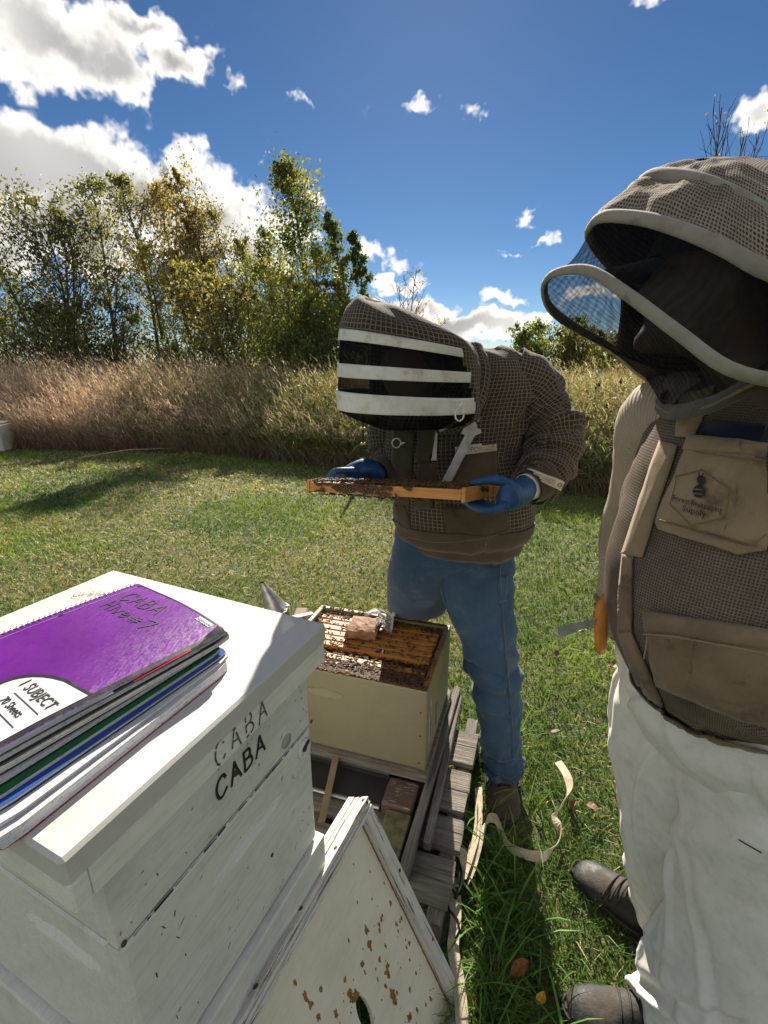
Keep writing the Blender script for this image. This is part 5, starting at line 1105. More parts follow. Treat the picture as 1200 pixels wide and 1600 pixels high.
def creases(Rw, count, amp, width, seed, slant=(60, 120), length=(.06, .22), vr=(0, 1), bend=1.5):
    """crisp separate cloth creases, each a soft ridge with a valley beside it"""
    rg = np.random.default_rng(seed); m, n, _ = Rw.shape; L = np.concatenate([[0], np.cumsum(np.linalg.norm(np.diff(Rw, axis=0), axis=2).mean(1))]); per = np.linalg.norm(np.roll(Rw, -1, 1) - Rw, axis=2).sum(1).mean()
    U = np.arange(n)[None] / n * per; Vv = L[:, None]; d = np.zeros((m, n))
    for _ in range(count):
        u0, v0 = rg.uniform(0, per), L[-1] * rg.uniform(*vr); a = math.radians(rg.uniform(*slant)); ln, w, A_ = rg.uniform(*length), width * rg.uniform(.6, 1.6), amp * rg.uniform(.4, 1.2) * rg.choice([1, 1, -1]); kb = rg.uniform(-bend, bend)
        du = (U - u0 + per / 2) % per - per / 2; dv = Vv - v0; s = du * math.cos(a) + dv * math.sin(a); t = -du * math.sin(a) + dv * math.cos(a) + kb * s * s
        q = t / w; d += A_ * np.clip(1 - (s / ln) ** 2, 0, 1) * (np.exp(-q * q) - .75 * np.exp(-(q - 1.5) ** 2 / .9))
    return Rw + rownorm(Rw) * d[..., None]
def rows_mesh(name, Rw, mat, parent, origin=(0, 0, 0), cap0=False, cap1=False, uvscale=1.0, sel=None, thick=0.0, uvrot=0.0):
    """grid of rows -> mesh with UVs in metres; sel(i, k) picks faces"""
    m, n, _ = Rw.shape; R2 = np.concatenate([Rw, Rw[:, :1]], 1); seg = np.linalg.norm(np.diff(R2, axis=1), axis=2).mean(0); U = np.concatenate([[0], np.cumsum(seg)]); dl = np.linalg.norm(np.diff(Rw, axis=0), axis=2).mean(1); Vv = np.concatenate([[0], np.cumsum(dl)])
    uv = np.stack(np.broadcast_arrays(U[None, :], Vv[:, None]), -1).reshape(-1, 2)
    if uvrot: c, s = math.cos(uvrot), math.sin(uvrot); uv = uv @ np.array([[c, -s], [s, c]])
    V = R2.reshape(-1, 3) - np.array(origin); F = [(i * (n + 1) + k, i * (n + 1) + k + 1, (i + 1) * (n + 1) + k + 1, (i + 1) * (n + 1) + k) for i in range(m - 1) for k in range(n) if sel is None or sel(i, k)]
    if cap0: F.append(tuple(range(n))[::-1])
    if cap1: F.append(tuple((m - 1) * (n + 1) + k for k in range(n)))
    o = mesh(name, V, F, mat, parent, True, uv)
    bm = bmesh.new(); bm.from_mesh(o.data)
    if sel is not None: bmesh.ops.delete(bm, geom=[v for v in bm.verts if not v.link_faces], context='VERTS')
    bmesh.ops.recalc_face_normals(bm, faces=bm.faces); bm.to_mesh(o.data); bm.free()
    if thick: md = o.modifiers.new('cloth_thickness', 'SOLIDIFY'); md.thickness = thick; md.offset = -1
    return o
def tube_rows(path, rad, rows=30, n=28, flat=1.0, up=(0, 0, 1)):
    A_ = crom([list(p) + [r] for p, r in zip(path, rad)], rows); out = []; prev = None
    for i in range(rows):
        t = Vector(A_[min(i + 1, rows - 1)][:3]) - Vector(A_[max(i - 1, 0)][:3]); t.normalize()
        if prev is None: a = Vector(up) if abs(t.dot(Vector(up))) < .9 else Vector((1, 0, 0)); x = t.cross(a).normalized()
        else: x = (prev - t * prev.dot(t)).normalized()
        prev = x; y = t.cross(x); c = Vector(A_[i][:3]); r_ = A_[i][3]
        out.append([tuple(c + (x * math.cos(2 * math.pi * k / n) + y * math.sin(2 * math.pi * k / n) * flat) * r_) for k in range(n)])
    return np.array(out)
def union(name, pieces, voxel, mat, parent, origin, smooth=6):
    """several closed shapes fused into one continuous skin"""
    V, F = [], []
    for v, f in pieces: o = len(V); V += [Vector(p) - Vector(origin) for p in v]; F += [tuple(i + o for i in q) for q in f]
    me = bpy.data.meshes.new('tmp'); me.from_pydata([tuple(v) for v in V], [], F); t = bpy.data.objects.new('tmp', me); COL.objects.link(t)
    bm = bmesh.new(); bm.from_mesh(me); bmesh.ops.recalc_face_normals(bm, faces=bm.faces); bm.to_mesh(me); bm.free()
    md = t.modifiers.new('r', 'REMESH'); md.mode = 'VOXEL'; md.voxel_size = voxel; s = t.modifiers.new('s', 'SMOOTH'); s.factor = .5; s.iterations = smooth
    me2 = bpy.data.meshes.new_from_object(t.evaluated_get(bpy.context.evaluated_depsgraph_get())); bpy.data.objects.remove(t); me2.name = name
    me2.materials.clear(); me2.materials.append(mat); me2.polygons.foreach_set('use_smooth', [True] * len(me2.polygons)); return link(bpy.data.objects.new(name, me2), parent)
def tpiece(path, rad, ns=12, rows=None):
    A_ = crom([list(p) + [r] for p, r in zip(path, rad)], rows or max(4, 4 * len(path))); P = [Vector(a[:3]) for a in A_]; r_ = [a[3] for a in A_]
    d0 = (P[0] - P[1]).normalized(); d1 = (P[-1] - P[-2]).normalized()          # rounded ends
    P = [P[0] + d0 * r_[0] * .8, P[0] + d0 * r_[0] * .5] + P + [P[-1] + d1 * r_[-1] * .5, P[-1] + d1 * r_[-1] * .8]; r_ = [r_[0] * .45, r_[0] * .85] + r_ + [r_[-1] * .85, r_[-1] * .45]
    return tube_np(P, r_, ns)
def ellpiece(c, r, rot=None, n=16):
    V, F = [], []; m = n // 2
    for i in range(m + 1):
        ph = math.pi * i / m
        for k in range(n): a = 2 * math.pi * k / n; v = Vector((math.sin(ph) * math.cos(a) * r[0], math.sin(ph) * math.sin(a) * r[1], math.cos(ph) * r[2])); V.append(Vector(c) + (rot @ v if rot else v))
    F = [(i * n + k, i * n + (k + 1) % n, (i + 1) * n + (k + 1) % n, (i + 1) * n + k) for i in range(m) for k in range(n)]
    return V, F
def bvh_of(objs):
    V, F = [], []
    for o in objs:
        b = len(V); off = o.parent.location if o.parent else Vector((0, 0, 0)); V += [v.co + off for v in o.data.vertices]; F += [tuple(i + b for i in p.vertices) for p in o.data.polygons]
    return BVHTree.FromPolygons(V, F)
def hitpx(bvh, x, y, off):
    o = Vector((0, 0, CAM_H)); d = ray(x, y).normalized(); loc, nrm, _, _ = bvh.ray_cast(o, d)
    if loc is None: return None
    if nrm.dot(d) > 0: nrm = -nrm
    return loc + nrm * off
def drape(name, quad, bvh, off, mat, parent, origin, nu=14, nv=14, thick=.002, puff=0.0, fallback=None):
    """cloth patch stitched onto a garment: quad = four corners (TL, TR, BR, BL) as measured, laid on the garment's surface"""
    g_, V = {}, []
    for j in range(nv + 1):
        for i in range(nu + 1):
            s, t = i / nu, j / nv; x = (quad[0][0] * (1 - s) + quad[1][0] * s) * (1 - t) + (quad[3][0] * (1 - s) + quad[2][0] * s) * t; y = (quad[0][1] * (1 - s) + quad[1][1] * s) * (1 - t) + (quad[3][1] * (1 - s) + quad[2][1] * s) * t
            p = hitpx(bvh, x, y, off + puff * math.sin(math.pi * s) * math.sin(math.pi * t) ** .6 + .0012 * math.sin(9 * s + 4 * t)); g_[i, j] = p
    pts = [p for p in g_.values() if p is not None]
    if not pts: return None
    idx = {}
    for k, p in g_.items():
        if p is not None: idx[k] = len(V); V.append(p - Vector(origin))
    F = [(idx[i, j], idx[i, j + 1], idx[i + 1, j + 1], idx[i + 1, j]) for j in range(nv) for i in range(nu) if all(q in idx for q in ((i, j), (i + 1, j), (i + 1, j + 1), (i, j + 1)))]
    ks = list(idx); bb = [V[idx[k]] for k in ks]; wu = (bb[0] - bb[-1]).length * .7; uvm = [(k[0] / nu * wu, k[1] / nv * wu * 1.2) for k in idx]
    o = mesh(name, V, F, mat, parent, True, uvm); bm = bmesh.new(); bm.from_mesh(o.data); bm.normal_update()
    for f in bm.faces:
        if f.normal.dot(Vector((0, 0, CAM_H)) - (f.calc_center_median() + Vector(origin))) < 0: f.normal_flip()
    bm.to_mesh(o.data); bm.free()
    if thick: md = o.modifiers.new('cloth_thickness', 'SOLIDIFY'); md.thickness = thick; md.offset = -1
    return o
def drape_text(name, body, quad, bvh, off, mat, parent, origin, shear=0.0):
    c = bpy.data.curves.new(name, 'FONT'); c.body = body; c.size = 1; c.resolution_u = 2; c.shear = shear
    t = bpy.data.objects.new(name, c); COL.objects.link(t); me = bpy.data.meshes.new_from_object(t.evaluated_get(bpy.context.evaluated_depsgraph_get())); bpy.data.objects.remove(t)
    co = np.array([v.co[:] for v in me.vertices]); lo, hi = co.min(0), co.max(0)
    bm = bmesh.new(); bm.from_mesh(me); bmesh.ops.triangulate(bm, faces=bm.faces)
    bad = []
    for v in bm.verts:
        s, t_ = (v.co.x - lo[0]) / (hi[0] - lo[0]), 1 - (v.co.y - lo[1]) / (hi[1] - lo[1])
        x = (quad[0][0] * (1 - s) + quad[1][0] * s) * (1 - t_) + (quad[3][0] * (1 - s) + quad[2][0] * s) * t_; y = (quad[0][1] * (1 - s) + quad[1][1] * s) * (1 - t_) + (quad[3][1] * (1 - s) + quad[2][1] * s) * t_
        p = hitpx(bvh, x, y, off)
        if p is None: bad.append(v)
        else: v.co = p - Vector(origin)
    if bad: bmesh.ops.delete(bm, geom=bad, context='VERTS')
    bm.to_mesh(me); bm.free(); me.name = name; me.materials.clear(); me.materials.append(mat); return link(bpy.data.objects.new(name, me), parent)
def drape_line(name, pts, bvh, off, rad, mat, parent, origin, n=30, ns=6):
    A_ = crom(pts, n); P = [hitpx(bvh, x, y, off) for x, y in A_]; P = [p - Vector(origin) for p in P if p is not None]
    return tube(name, P, rad, mat, parent, ns) if len(P) > 2 else None

M_SKIN = simple('skin', (.30, .17, .11), .6, var=.1)
M_HAIR = simple('dark_hair', (.03, .022, .016), .7)
M_GRID = gridmat('ventilated_grid_fabric', (.026, .021, .016), (.21, .16, .11))
M_BROWN = clothmat('brown_canvas', (.075, .055, .034), (.055, .040, .025), weave=500, wb=.2, dscale=7)
M_BROWNL = clothmat('brown_canvas_worn', (.16, .12, .075), (.10, .075, .045), weave=500, wb=.2, dscale=9)
M_TAPE = clothmat('white_elastic_tape', (.66, .66, .62), (.55, .55, .50), weave=900, wb=.15, dirt=(.42, .38, .28), dscale=7)
M_NETD = netmat('black_veil_netting', (.012, .012, .014), .70)
M_NETL = netmat('black_veil_netting_open', (.014, .014, .018), .40, 26)
M_DENIM = clothmat('blue_denim', (.036, .078, .140), (.020, .046, .090), weave=420, wb=.45, dirt=(.075, .11, .15), dscale=4, fold=.8, fscale=16)
M_GLOVE = simple('blue_nitrile', (.006, .070, .19), .45, var=.25, scale=30, bmp=.7, bscale=38)
M_BOOT = clothmat('brown_leather', (.075, .055, .038), (.05, .036, .025), rough=.7, weave=300, wb=.3, dscale=9, dirt=(.15, .12, .08))
M_SOLE = simple('boot_sole', (.03, .026, .022), .85)
def rubbermat():
    m, g, b = newmat('muddy_black_rubber'); co = objco(g); n = g.noise(co, 11, 6, .65); n2 = g.noise(co, 70, 5, .6)
    c = g.mix(g.maprange(n, .45, .68), (.014, .015, .015, 1), (.060, .050, .038, 1)); g.put(b.inputs['Base Color'], c); g.put(b.inputs['Roughness'], g.maprange(n, .4, .7, .48, .9)); b.inputs['Specular IOR Level'].default_value = .35
    bump(g, b, g.math('ADD', g.noise(co, 22, 3), g.math('MULTIPLY', n2, .5)), .4, .008); return m
M_RUBBER = rubbermat()
M_ORTEXT = simple('ochre_print', (.34, .19, .06), .7)
M_PALE = clothmat('pale_label_cloth', (.58, .54, .46), (.48, .44, .36), weave=800)
M_METAL = simple('white_metal', (.62, .62, .60), .35, metal=.3)

# ================================================================== person bending over the frame
P1 = Vector((.32, 1.56, 0)); p1 = empty('person', P1); tag(p1, 'person in a brown mesh bee jacket and jeans bending over the held frame', 'person')
HC = PY(640, 575, 1.38)                    # head centre inside the veil
SH_L, SH_R = PY(805, 600, 1.52), PY(632, 625, 1.50)          # his left shoulder is on the right of the picture
EL_L, EL_R = PY(866, 690, 1.44), PY(606, 712, 1.52)
WR_L, WR_R = PY(826, 760, 1.30), PY(597, 738, 1.46)
HIP = PY(702, 868, 1.56)
HPa, HPb = HIP + Vector((-.085, .05, -.03)), HIP + Vector((.075, -.01, -.03))
KN_a, KN_b = PY(650, 962, 1.82), PY(768, 1048, 1.44); AN_a, AN_b = Vector((.118, 1.93, .09)), Vector((.425, 1.43, .09))
NK = PY(735, 575, 1.50)
bp = [ellpiece(HC, (.078, .098, .115), Matrix.Rotation(R(-28), 3, 'X')), ellpiece(HC + Vector((-.03, -.095, -.02)), (.012, .018, .02)), ellpiece(HC + Vector((.078, .0, -.005)), (.012, .02, .03)), ellpiece(HC + Vector((-.078, .0, -.005)), (.012, .02, .03)),
      tpiece([HC + Vector((.03, .04, -.04)), NK + Vector((0, .02, -.03))], [.055, .065]), tpiece([NK + Vector((0, 0, -.06)), PY(715, 700, 1.53), HIP + Vector((0, .02, .08))], [.13, .15, .10], 16), tpiece([SH_R, (SH_L + SH_R) / 2, SH_L], [.055, .08, .055]),
      tpiece([SH_L, EL_L, WR_L], [.050, .040, .027]), tpiece([SH_R, EL_R, WR_R], [.050, .040, .027]), tpiece([HPa, KN_a, AN_a], [.072, .050, .04]), tpiece([HPb, KN_b, AN_b], [.072, .050, .04])]
union('body', bp, .018, M_SKIN, p1, P1, 4)
hair = ellpiece(HC + Vector((.01, .02, .02)), (.088, .105, .115), Matrix.Rotation(R(-28), 3, 'X')); mesh('hair', [Vector(v) - P1 for v in hair[0] if True], hair[1], M_HAIR, p1, True)
# jeans
def fitleg(spec, rows, amp, seed, n=72, folds=()):
    Rw = loft_rows([ringpx(*s[:4], s[4], s[5], n, pw=2.2, YR=s[6] if len(s) > 6 else None) for s in spec], rows); return wrinkle(wrinkle(Rw, amp, seed, 6, 7, .9, True, folds), amp * .35, seed + 40, 13, 16, .8, True)
hips = fitleg([(622, 800, 800, 800, 1.56, .13), (616, 840, 798, 840, 1.56, .135), (618, 872, 792, 876, 1.565, .118), (640, 900, 775, 903, 1.575, .085), (668, 922, 745, 924, 1.58, .05)], 16, .004, 2)
hips = creases(hips, 16, .006, .009, 305, (-30, 30), (.04, .10))
rows_mesh('jeans_seat', hips, M_DENIM, p1, P1, cap1=True)
legb = fitleg([(690, 825, 785, 832, 1.55, .09), (678, 862, 795, 868, 1.545, .105), (684, 905, 797, 905, 1.53, .102), (703, 955, 797, 952, 1.50, .095), (722, 1005, 801, 1000, 1.475, .088), (736, 1050, 808, 1046, 1.45, .080), (742, 1090, 809, 1088, 1.435, .075), (751, 1140, 810, 1138, 1.425, .072), (757, 1180, 811, 1178, 1.415, .072), (756, 1197, 811, 1194, 1.41, .074)], 100, .014, 5, folds=((.56, .12, .009, 9), (.92, .08, .008, 11)))
legb = creases(creases(legb, 26, .007, .008, 301, (-35, 35), (.03, .09), (.42, .72)), 22, .006, .009, 302, (40, 140), (.05, .16))
legb = creases(legb, 14, .008, .009, 303, (-25, 25), (.03, .08), (.86, .99))
lb_ = rows_mesh('jeans_leg', legb, M_DENIM, p1, P1, thick=.003)
kz = PY(650, 1000, 1.72); 
lega = [(632, 812, 712, 822, 1.555, .095), (614, 850, 715, 858, 1.555, .122), (609, 885, 712, 888, 1.575, .125), (607, 915, 706, 916, 1.63, .115), (606, 950, 695, 950, 1.74, .092)]
Ra = [ringpx(*s[:4], s[4], s[5], 40, pw=2.2) for s in lega]
for (c, r_) in ((Vector((.118, 1.86, .52)), .080), (Vector((.118, 1.90, .36)), .075), (Vector((.118, 1.92, .22)), .07), (Vector((.118, 1.93, .12)), .07)): Ra.append([c + Vector((math.cos(2 * math.pi * k / 40) * r_, -math.sin(2 * math.pi * k / 40) * r_, 0)) for k in range(40)])
rows_mesh('jeans_leg', wrinkle(loft_rows(Ra, 60), .006, 8, 6, 9, .8, True), M_DENIM, p1, P1, thick=.003)
jb = bvh_of([o for o in p1.children if o.name.startswith('jeans')])
M_STITCH = simple('denim_stitch', (.10, .13, .17), .8); M_SEAM = simple('denim_seam', (.03, .06, .115), .9)
for off_ in (0, 3): drape_line('side_seam', [(778 + off_, 885), (783 + off_, 960), (790 + off_, 1040), (797 + off_, 1120), (800 + off_, 1186)], jb, .0008, .0013, M_STITCH if off_ else M_SEAM, p1, P1, 60, 5)
drape_line('inner_seam', [(690, 905), (695, 935), (703, 960)], jb, .0008, .0013, M_SEAM, p1, P1, 20, 5); drape_line('hem_stitch', [(759, 1186), (783, 1190), (808, 1185)], jb, .0008, .0011, M_STITCH, p1, P1, 20, 5)
drape('pocket_flap', [(776, 900), (793, 898), (792, 940), (779, 944)], jb, .002, M_DENIM, p1, P1, 5, 6, .003)
def boot(nm, heel, toe, top_z, mat, parent, origin, w=.05, laces=True, lean=(0, 0), solemat=None):
    h, t = Vector(heel), Vector(toe); d = (t - h); L_ = d.length; d.normalize(); s = Vector((0, 0, 1)).cross(d).normalized(); root = empty(nm); root.parent = parent; base = h - Vector(origin)
    up = Vector((0, 0, 1)); pc = []
    def at(f, q, z): return base + d * (L_ * f) + s * q + up * z
    rings = []
    prof = [(.0, .030, .10), (.05, .040, .115), (.18, .043, .112), (.34, .042, .105), (.50, .046, .085), (.66, .051, .068), (.80, .050, .058), (.92, .040, .046), (.99, .022, .032)]
    for (f, hw, hz) in prof:
        hw *= w / .05; rings.append([tuple(at(f, hw * math.cos(2 * math.pi * k / 28), .022 + (hz - .022) * max(0, math.sin(2 * math.pi * k / 28)) ** .75 - (.004 if math.sin(2 * math.pi * k / 28) < 0 else 0))) for k in range(28)])
    Rw = loft_rows(rings, 34); Vv, Ff = [tuple(p) for p in Rw.reshape(-1, 3)], [(i * 28 + k, i * 28 + (k + 1) % 28, (i + 1) * 28 + (k + 1) % 28, (i + 1) * 28 + k) for i in range(33) for k in range(28)] + [tuple(range(28))[::-1], tuple(33 * 28 + k for k in range(28))]
    sh = tpiece([at(.20, 0, .06), at(.20, 0, .12) + Vector((lean[0] * .4, lean[1] * .4, 0)), at(.20, 0, top_z) + Vector((lean[0], lean[1], 0))], [.045, .047, .052], 20)
    o = union('upper', [(Vv, Ff), sh], .006, mat, root, (0, 0, 0), 3)
    # sole
    out = []
    for k in range(40):
        a = 2 * math.pi * k / 40; f = .5 - .515 * math.cos(a); hw = (.033 + .022 * math.sin(math.pi * min(1, f * .62 + .28)) ** 2) * (w / .05) * (abs(math.sin(a)) ** .55); out.append(at(f, hw * (1 if math.sin(a) > 0 else -1), 0))
    V = [p + up * .0 for p in out] + [p + up * .012 + (p - at(.5, 0, 0)) * .02 for p in out] + [p + up * .026 for p in out]; m = 40
    F = [(r_ * m + k, r_ * m + (k + 1) % m, (r_ + 1) * m + (k + 1) % m, (r_ + 1) * m + k) for r_ in range(2) for k in range(m)] + [tuple(range(m))[::-1], tuple(2 * m + k for k in range(m))]
    mesh('sole', V, F, solemat or M_SOLE, root, False); tube('welt', [p + up * .027 + (p - at(.5, 0, 0)) * .012 for p in out] + [out[0] + up * .027 + (out[0] - at(.5, 0, 0)) * .012], .0035, solemat or M_SOLE, root, 6)
    for f_, hw_, hz_ in (((.46, .044, .094), (.53, .047, .084), (.60, .049, .075)) if not laces else ()): tube('crease', [at(f_ + .03 * math.cos(a), hw_ * (w / .05) * math.cos(a) * 1.0, .022 + (hz_ - .020) * max(.0, math.sin(a)) ** .75) for a in np.linspace(.35, 2.8, 14)], .0026, mat, root, 6)
    if laces:
        for q in range(6):
            f = .62 - q * .055; z_ = .071 + q * .0125; wv = .024
            p = [at(f + .02 * e, wv * e2, z_ + .006 - .010 * abs(e2) + .003) for e, e2 in ((-1, -1), (-.3, -.4), (.3, .4), (1, 1))]; p2 = [at(f + .02 * e, -wv * e2, z_ + .007 - .010 * abs(e2) + .003) for e, e2 in ((-1, -1), (-.3, -.4), (.3, .4), (1, 1))]
            tube('lace', p, .0019, M_BLKM, root, 6); tube('lace', p2, .0019, M_BLKM, root, 6)
        tg = [at(.60 - .36 * j / 6, x * .018, .082 + .058 * j / 6 + .004 * (1 - x * x)) for j in range(7) for x in (-1, 0, 1)]; mesh('tongue', tg, [(j * 3 + i, j * 3 + i + 1, j * 3 + i + 4, j * 3 + i + 3) for j in range(6) for i in (0, 1)], M_BOOT, root, True)
    return root
boot('boot', (.455, 1.49, 0), (.405, 1.225, 0), .155, M_BOOT, p1, P1, .056)
boot('boot', (.125, 1.99, 0), (.10, 1.73, 0), .155, M_BOOT, p1, P1, .056)
# jacket
N1 = 64
tor = [(664, 852, 792, 856, 1.545, .13), (640, 840, 806, 845, 1.54, .15), (622, 818, 824, 820, 1.53, .168), (615, 795, 830, 796, 1.525, .17), (611, 755, 826, 752, 1.52, .165), (604, 710, 815, 705, 1.515, .155), (602, 665, 822, 655, 1.515, .15), (618, 622, 832, 610, 1.52, .145), (652, 585, 828, 578, 1.525, .13), (690, 562, 808, 556, 1.53, .10), (712, 552, 780, 546, 1.53, .06)]
Tw = wrinkle(loft_rows([ringpx(*t, N1, pw=2.3) for t in tor], 90), .015, 12, 4, 6, .6, True, ((.12, .08, .006, 10),))
Tw = creases(Tw, 46, .010, .013, 311, (50, 130), (.05, .18)); jk = rows_mesh('jacket', Tw, M_GRID, p1, P1, cap1=True, thick=.004)
slL = tube_rows([PY(790, 585, 1.52), PY(828, 612, 1.51), PY(852, 650, 1.48), PY(866, 688, 1.43), PY(858, 722, 1.385), PY(842, 746, 1.33), PY(830, 757, 1.30)], [.086, .092, .088, .083, .073, .059, .050], 64, 44)
slL = wrinkle(slL, .015, 23, 5, 8, .9, True, ((.50, .18, .010, 7), (.85, .10, .008, 9)))
slL = creases(creases(slL, 30, .010, .011, 313, (-30, 30), (.04, .11), (.3, 1)), 14, .008, .012, 314, (30, 150), (.05, .14), (0, .6)); sL = rows_mesh('sleeve', slL, M_GRID, p1, P1, thick=.003, uvrot=.25)
slR = tube_rows([PY(650, 605, 1.53), PY(625, 640, 1.54), PY(609, 680, 1.55), PY(607, 712, 1.535), PY(602, 730, 1.49), PY(597, 738, 1.455)], [.075, .075, .068, .062, .054, .044], 50, 36)
sR = rows_mesh('sleeve', wrinkle(slR, .009, 31, 6, 9, .9, True, ((.6, .15, .006, 8),)), M_GRID, p1, P1, thick=.003, uvrot=.15)
cufL = tube_rows([PY(846, 747, 1.325), PY(836, 754, 1.305), PY(824, 761, 1.285)], [.060, .056, .045], 14, 36); rows_mesh('cuff', wrinkle(cufL, .003, 5, 8, 20), M_BROWN, p1, P1, thick=.003)
cufR = tube_rows([PY(602, 733, 1.475), PY(597, 738, 1.45), PY(590, 741, 1.43)], [.048, .045, .040], 12, 30); rows_mesh('cuff', wrinkle(cufR, .003, 6, 8, 20), M_BROWN, p1, P1, thick=.003)
tjb = bvh_of([jk]); allj = bvh_of([jk, sL, sR])
DR = lambda nm, q, m=M_BROWN, off=.004, nu=12, nv=12, th=.003, bv=None, puff=0.0, par=None: drape(nm, q, bv or tjb, off, m, par or p1, P1, nu, nv, th, puff)
hb1 = Tw[:24] + rownorm(Tw)[:24] * .006; rows_mesh('hem_band', hb1, M_BROWN, p1, P1, thick=.003)
DR('lower_panel', [(692, 792), (790, 792), (800, 846), (700, 858)], off=.0045, nu=16, nv=10); DR('lower_panel', [(616, 788), (636, 790), (648, 846), (626, 838)], off=.0045, nu=5, nv=8)
DR('chest_panel', [(614, 672), (649, 676), (640, 800), (618, 800)], off=.005, nu=8, nv=16)
DR('zip_flap', [(657, 660), (680, 664), (671, 724), (650, 720)], off=.012, nu=6, nv=10, puff=.004)
DR('zip_tape', [(676, 672), (682, 674), (681, 720), (674, 719)], M_TAPE, .009, 3, 8)
DR('front_placket', [(654, 722), (684, 722), (676, 795), (648, 795)], off=.007, nu=6, nv=12)
pk = DR('chest_pocket', [(708, 690), (776, 692), (775, 758), (708, 758)], off=.007, nu=12, nv=12, puff=.008)
lbq = [(711, 698), (775, 690), (776, 704), (713, 712)]
pkb = bvh_of([pk]) if pk else tjb
drape('pocket_label', lbq, pkb, .002, M_PALE, p1, P1, 14, 4, .001); drape_text('label_text', 'FORGER', [(735, 698.5), (773, 693), (773.5, 701), (735.5, 706.5)], pkb, .0040, M_ORTEXT, p1, P1)
drape_line('label_emblem', [(713.5, 703), (717, 700), (720, 703), (718, 709), (714.5, 708), (713.5, 703)], pkb, .003, .0018, M_ORTEXT, p1, P1, 20)
slb = bvh_of([sL, [o for o in p1.children if o.name.startswith('cuff')][0]])
tq = [(826, 733), (882, 752), (875, 766), (818, 742)]
tp_ = drape('sleeve_label', tq, slb, .004, M_PALE, p1, P1, 16, 4, .001)
if tp_: drape_text('label_text', 'EST ONDS', [(836, 739.5), (868, 750.5), (865, 758), (832, 745)], bvh_of([tp_]), .002, M_ORTEXT, p1, P1); drape_line('label_emblem', [(871, 757), (874, 755), (877, 757), (875, 760), (872, 760), (871, 757)], bvh_of([tp_]), .002, .0014, M_ORTEXT, p1, P1, 16)
DR('shoulder_piping', [(742, 545), (747, 547), (744, 575), (738, 572)], M_TAPE, .010, 3, 8)
drape_line('chest_stitch', [(686, 690), (690, 740), (688, 792)], tjb, .003, .0014, M_BROWNL, p1, P1, 30); drape_line('hem_stitch', [(640, 838), (690, 846), (760, 838), (818, 818)], tjb, .006, .0014, M_BROWNL, p1, P1, 40)
def zip_pull(nm, c, rr, par, origin, mat=M_METAL):
    c = Vector(c) - Vector(origin); P = [c + Vector((math.cos(2 * math.pi * k / 24) * rr, -.012, math.sin(2 * math.pi * k / 24) * rr * 1.25)) for k in range(25)]; o = tube(nm, P, rr * .17, mat, par, 6); tube('zip_slider', [c + Vector((rr * .2, -.010, rr * 1.3)), c + Vector((rr * .4, -.004, rr * 2.4))], rr * .3, mat, o, 6)
q = hitpx(tjb, 625, 692, .018)
if q: 
    c = q - P1; P = [c + Vector((math.cos(2 * math.pi * k / 24) * .0125, -.004, math.sin(2 * math.pi * k / 24) * .0135)) for k in range(25)]; zp = tube('zip_pull', P, .0021, M_METAL, p1, 6); mesh('zip_slider', [c + Vector(v) for v in ((.012, -.006, .005), (.028, -.003, .001), (.012, -.006, -.006), (.013, .001, 0))], [(0, 1, 2), (0, 1, 3), (1, 2, 3), (0, 2, 3)], M_METAL, p1)
# veil and hood
NH = 96; YH = 1.385; DH = .165
hr = [(592, 668, 716, 664, 1.42, .09), (562, 656, 728, 660, 1.40, .135), (538, 645, 740, 650, YH, .160), (530, 638, 744, 641, YH, DH), (528, 612, 746, 622, YH, DH), (529, 590, 747, 598, YH, DH), (530, 567, 748, 582, YH, DH), (531, 536, 746, 566, YH, DH), (533, 515, 742, 552, YH, DH), (538, 496, 732, 538, YH, .155), (546, 479, 706, 526, YH, .13), (555, 468, 668, 508, YH, .09), (563, 464, 632, 492, YH, .045)]
Hrings = [ringpx(*h, NH, pw=2.15) for h in hr]; ROWS = 130; Hw = loft_rows(Hrings, ROWS)
def hrow(i): return i * (ROWS - 1) / (len(hr) - 1)      # loft row of control ring i
Hwr = wrinkle(Hw, .012, 44, 6, 6, .5, True); mixw = np.clip((np.arange(ROWS) - hrow(8)) / 8, 0, 1)[:, None, None]
angk = np.arange(NH) / NH * 360
def veil_open(i): # angular span of the netting on row i (0 = right end, 90 = towards the camera, 180 = left end)
    f = np.interp(i, [0, hrow(3), hrow(8), ROWS], [20, 30, 52, 80]); return f, 236
side = np.array([[0 if (veil_open(i)[0] <= a <= veil_open(i)[1] and i <= hrow(8)) else 1 for a in angk] for i in range(ROWS)])
Hs = Hw * (1 - np.maximum(mixw, side[..., None] * 1.0)) + (Hwr) * np.maximum(mixw, side[..., None] * 1.0)
r8 = int(round(hrow(8)))
inveil = lambda i, k: i < r8 and veil_open(i)[0] <= angk[k] < veil_open(i)[1]
rows_mesh('veil_netting', Hs, M_NETD, p1, P1, sel=inveil)
hood = rows_mesh('hood', Hs, M_GRID, p1, P1, sel=lambda i, k: not inveil(i, k), thick=.003, cap1=True)
ctr = Hw.mean(1, keepdims=True); Hout = Hw + (Hw - ctr) / np.linalg.norm(Hw - ctr, axis=2, keepdims=True) * .0045
for nm, ia, ib in (('veil_band', 3, 4.15), ('veil_band', 5.1, 6), ('veil_band', 7.15, 8)):
    a, b = hrow(ia), hrow(ib); rowsB = np.linspace(a, b, 7); Bw = np.stack([Hout[min(int(r_), ROWS - 2)] * (1 - (r_ - int(r_))) + Hout[min(int(r_) + 1, ROWS - 1)] * (r_ - int(r_)) for r_ in rowsB])
    rows_mesh(nm, Bw, M_TAPE, p1, P1, sel=lambda i, k, a=a: veil_open(a)[0] - 1 <= angk[k] < veil_open(a)[1], thick=.003)
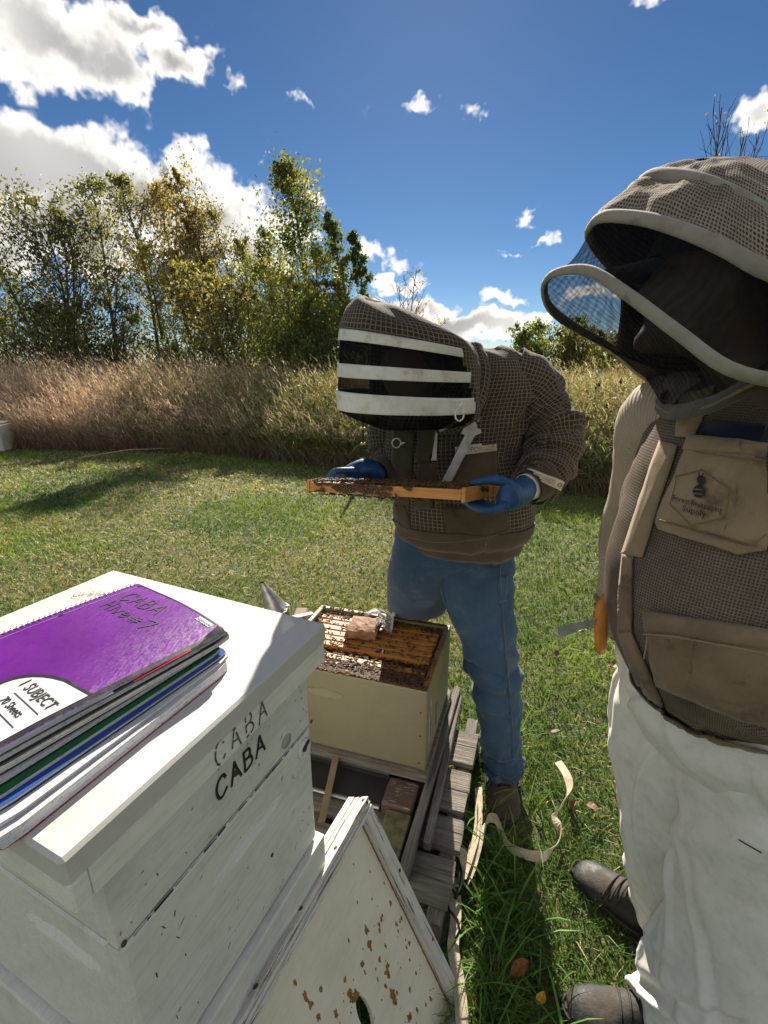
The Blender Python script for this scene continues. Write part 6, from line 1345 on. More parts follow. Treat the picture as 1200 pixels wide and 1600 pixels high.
# collar roll between hood and jacket, and zip ring at the veil's corner
cl = tube_rows([PY(738, 548, 1.46), PY(748, 580, 1.40), PY(744, 620, 1.36), PY(728, 652, 1.34), PY(700, 668, 1.36), PY(668, 668, 1.38)], [.030, .030, .026, .022, .018, .014], 40, 20); rows_mesh('collar', wrinkle(cl, .006, 51, 9, 14), M_GRID, p1, P1, thick=.002)
ct = [PY(x, y, Y) - P1 for x, y, Y in ((722, 650, 1.30), (706, 664, 1.33), (690, 672, 1.35), (672, 674, 1.37))]; tube('collar_zip', ct, .004, M_TAPE, p1, 6)
c = PY(718, 648, 1.20) - P1; P = [c + Vector((math.cos(2 * math.pi * k / 24) * .0105, 0, math.sin(2 * math.pi * k / 24) * .0155)) for k in range(25)]; zp = tube('zip_pull', P, .0022, M_METAL, p1, 6); tube('zip_slider', [c + Vector((.0, 0, .014)), c + Vector((.003, .004, .030))], [.004, .0055], M_METAL, zp, 6)

# ---- the held frame
NRc, NLc, FRc = Vector((.186, 1.05, 1.211)), Vector((-.208, 1.26, 1.178)), Vector((.301, 1.25, 1.17))
fx = (NRc - NLc).normalized(); fd = (FRc - NRc); fd = (fd - fx * fd.dot(fx)).normalized(); fn = fx.cross(fd).normalized()       # fn: up, out of the comb
cen = (NRc + NLc) / 2 + fd * .232
HM = Matrix(((fx.x, -fn.x, fd.x, cen.x), (fx.y, -fn.y, fd.y, cen.y), (fx.z, -fn.z, fd.z, cen.z), (0, 0, 0, 1)))
hf = empty('bee_comb'); hf.matrix_world = HM; tag(hf, 'wooden hive frame covered in bees held flat in blue gloved hands', 'hive frame')
bm = bmesh.new(); bm_box(bm, (-.241, -.011, -.010), (-.2135, .011, 0), .001); bm_box(bm, (-.2135, -.0135, -.019), (.2135, .0135, 0), .0015); bm_box(bm, (.2135, -.011, -.010), (.241, .011, 0), .001); from_bm('top_bar', bm, M_FRAME, hf)
box('bottom_bar', (-.2135, -.0125, -.234), (.2135, .0125, -.224), M_FRAME, hf, .001)
for s in (-1, 1):
    sb = box('side_bar', (.2140 * s if s > 0 else -.2235, -.0170, -.236), (.2235 if s > 0 else -.2140, .0170, -.0105), M_FRAME, hf, .0012)
    for q in (-.228, -.20): lathe('nail', [(.0003, 0), (.0018, 0), (.0015, .0004), (.0003, .0006)], M_SCREW, sb, 7, Matrix.Translation((.2236 * s, .004, q)) @ Matrix.Rotation(R(90 * s), 4, 'Y'))
box('comb', (-.2130, -.0110, -.2235), (.2130, .0110, -.0195), M_COMB, hf, .002)
Mf = []
F3 = HM.to_3x3()
def fbee(x, y, z, n): return bee_matrix(HM @ Vector((x, y, z)), F3 @ Vector(n), rs.uniform(0, 6.28), rs.uniform(1.0, 1.25))
near = []
for k in range(520):
    z_ = -.234 + .21 * rs.random() ** 1.5; x = rs.uniform(-.22, .21) if rs.random() < .75 else rs.gauss(-.03, .08); M_ = fbee(max(-.22, min(.215, x)), -.0125 - rs.uniform(0, .005), z_, (rs.uniform(-.2, .2), -1, rs.uniform(-.3, .2))); (near if z_ < -.18 else Mf).append(M_)
for k in range(130):        # hanging over the near bar, mostly left of its middle
    x = rs.gauss(-.055, .062); x = max(-.20, min(.12, x)); y = rs.uniform(-.013, .012) if rs.random() < .7 else rs.uniform(-.014, .0); near.append(fbee(x, y, -.2355, (0, 0, -1)))
for k in range(45): near.append(fbee(rs.uniform(-.2, .18), .0125 + rs.uniform(0, .008), rs.uniform(-.23, -.19), (0, 1, 0)))
for k in range(9): near.append(fbee(.2237, rs.uniform(-.012, .0), rs.uniform(-.12, -.03), (1, 0, 0)))
rs.shuffle(near)
for M_ in near[:130]: bee_single(M_, 'honey bee clinging to the held hive frame', 'bees on the held frame')
bee_mass('honey_bees', Mf + near[130:], 'carpet of honey bees covering the comb of the held frame')

# ---- gloved hands
def hand_mesh(nm, palm, fingers, thumb, wrist, mat, parent, origin, voxel=.0034):
    pc = [tpiece(*palm, 14), tpiece(*wrist, 14), tpiece(*thumb, 10)] + [tpiece(p, r_, 10) for p, r_ in fingers]
    return union(nm, pc, voxel, mat, parent, origin, 2)
LUGR = HM @ Vector((.228, 0, -.06)); ENDR = lambda z_, y=0.0, x=.226: HM @ Vector((x, y, z_))
pw = PY(822, 760, 1.285); kn = ENDR(-.075, .004, .268)
fing = []
for k, (zz, ln) in enumerate(((-.142, .92), (-.112, 1.0), (-.083, .97), (-.056, .80))):     # four fingers curl under the comb side
    a = ENDR(zz * .8 - .012, .030, .285); b = ENDR(zz, .040, .250); c_ = ENDR(zz - .004, .034, .250 - .040 * ln); d_ = ENDR(zz - .006, .020, .250 - .062 * ln)
    fing.append(([a, b, c_, d_], [.0112, .0100, .0092, .0078]))
th = ([ENDR(-.085, -.012, .300), ENDR(-.105, -.030, .268), ENDR(-.118, -.030, .235), ENDR(-.126, -.022, .205)], [.0150, .0135, .0115, .0092])
palm = ([pw, (pw + ENDR(-.085, .012, .292)) / 2 + Vector((0, 0, -.004)), ENDR(-.092, .012, .288)], [.032, .038, .033])
g1_ = hand_mesh('glove', palm, fing, th, ([PY(834, 757, 1.30), pw], [.030, .031]), M_GLOVE, p1, P1)
wr = tube_rows([PY(838, 756, 1.305), PY(826, 760, 1.285), PY(819, 762, 1.275)], [.040, .0385, .037], 8, 28); rows_mesh('inner_cuff', wr, M_TAPE, p1, P1, thick=.002)
# far hand on the other lug
ENDL = lambda z_, y=0.0, x=-.226: HM @ Vector((x, y, z_))
wl_ = PY(592, 740, 1.435); kl = ENDL(-.03, -.02, -.236)
fing = []
for k, (zz, ln) in enumerate(((-.010, .95), (-.037, 1.0), (-.063, .95), (-.087, .8))):
    a = (wl_ * .35 + ENDL(zz, -.036, -.20) * .65) + Vector((0, 0, .006)); b = ENDL(zz, -.040, -.222); c_ = ENDL(zz - .002, -.028, -.222 - .030 * ln); d_ = ENDL(zz - .004, -.004, -.222 - .040 * ln)
    fing.append(([a, b, c_, d_], [.0110, .0098, .0090, .0078]))
th = ([wl_ * .5 + ENDL(-.01, .0, -.17) * .5, ENDL(-.03, .022, -.17), ENDL(-.045, .028, -.20)], [.014, .0125, .010])
hand_mesh('glove', ([wl_, wl_ * .5 + ENDL(-.03, -.034, -.20) * .5 + Vector((0, 0, .010)), ENDL(-.04, -.034, -.200)], [.030, .036, .030]), fing, th, ([PY(600, 738, 1.455), wl_], [.028, .029]), M_GLOVE, p1, P1)

# hive tool tucked upright in front of the chest
A0, B0 = PY(698, 752, 1.33), PY(738, 672, 1.33); ht = bpy.data.objects.new('hive_tool', None); ht.location = A0; link(ht); tag(ht, 'flat grey steel hive tool slanting across the chest pocket', 'hive tool')
dx = (B0 - A0); Lh = dx.length; dx.normalize(); sx_ = Vector((0, -1, 0)).cross(dx).normalized()
sgn = 1 if sx_.x > 0 else -1; sx_ = sx_ * sgn
def htp(a, b, n=0.0): return dx * a + sx_ * b + Vector((0, -1, 0)) * n
w2 = .0125; out = [(-.03, -w2), (-.03, w2), (Lh - .012, w2 * 1.05), (Lh + .004, w2 * 2.1), (Lh + .012, w2 * 1.6), (Lh + .010, w2 * .9), (Lh + .020, w2 * .2), (Lh + .026, -w2 * .6), (Lh + .018, -w2 * 1.1), (Lh + .0, -w2 * 1.9), (Lh - .022, -w2 * 2.0), (Lh - .020, -w2)]
V = [htp(a, b, .0015) for a, b in out] + [htp(a, b, -.0015) for a, b in out]; m = len(out); F = [tuple(range(m)), tuple(range(2 * m - 1, m - 1, -1))] + [(k, m + k, m + (k + 1) % m, (k + 1) % m) for k in range(m)]
o = mesh('blade', V, F, M_TOOL, ht); bm = bmesh.new(); bm.from_mesh(o.data); bmesh.ops.recalc_face_normals(bm, faces=bm.faces); bm.to_mesh(o.data); bm.free()
# ================================================================== person on the right
P2 = Vector((.64, .86, 0)); p2 = empty('person', P2); tag(p2, 'person in a dirty tan bee jacket, open net veil and white trousers at the right', 'person')
M_DOT = dotmat('ventilated_tan_fabric', (.235, .178, .135), (.07, .053, .04), .0036)
M_DOT2 = dotmat('ventilated_hood_fabric', (.34, .275, .21), (.06, .047, .036), .0058)
M_RIB = ribmat('ribbed_tan_mesh', (.42, .34, .255), .0055)
M_CANVAS = clothmat('tan_canvas', (.36, .265, .165), (.27, .19, .11), weave=500, wb=.3, dirt=(.13, .085, .05), dscale=5, fold=1.0, fscale=14)
M_CANVASD = clothmat('grimy_tan_canvas', (.27, .19, .12), (.15, .10, .06), weave=500, wb=.35, dirt=(.06, .042, .03), dscale=6, fold=1.2, fscale=12)
M_WHITEC = clothmat('white_cotton', (.78, .755, .69), (.73, .70, .635), weave=600, wb=.3, dirt=(.64, .60, .53), dscale=3.0, fold=.7, fscale=7)
M_EDGE = clothmat('hoop_webbing', (.34, .30, .245), (.24, .21, .165), weave=700, wb=.3, dirt=(.16, .14, .11), dscale=12)
fdir = Vector((-.76, -.65, 0)).normalized(); wdir = Vector((.65, -.76, 0)).normalized()
def fit_ring(z, tx, cx, cy, ratio=.9, n=72, belly=0.0, pw=2.2):
    """level ring round the torso whose left outline falls where it was measured"""
    lo, hi = .05, .45
    for _ in range(40):
        a = (lo + hi) / 2; P = ring_pts(z, a, cx, cy, ratio, n, belly, pw); m = min(proj(p)[0] for p in P)
        if m > tx: lo = a
        else: hi = a
    return ring_pts(z, (lo + hi) / 2, cx, cy, ratio, n, belly, pw)
def ring_pts(z, a, cx, cy, ratio, n, belly, pw):
    o = []
    for k in range(n):
        th = 2 * math.pi * k / n; cs, sn = math.cos(th), math.sin(th); r_ = (abs(cs) ** pw + abs(sn) ** pw) ** (-1 / pw)
        o.append(Vector((cx, cy, z)) + wdir * (a * cs * r_) + fdir * (a * (ratio + (belly if sn > 0 else 0)) * sn * r_))
    return o
tr = [(.905, 1030, .62, .75, .95, .0), (.915, 1008, .615, .745, .95, .04), (.945, 988, .61, .74, .95, .06), (.99, 974, .605, .74, .95, .08), (1.04, 958, .605, .735, .95, .10), (1.10, 950, .605, .735, .94, .10), (1.16, 953, .61, .74, .93, .08), (1.22, 963, .615, .745, .9, .06), (1.28, 978, .62, .75, .87, .04), (1.34, 1000, .625, .755, .82, .02), (1.40, 1028, .63, .765, .76, .0), (1.445, 1060, .635, .775, .68, .0), (1.475, 1105, .635, .785, .62, 0)]
N2 = 84
T2 = loft_rows([fit_ring(z, tx, cx, cy, ra, N2, be) for z, tx, cx, cy, ra, be in tr], 110)
T2 = creases(creases(wrinkle(T2, .008, 61, 4, 6, .5, True, ((.06, .05, .004, 14),)), 34, .008, .012, 321, (50, 130), (.05, .2)), 18, .007, .010, 322, (-30, 30), (.04, .12), (0, .35))
j2 = rows_mesh('jacket', T2, M_DOT, p2, P2, cap1=True, thick=.004)
b2_ = bvh_of([j2])
D2 = lambda nm, q, m, off=.003, nu=14, nv=14, th=.003, puff=0.0, bv=None: drape(nm, q, bv or b2_, off, m, p2, P2, nu, nv, th, puff)
# front: ribbed mesh panel, zip placket along the front edge, pockets
D2('zip_placket', [(1034, 690), (1062, 698), (1006, 872), (974, 866)], M_CANVAS, .006, 5, 30, .003, .004); D2('zip_placket', [(976, 866), (992, 870), (990, 985), (968, 985)], M_CANVASD, .006, 5, 20, .003, .003); D2('zip_placket', [(968, 985), (990, 985), (1040, 1104), (1010, 1098)], M_CANVASD, .006, 5, 20, .003, .003)
D2('hood_tab', [(1066, 622), (1120, 606), (1086, 690), (1058, 684)], M_CANVAS, .007, 10, 10, .003, .005)
phq = [(1088, 640), (1196, 652), (1196, 726), (1072, 716)]
pocket = D2('chest_pocket', [(1083, 684), (1200, 697), (1196, 860), (1030, 812)], M_CANVAS, .009, 22, 26, .003, .010)
D2('pocket_bottom', [(1030, 812), (1196, 860), (1153, 866), (1034, 828)], M_CANVAS, .008, 18, 4, .003)
D2('pocket_hem', [(1081, 686), (1200, 699), (1200, 722), (1072, 708)], M_CANVAS, .014, 18, 5, .002, .004)
lowp = D2('lower_pocket', [(1010, 952), (1330, 1000), (1330, 1185), (1026, 1070)], M_CANVASD, .007, 30, 22, .003, .010); D2('pocket_hem', [(1010, 952), (1330, 1002), (1330, 1030), (1014, 984)], M_CANVASD, .013, 26, 6, .002, .004)
hb_ = T2[:15]; hb_ = hb_ + rownorm(T2)[:15] * .010; rows_mesh('hem_band', wrinkle(hb_, .003, 66, 12, 20), M_CANVASD, p2, P2, thick=.003)
for ln in ([(1012, 988), (1100, 1000), (1196, 1020)], [(1018, 992), (1012, 1040), (1016, 1070)]): drape_line('stitching', ln, bvh_of([lowp]) if lowp else b2_, .010, .0012, M_CANVAS, p2, P2, 30)
pb = bvh_of([pocket]) if pocket else b2_
for ln in ([(1088, 708), (1140, 716), (1198, 722)], [(1036, 812), (1090, 830), (1150, 858), (1196, 835)]): drape_line('stitching', ln, pb, .006, .0009, M_CANVASD, p2, P2, 30)
# emblem: hexagon, bee and two lines of lettering
M_HEX = simple('hexagon_thread', (.20, .13, .045), .8); M_PRINT = simple('black_print', (.010, .010, .012), .7)
hx = [(1099, 735), (1142, 766), (1132, 809), (1081, 821), (1049, 789), (1059, 745), (1099, 735)]
for k in range(6): drape_line('emblem_hexagon', [hx[k], ((hx[k][0] + hx[k + 1][0]) / 2, (hx[k][1] + hx[k + 1][1]) / 2), hx[k + 1]], pb, .0035, .0009, M_HEX, p2, P2, 14, 5)
drape_text('emblem_text', 'Forest Beekeeping', [(1054, 774), (1130, 793), (1128, 806), (1053, 785)], pb, .0042, M_PRINT, p2, P2); drape_text('emblem_text', 'Supply', [(1069, 790), (1107, 799), (1105, 813), (1067, 801)], pb, .0042, M_PRINT, p2, P2)
def dblob(nm, c, rx, ry, mat, off, ang=.12, n=18):
    V, F = [], []; q0 = hitpx(pb, c[0], c[1], off)
    if q0 is None: return
    V.append(q0 - P2)
    for k in range(n):
        a = 2 * math.pi * k / n; x, y = rx * math.cos(a), ry * math.sin(a); q = hitpx(pb, c[0] + x * math.cos(ang) - y * math.sin(ang), c[1] + x * math.sin(ang) + y * math.cos(ang), off); V.append((q if q else q0) - P2)
    mesh(nm, V, [(0, 1 + k, 1 + (k + 1) % n) for k in range(n)], mat, p2)
dblob('emblem_bee', (1098, 751), 7, 7, M_PRINT, .004); dblob('emblem_bee', (1094, 769), 9.5, 9.5, M_PRINT, .004); dblob('emblem_bee', (1096, 761), 4, 4, M_PRINT, .0042)
for yy, w_ in ((766, 8), (773, 8)): drape_line('emblem_stripe', [(1094 - w_, yy - .8), (1094, yy), (1094 + w_, yy + 1)], pb, .0045, .0010, M_CANVAS, p2, P2, 10, 5)
for s in (-1, 1): drape_line('emblem_antenna', [(1098 + s * 1.5, 746), (1098 + s * 3, 743), (1098 + s * 4, 740)], pb, .004, .0008, M_PRINT, p2, P2, 8, 5)
# phone in the pocket
qa, qb, qc = hitpx(b2_, 1094, 690, .007), hitpx(b2_, 1190, 700, .007), hitpx(b2_, 1128, 800, .007)
if qa and qb and qc:
    xx = (qb - qa); wph = xx.length; xx.normalize(); yy = (qa - qc); yy = (yy - xx * yy.dot(xx)).normalized(); nn = xx.cross(yy)
    ph = bpy.data.objects.new('smartphone', None); link(ph); ph.matrix_world = Matrix(((xx.x, yy.x, nn.x, qa.x), (xx.y, yy.y, nn.y, qa.y), (xx.z, yy.z, nn.z, qa.z), (0, 0, 0, 1))); tag(ph, 'dark phone sticking out of the chest pocket', 'phone')
    bm = bmesh.new(); bm_box(bm, (0, -.030, -.004), (wph, .030, .006), 0); ve = [e for e in bm.edges if abs((e.verts[0].co - e.verts[1].co).z) > .005]; bmesh.ops.bevel(bm, geom=ve, offset=.009, segments=4, affect='EDGES'); from_bm('case', bm, simple('navy_phone_case', (.012, .020, .034), .5), ph)
    bm = bmesh.new(); bm_box(bm, (.004, -.028, .0062), (wph - .004, .026, .0072), 0); from_bm('glass', bm, simple('phone_glass', (.008, .012, .02), .12), ph)
# trousers
def left_fit(c, r_, tx, n=128, ell=1.0):
    """ring of given size slid sideways so that its left outline falls where measured"""
    c = Vector(c)
    for _ in range(25):
        P = [c + Vector((math.cos(2 * math.pi * k / n) * r_, math.sin(2 * math.pi * k / n) * r_ * ell, 0)) for k in range(n)]; m = min(proj(p)[0] for p in P); c.x += (tx - m) / F_PX * c.y * .9
    return P
waist = [left_fit((.62, .78, 1.00), .19, 1008), left_fit((.63, .79, .95), .195, 996), left_fit((.64, .79, .90), .20, 986), left_fit((.64, .79, .84), .20, 978), left_fit((.66, .79, .77), .17, 1000)]
rows_mesh('trouser_seat', creases(wrinkle(loft_rows(waist, 50), .010, 71, 7, 4), 24, .009, .011, 335, (40, 140), (.05, .16)), M_WHITEC, p2, P2, cap1=True)
far = [left_fit((.62, .86, .95), .14, 996), left_fit((.62, .875, .86), .145, 977), left_fit((.61, .89, .74), .14, 963), left_fit((.61, .90, .60), .135, 958), left_fit((.62, .91, .46), .13, 961), left_fit((.63, .92, .32), .12, 972), left_fit((.65, .92, .20), .110, 984), left_fit((.66, .915, .10), .105, 990), left_fit((.665, .91, .045), .10, 994)]
FarL = (wrinkle(wrinkle(loft_rows([[Vector(p) for p in r] for r in far], 150), .022, 73, 5.0, 2.0, 1.4, True, ((.90, .08, .007, 8),)), .001, 173, 10, 9, .7, True))
FarL = creases(creases(FarL, 20, .012, .016, 331, (50, 130), (.16, .42), bend=.8), 10, .009, .011, 332, (-30, 30), (.06, .14), (.75, 1)); rows_mesh('trouser_leg', FarL, M_WHITEC, p2, P2, thick=.002)
nearl = [left_fit((.60, .70, .96), .13, 1095), left_fit((.60, .70, .86), .145, 1078), left_fit((.60, .695, .74), .145, 1070), left_fit((.59, .69, .60), .14, 1066), left_fit((.585, .69, .46), .135, 1062), left_fit((.575, .695, .34), .13, 1048), left_fit((.565, .70, .24), .125, 1026), left_fit((.56, .705, .15), .12, 1012), left_fit((.56, .71, .07), .115, 1002), left_fit((.56, .71, .03), .11, 1000)]
NearL = (wrinkle(wrinkle(loft_rows(nearl, 160), .022, 79, 5.0, 2.0, 1.4, True, ((.90, .08, .007, 8),)), .001, 179, 10, 9, .7, True))
NearL = creases(creases(NearL, 24, .013, .017, 333, (45, 135), (.16, .45), bend=.8), 10, .010, .012, 334, (-35, 35), (.06, .16), (.6, 1)); rows_mesh('trouser_leg', NearL, M_WHITEC, p2, P2, thick=.002)
tb2 = bvh_of([o for o in p2.children if o.name.startswith('trouser_leg')])
drape_line('dark_line', [(1155, 1312), (1172, 1322), (1190, 1332)], tb2, .001, .0012, M_SOLE, p2, P2, 12, 5)  # short dark line laid on the trouser leg
boot('rubber_boot', (.775, .885, 0), (.585, 1.08, 0), .13, M_RUBBER, p2, P2, .056, False); boot('rubber_boot', (.72, .69, 0), (.435, .742, 0), .11, M_RUBBER, p2, P2, .056, False)
# body inside the clothes
HC2 = PT(1128, 440, .73); face = Vector((-.93, .36, 0)).normalized(); rot2 = Matrix.Rotation(math.atan2(face.y, face.x), 3, 'Z') @ Matrix.Rotation(R(-6), 3, 'Y')
SHn, SHf = Vector((.76, .62, 1.40)), Vector((.52, .93, 1.39))
ELn, ELf = Vector((.90, .66, 1.12)), Vector((.565, 1.02, 1.14)); WRn, WRf = Vector((.86, .56, .92)), PY(968, 985, 1.0)
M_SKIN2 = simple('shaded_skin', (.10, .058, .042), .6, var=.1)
bp = [ellpiece(HC2, (.100, .078, .118), rot2), ellpiece(HC2 + face * .105 + Vector((0, 0, -.018)), (.020, .014, .022), rot2), ellpiece(HC2 + face * .085 + Vector((0, 0, -.085)), (.030, .035, .025), rot2), ellpiece(HC2 + Vector((.03, .08, -.01)), (.022, .012, .032), rot2), ellpiece(HC2 + Vector((-.03, -.08, -.01)) * .95, (.022, .012, .032), rot2),
      tpiece([HC2 + Vector((.02, 0, -.06)), Vector((.62, .775, 1.42))], [.055, .065]), tpiece([Vector((.63, .77, 1.40)), Vector((.61, .745, 1.15)), Vector((.635, .79, .92))], [.12, .15, .14], 16), tpiece([SHn, (SHn + SHf) / 2, SHf], [.05, .07, .05]),
      tpiece([SHn, ELn, WRn], [.05, .04, .028]), tpiece([SHf, ELf, WRf], [.05, .04, .028]), tpiece([Vector((.69, .70, .88)), Vector((.71, .695, .48)), Vector((.70, .705, .10))], [.085, .06, .04]), tpiece([Vector((.68, .87, .88)), Vector((.69, .90, .48)), Vector((.765, .91, .10))], [.085, .06, .04])]
union('body', bp, .016, M_SKIN2, p2, P2, 4)
cap_ = [(rot2 @ Vector((math.cos(a) * math.cos(e) * .112, math.sin(a) * math.cos(e) * .090, math.sin(e) * .120 + .012))) + HC2 for e in np.linspace(.12, 1.5, 8) for a in np.linspace(0, 2 * math.pi, 24, endpoint=False)]
mesh('cap', [p - P2 for p in cap_], [(i * 24 + k, i * 24 + (k + 1) % 24, (i + 1) * 24 + (k + 1) % 24, (i + 1) * 24 + k) for i in range(7) for k in range(24)], clothmat('dark_cap_cloth', (.02, .02, .024)), p2, True)
br = [HC2 + rot2 @ Vector((.085 + .085 * f * math.cos(a), .085 * math.sin(a) * (1 - .15 * f), .030 - .022 * f - .01 * math.sin(a) ** 2)) for f in (0.25, .6, 1.0) for a in np.linspace(-1.35, 1.35, 15)]
mesh('cap_brim', [p - P2 for p in br], [(j * 15 + i, j * 15 + i + 1, (j + 1) * 15 + i + 1, (j + 1) * 15 + i) for j in range(2) for i in range(14)], bpy.data.materials['dark_cap_cloth'], p2, True)
rows_mesh('sleeve', wrinkle(tube_rows([SHn + Vector((-.06, .05, 0)), SHn, (SHn + ELn) / 2, ELn, (ELn + WRn) / 2, WRn], [.09, .095, .085, .078, .066, .05], 44, 32), .009, 83, 6, 8), M_DOT, p2, P2, thick=.003)
rows_mesh('sleeve', wrinkle(tube_rows([SHf + Vector((.06, -.07, 0)), SHf + Vector((.02, 0, 0)), (SHf + ELf) / 2 + Vector((.02, 0, 0)), ELf, (ELf + WRf) / 2, WRf], [.085, .082, .075, .068, .058, .046], 44, 32), .008, 85, 6, 8), M_RIB, p2, P2, thick=.003)
# gloved hand round an orange-handled scraper
M_TANG = simple('tan_leather_glove', (.14, .10, .06), .75, var=.3, scale=25, bmp=.3)
hA, hB = PY(944, 930, .98), PY(938, 1020, .98); hax = (hB - hA).normalized()
fing = []
for k in range(4):
    c = hA + hax * (.025 + .022 * k) + Vector((.024, .012, 0)); fing.append(([WRf * .45 + c * .55 + Vector((.012, .02, 0)), c + Vector((.012, .030, 0)), c + Vector((-.016, .030, 0)), c + Vector((-.022, .012, .0))], [.0125, .0115, .0105, .009]))
hand_mesh('glove', ([WRf, WRf * .5 + (hA + hax * .05 + Vector((.045, .02, 0))) * .5, hA + hax * .055 + Vector((.046, .016, 0))], [.030, .036, .034]), fing, ([WRf + Vector((-.005, -.02, .02)), hA + hax * .03 + Vector((.036, -.012, 0)), hA + hax * .012 + Vector((.022, -.016, 0))], [.014, .013, .010]), ([WRf + Vector((.03, .02, .03)), WRf], [.028, .029]), M_TANG, p2, P2)
dn = (WRn - ELn).normalized(); sd = Vector((.75, -.3, .1)).normalized(); sd = (sd - dn * sd.dot(dn)).normalized(); nf = dn.cross(sd)
fing = [([WRn + dn * .075 + sd * (o_ * .021), WRn + dn * .105 + sd * (o_ * .023), WRn + dn * (.105 + .032 * l_) + sd * (o_ * .023) + nf * .010, WRn + dn * (.105 + .052 * l_) + sd * (o_ * .022) + nf * .028], [.0115, .0105, .0098, .0085]) for o_, l_ in ((-1.5, .9), (-.5, 1.05), (.5, 1.0), (1.5, .8))]
hand_mesh('glove', ([WRn, WRn + dn * .045, WRn + dn * .085], [.030, .038, .034]), fing, ([WRn + dn * .03 - sd * .022, WRn + dn * .06 - sd * .048 + nf * .01, WRn + dn * .092 - sd * .055 + nf * .02], [.014, .0125, .0105]), ([WRn - dn * .03, WRn], [.029, .030]), M_TANG, p2, P2)
q = empty('scraper_knife', hB); tag(q, 'steel scraper with bright orange handle held low beside the tan jacket', 'hive tool')
M_OR = simple('orange_plastic', (.62, .22, .03), .45, var=.15)
tube('handle', [(hA - hB) * 1.0 + Vector((.004, 0, .0)), (hA - hB) * .8 + Vector((-.003, 0, 0)), (hA - hB) * .45 + Vector((-.004, 0, 0)), (hA - hB) * .15, Vector((0, 0, 0))], [.008, .0145, .014, .0135, .008], M_OR, q, 12)
K = PY(944, 968, .98) - hB; Tt = PY(871, 988, .955) - hB; dK = (Tt - K).normalized(); upv = dK.cross(Vector((0, 1, 0))).normalized(); upv = upv if upv.z > 0 else -upv; nv_ = dK.cross(upv)
pr = [(0, .007), (.5, .0085), (.95, .0115), (1.0, .010), (.98, -.016), (.5, -.009), (0, -.007)]; Lk_ = (Tt - K).length
V = [K + dK * (Lk_ * a) + upv * b + nv_ * s for s in (.0012, -.0012) for a, b in pr]; m = len(pr); F = [tuple(range(m)), tuple(range(2 * m - 1, m - 1, -1))] + [(k, m + k, m + (k + 1) % m, (k + 1) % m) for k in range(m)]
mesh('blade', V, F, M_TOOL, q); tube('bolster', [K - dK * .012, K + dK * .010], [.010, .0085], simple('red_orange_bolster', (.55, .12, .02), .5), q, 10)
# hood, hoops and net
def spl(pts, n=96):
    A_ = np.array([tuple(PT(*p)) for p in pts]); A_ = np.concatenate([A_[-2:], A_, A_[:3]]); m = len(pts); B = crom(A_, 40 * (len(A_) - 1) + 1)[80:80 + 40 * m + 1]
    d = np.concatenate([[0], np.cumsum(np.linalg.norm(np.diff(B, axis=0), axis=1))]); return B, d
def by_mark(pts, marks, n=96):
    """resample a closed spline so that ring index runs alike on every hoop: marks = control point numbers at tip, near side, back, far side"""
    B, d = spl(pts); out = []
    idx = [m * 40 for m in marks] + [len(pts) * 40]; q = n // 4
    for s in range(4):
        a, b = d[idx[s]], d[idx[s + 1]]; tt = np.linspace(a, b, q, endpoint=False); out.append(np.stack([np.interp(tt, d, B[:, c]) for c in range(3)], 1))
    return np.concatenate(out)
collar = by_mark([(1040, 612, .82), (1054, 632, .74), (1110, 622, .62), (1200, 578, .55), (1300, 560, .60), (1330, 566, .72), (1250, 585, .86), (1120, 605, .90)], (0, 2, 5, 7))
hoop1 = by_mark([(852, 450, .75), (868, 428, .71), (920, 424, .66), (980, 460, .60), (1060, 520, .55), (1140, 576, .515), (1240, 596, .52), (1320, 585, .62), (1270, 580, .80), (1130, 600, .92), (1030, 600, .94), (960, 547, .90), (900, 512, .85), (862, 482, .79)], (0, 4, 7, 10))
hoop2 = by_mark([(922, 360, .74), (942, 340, .70), (1000, 342, .64), (1060, 358, .585), (1130, 387, .54), (1200, 424, .50), (1300, 455, .50), (1370, 465, .62), (1290, 455, .85), (1110, 455, .95), (1020, 452, .93), (968, 425, .88), (940, 396, .82), (926, 374, .77)], (0, 4, 7, 10))
band3 = by_mark([(1000, 290, .74), (1022, 275, .70), (1080, 280, .63), (1145, 305, .57), (1210, 343, .52), (1310, 380, .52), (1380, 385, .63), (1300, 375, .85), (1130, 352, .95), (1050, 325, .89), (1012, 303, .80)], (0, 3, 6, 8))
crown1 = by_mark([(1058, 262, .76), (1092, 254, .70), (1150, 262, .63), (1230, 290, .57), (1310, 320, .58), (1350, 320, .68), (1270, 300, .84), (1130, 275, .90)], (0, 2, 5, 7))
crown2 = by_mark([(1110, 252, .76), (1140, 249, .72), (1180, 252, .68), (1230, 262, .66), (1260, 270, .72), (1240, 265, .80), (1180, 258, .84), (1130, 254, .81)], (0, 2, 4, 6))
mid01 = collar * .45 + hoop1 * .55; mid12 = hoop1 * .5 + hoop2 * .5; 
c12 = mid12.mean(0); mid12 = mid12 + (mid12 - c12) * -.05
def seg(r0, r1, rows, bul=0.0):
    t = np.linspace(0, 1, rows)[:, None, None]; A_ = r0[None] * (1 - t) + r1[None] * t; c = A_.mean(1, keepdims=True); return A_ + (A_ - c) * bul * np.sin(np.pi * t)
NQ = 96; netsel = lambda i, k: k < 40 or k >= 80
S01 = wrinkle(seg(collar, hoop1, 24, -.10), .010, 91, 6, 8); S12 = wrinkle(seg(hoop1, hoop2, 30, -.05), .004, 93, 6, 6); S23 = wrinkle(seg(hoop2, band3, 22, .03), .009, 95, 7, 12); S34 = wrinkle(seg(band3, crown1, 16, .04), .008, 97, 7, 10); S45 = wrinkle(seg(crown1, crown2, 12, .02), .006, 99, 6, 8)
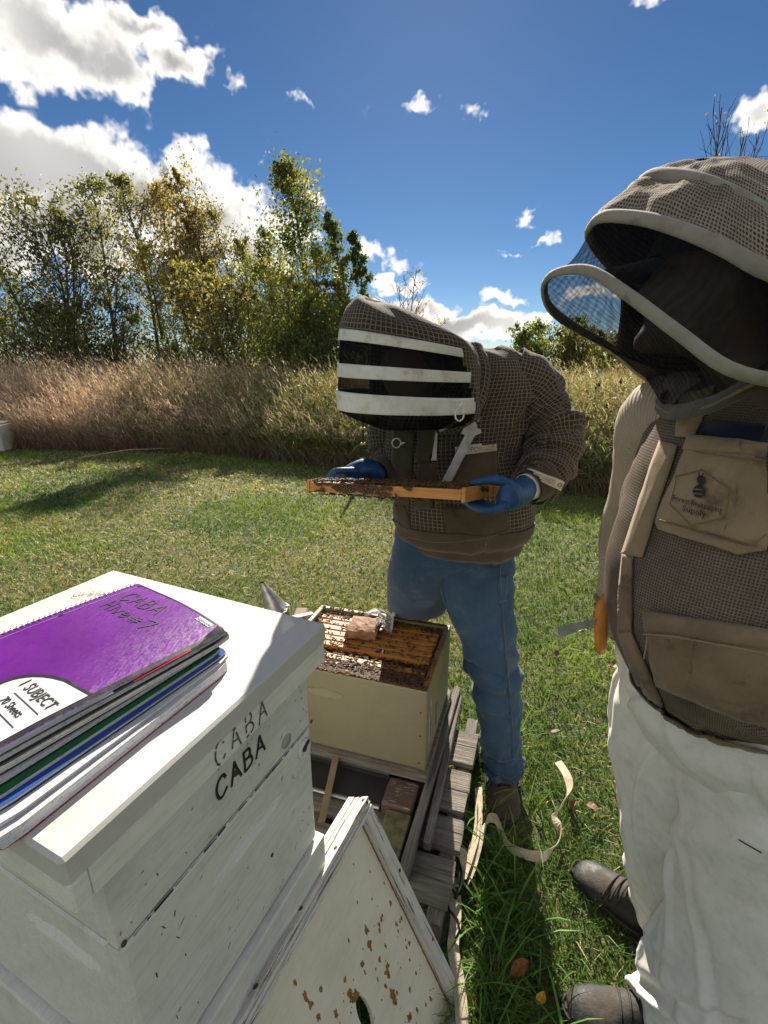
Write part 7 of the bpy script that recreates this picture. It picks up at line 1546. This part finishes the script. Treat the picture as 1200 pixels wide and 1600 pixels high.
rows_mesh('veil_netting', S12, M_NETL, p2, P2, sel=netsel); rows_mesh('veil_netting', S01, M_NETL, p2, P2, sel=netsel)
rows_mesh('hood', S12, M_DOT2, p2, P2, sel=lambda i, k: not netsel(i, k), thick=.002); rows_mesh('hood', S01, M_DOT2, p2, P2, sel=lambda i, k: not netsel(i, k), thick=.002)
rows_mesh('hood', S23, M_DOT2, p2, P2, thick=.002); rows_mesh('hood', S34, M_DOT2, p2, P2, thick=.002); rows_mesh('hood_crown', S45, M_DOT2, p2, P2, thick=.002, cap1=True)
for ring_, rr, nm in ((hoop1, .0078, 'veil_hoop'), (hoop2, .0092, 'veil_hoop'), (band3, .0100, 'hood_band')):
    P = [Vector(p) - P2 for p in ring_] + [Vector(ring_[0]) - P2]; c = Vector(ring_.mean(0)) - P2; V, F = [], []; m = 10; L_ = len(P)
    for i, p in enumerate(P):
        o = (p - c).normalized(); t = (P[(i + 1) % (L_ - 1)] - P[i - 1]).normalized() if 0 < i < L_ - 1 else (P[1] - P[-2]).normalized(); z_ = o.cross(t).normalized()
        for k in range(m): a = 2 * math.pi * k / m; V.append(p + o * (math.cos(a) * rr * .62 + .002) + z_ * (math.sin(a) * rr))
    F = [(i * m + k, i * m + (k + 1) % m, (i + 1) * m + (k + 1) % m, (i + 1) * m + k) for i in range(L_ - 1) for k in range(m)]
    mesh(nm, V, F, M_EDGE, p2, True)
# soft collar roll with its zip
cr = collar + np.array([0, 0, -.012]); rows_mesh('collar', wrinkle(np.stack([cr + np.array([0, 0, -.008]) + (cr - cr.mean(0)) * .07, cr + np.array([0, 0, .004]) + (cr - cr.mean(0)) * .05, collar + (collar - collar.mean(0)) * .02]), .006, 103, 8, 14), clothmat('grimy_dark_mesh', (.10, .085, .068), (.06, .05, .04), weave=350, wb=.5), p2, P2, thick=.003)
tube('collar_zip', [Vector(p) - P2 for p in (cr + (cr - cr.mean(0)) * .075 + np.array([0, 0, .002]))[:60]], .0022, M_CANVASD, p2, 6)
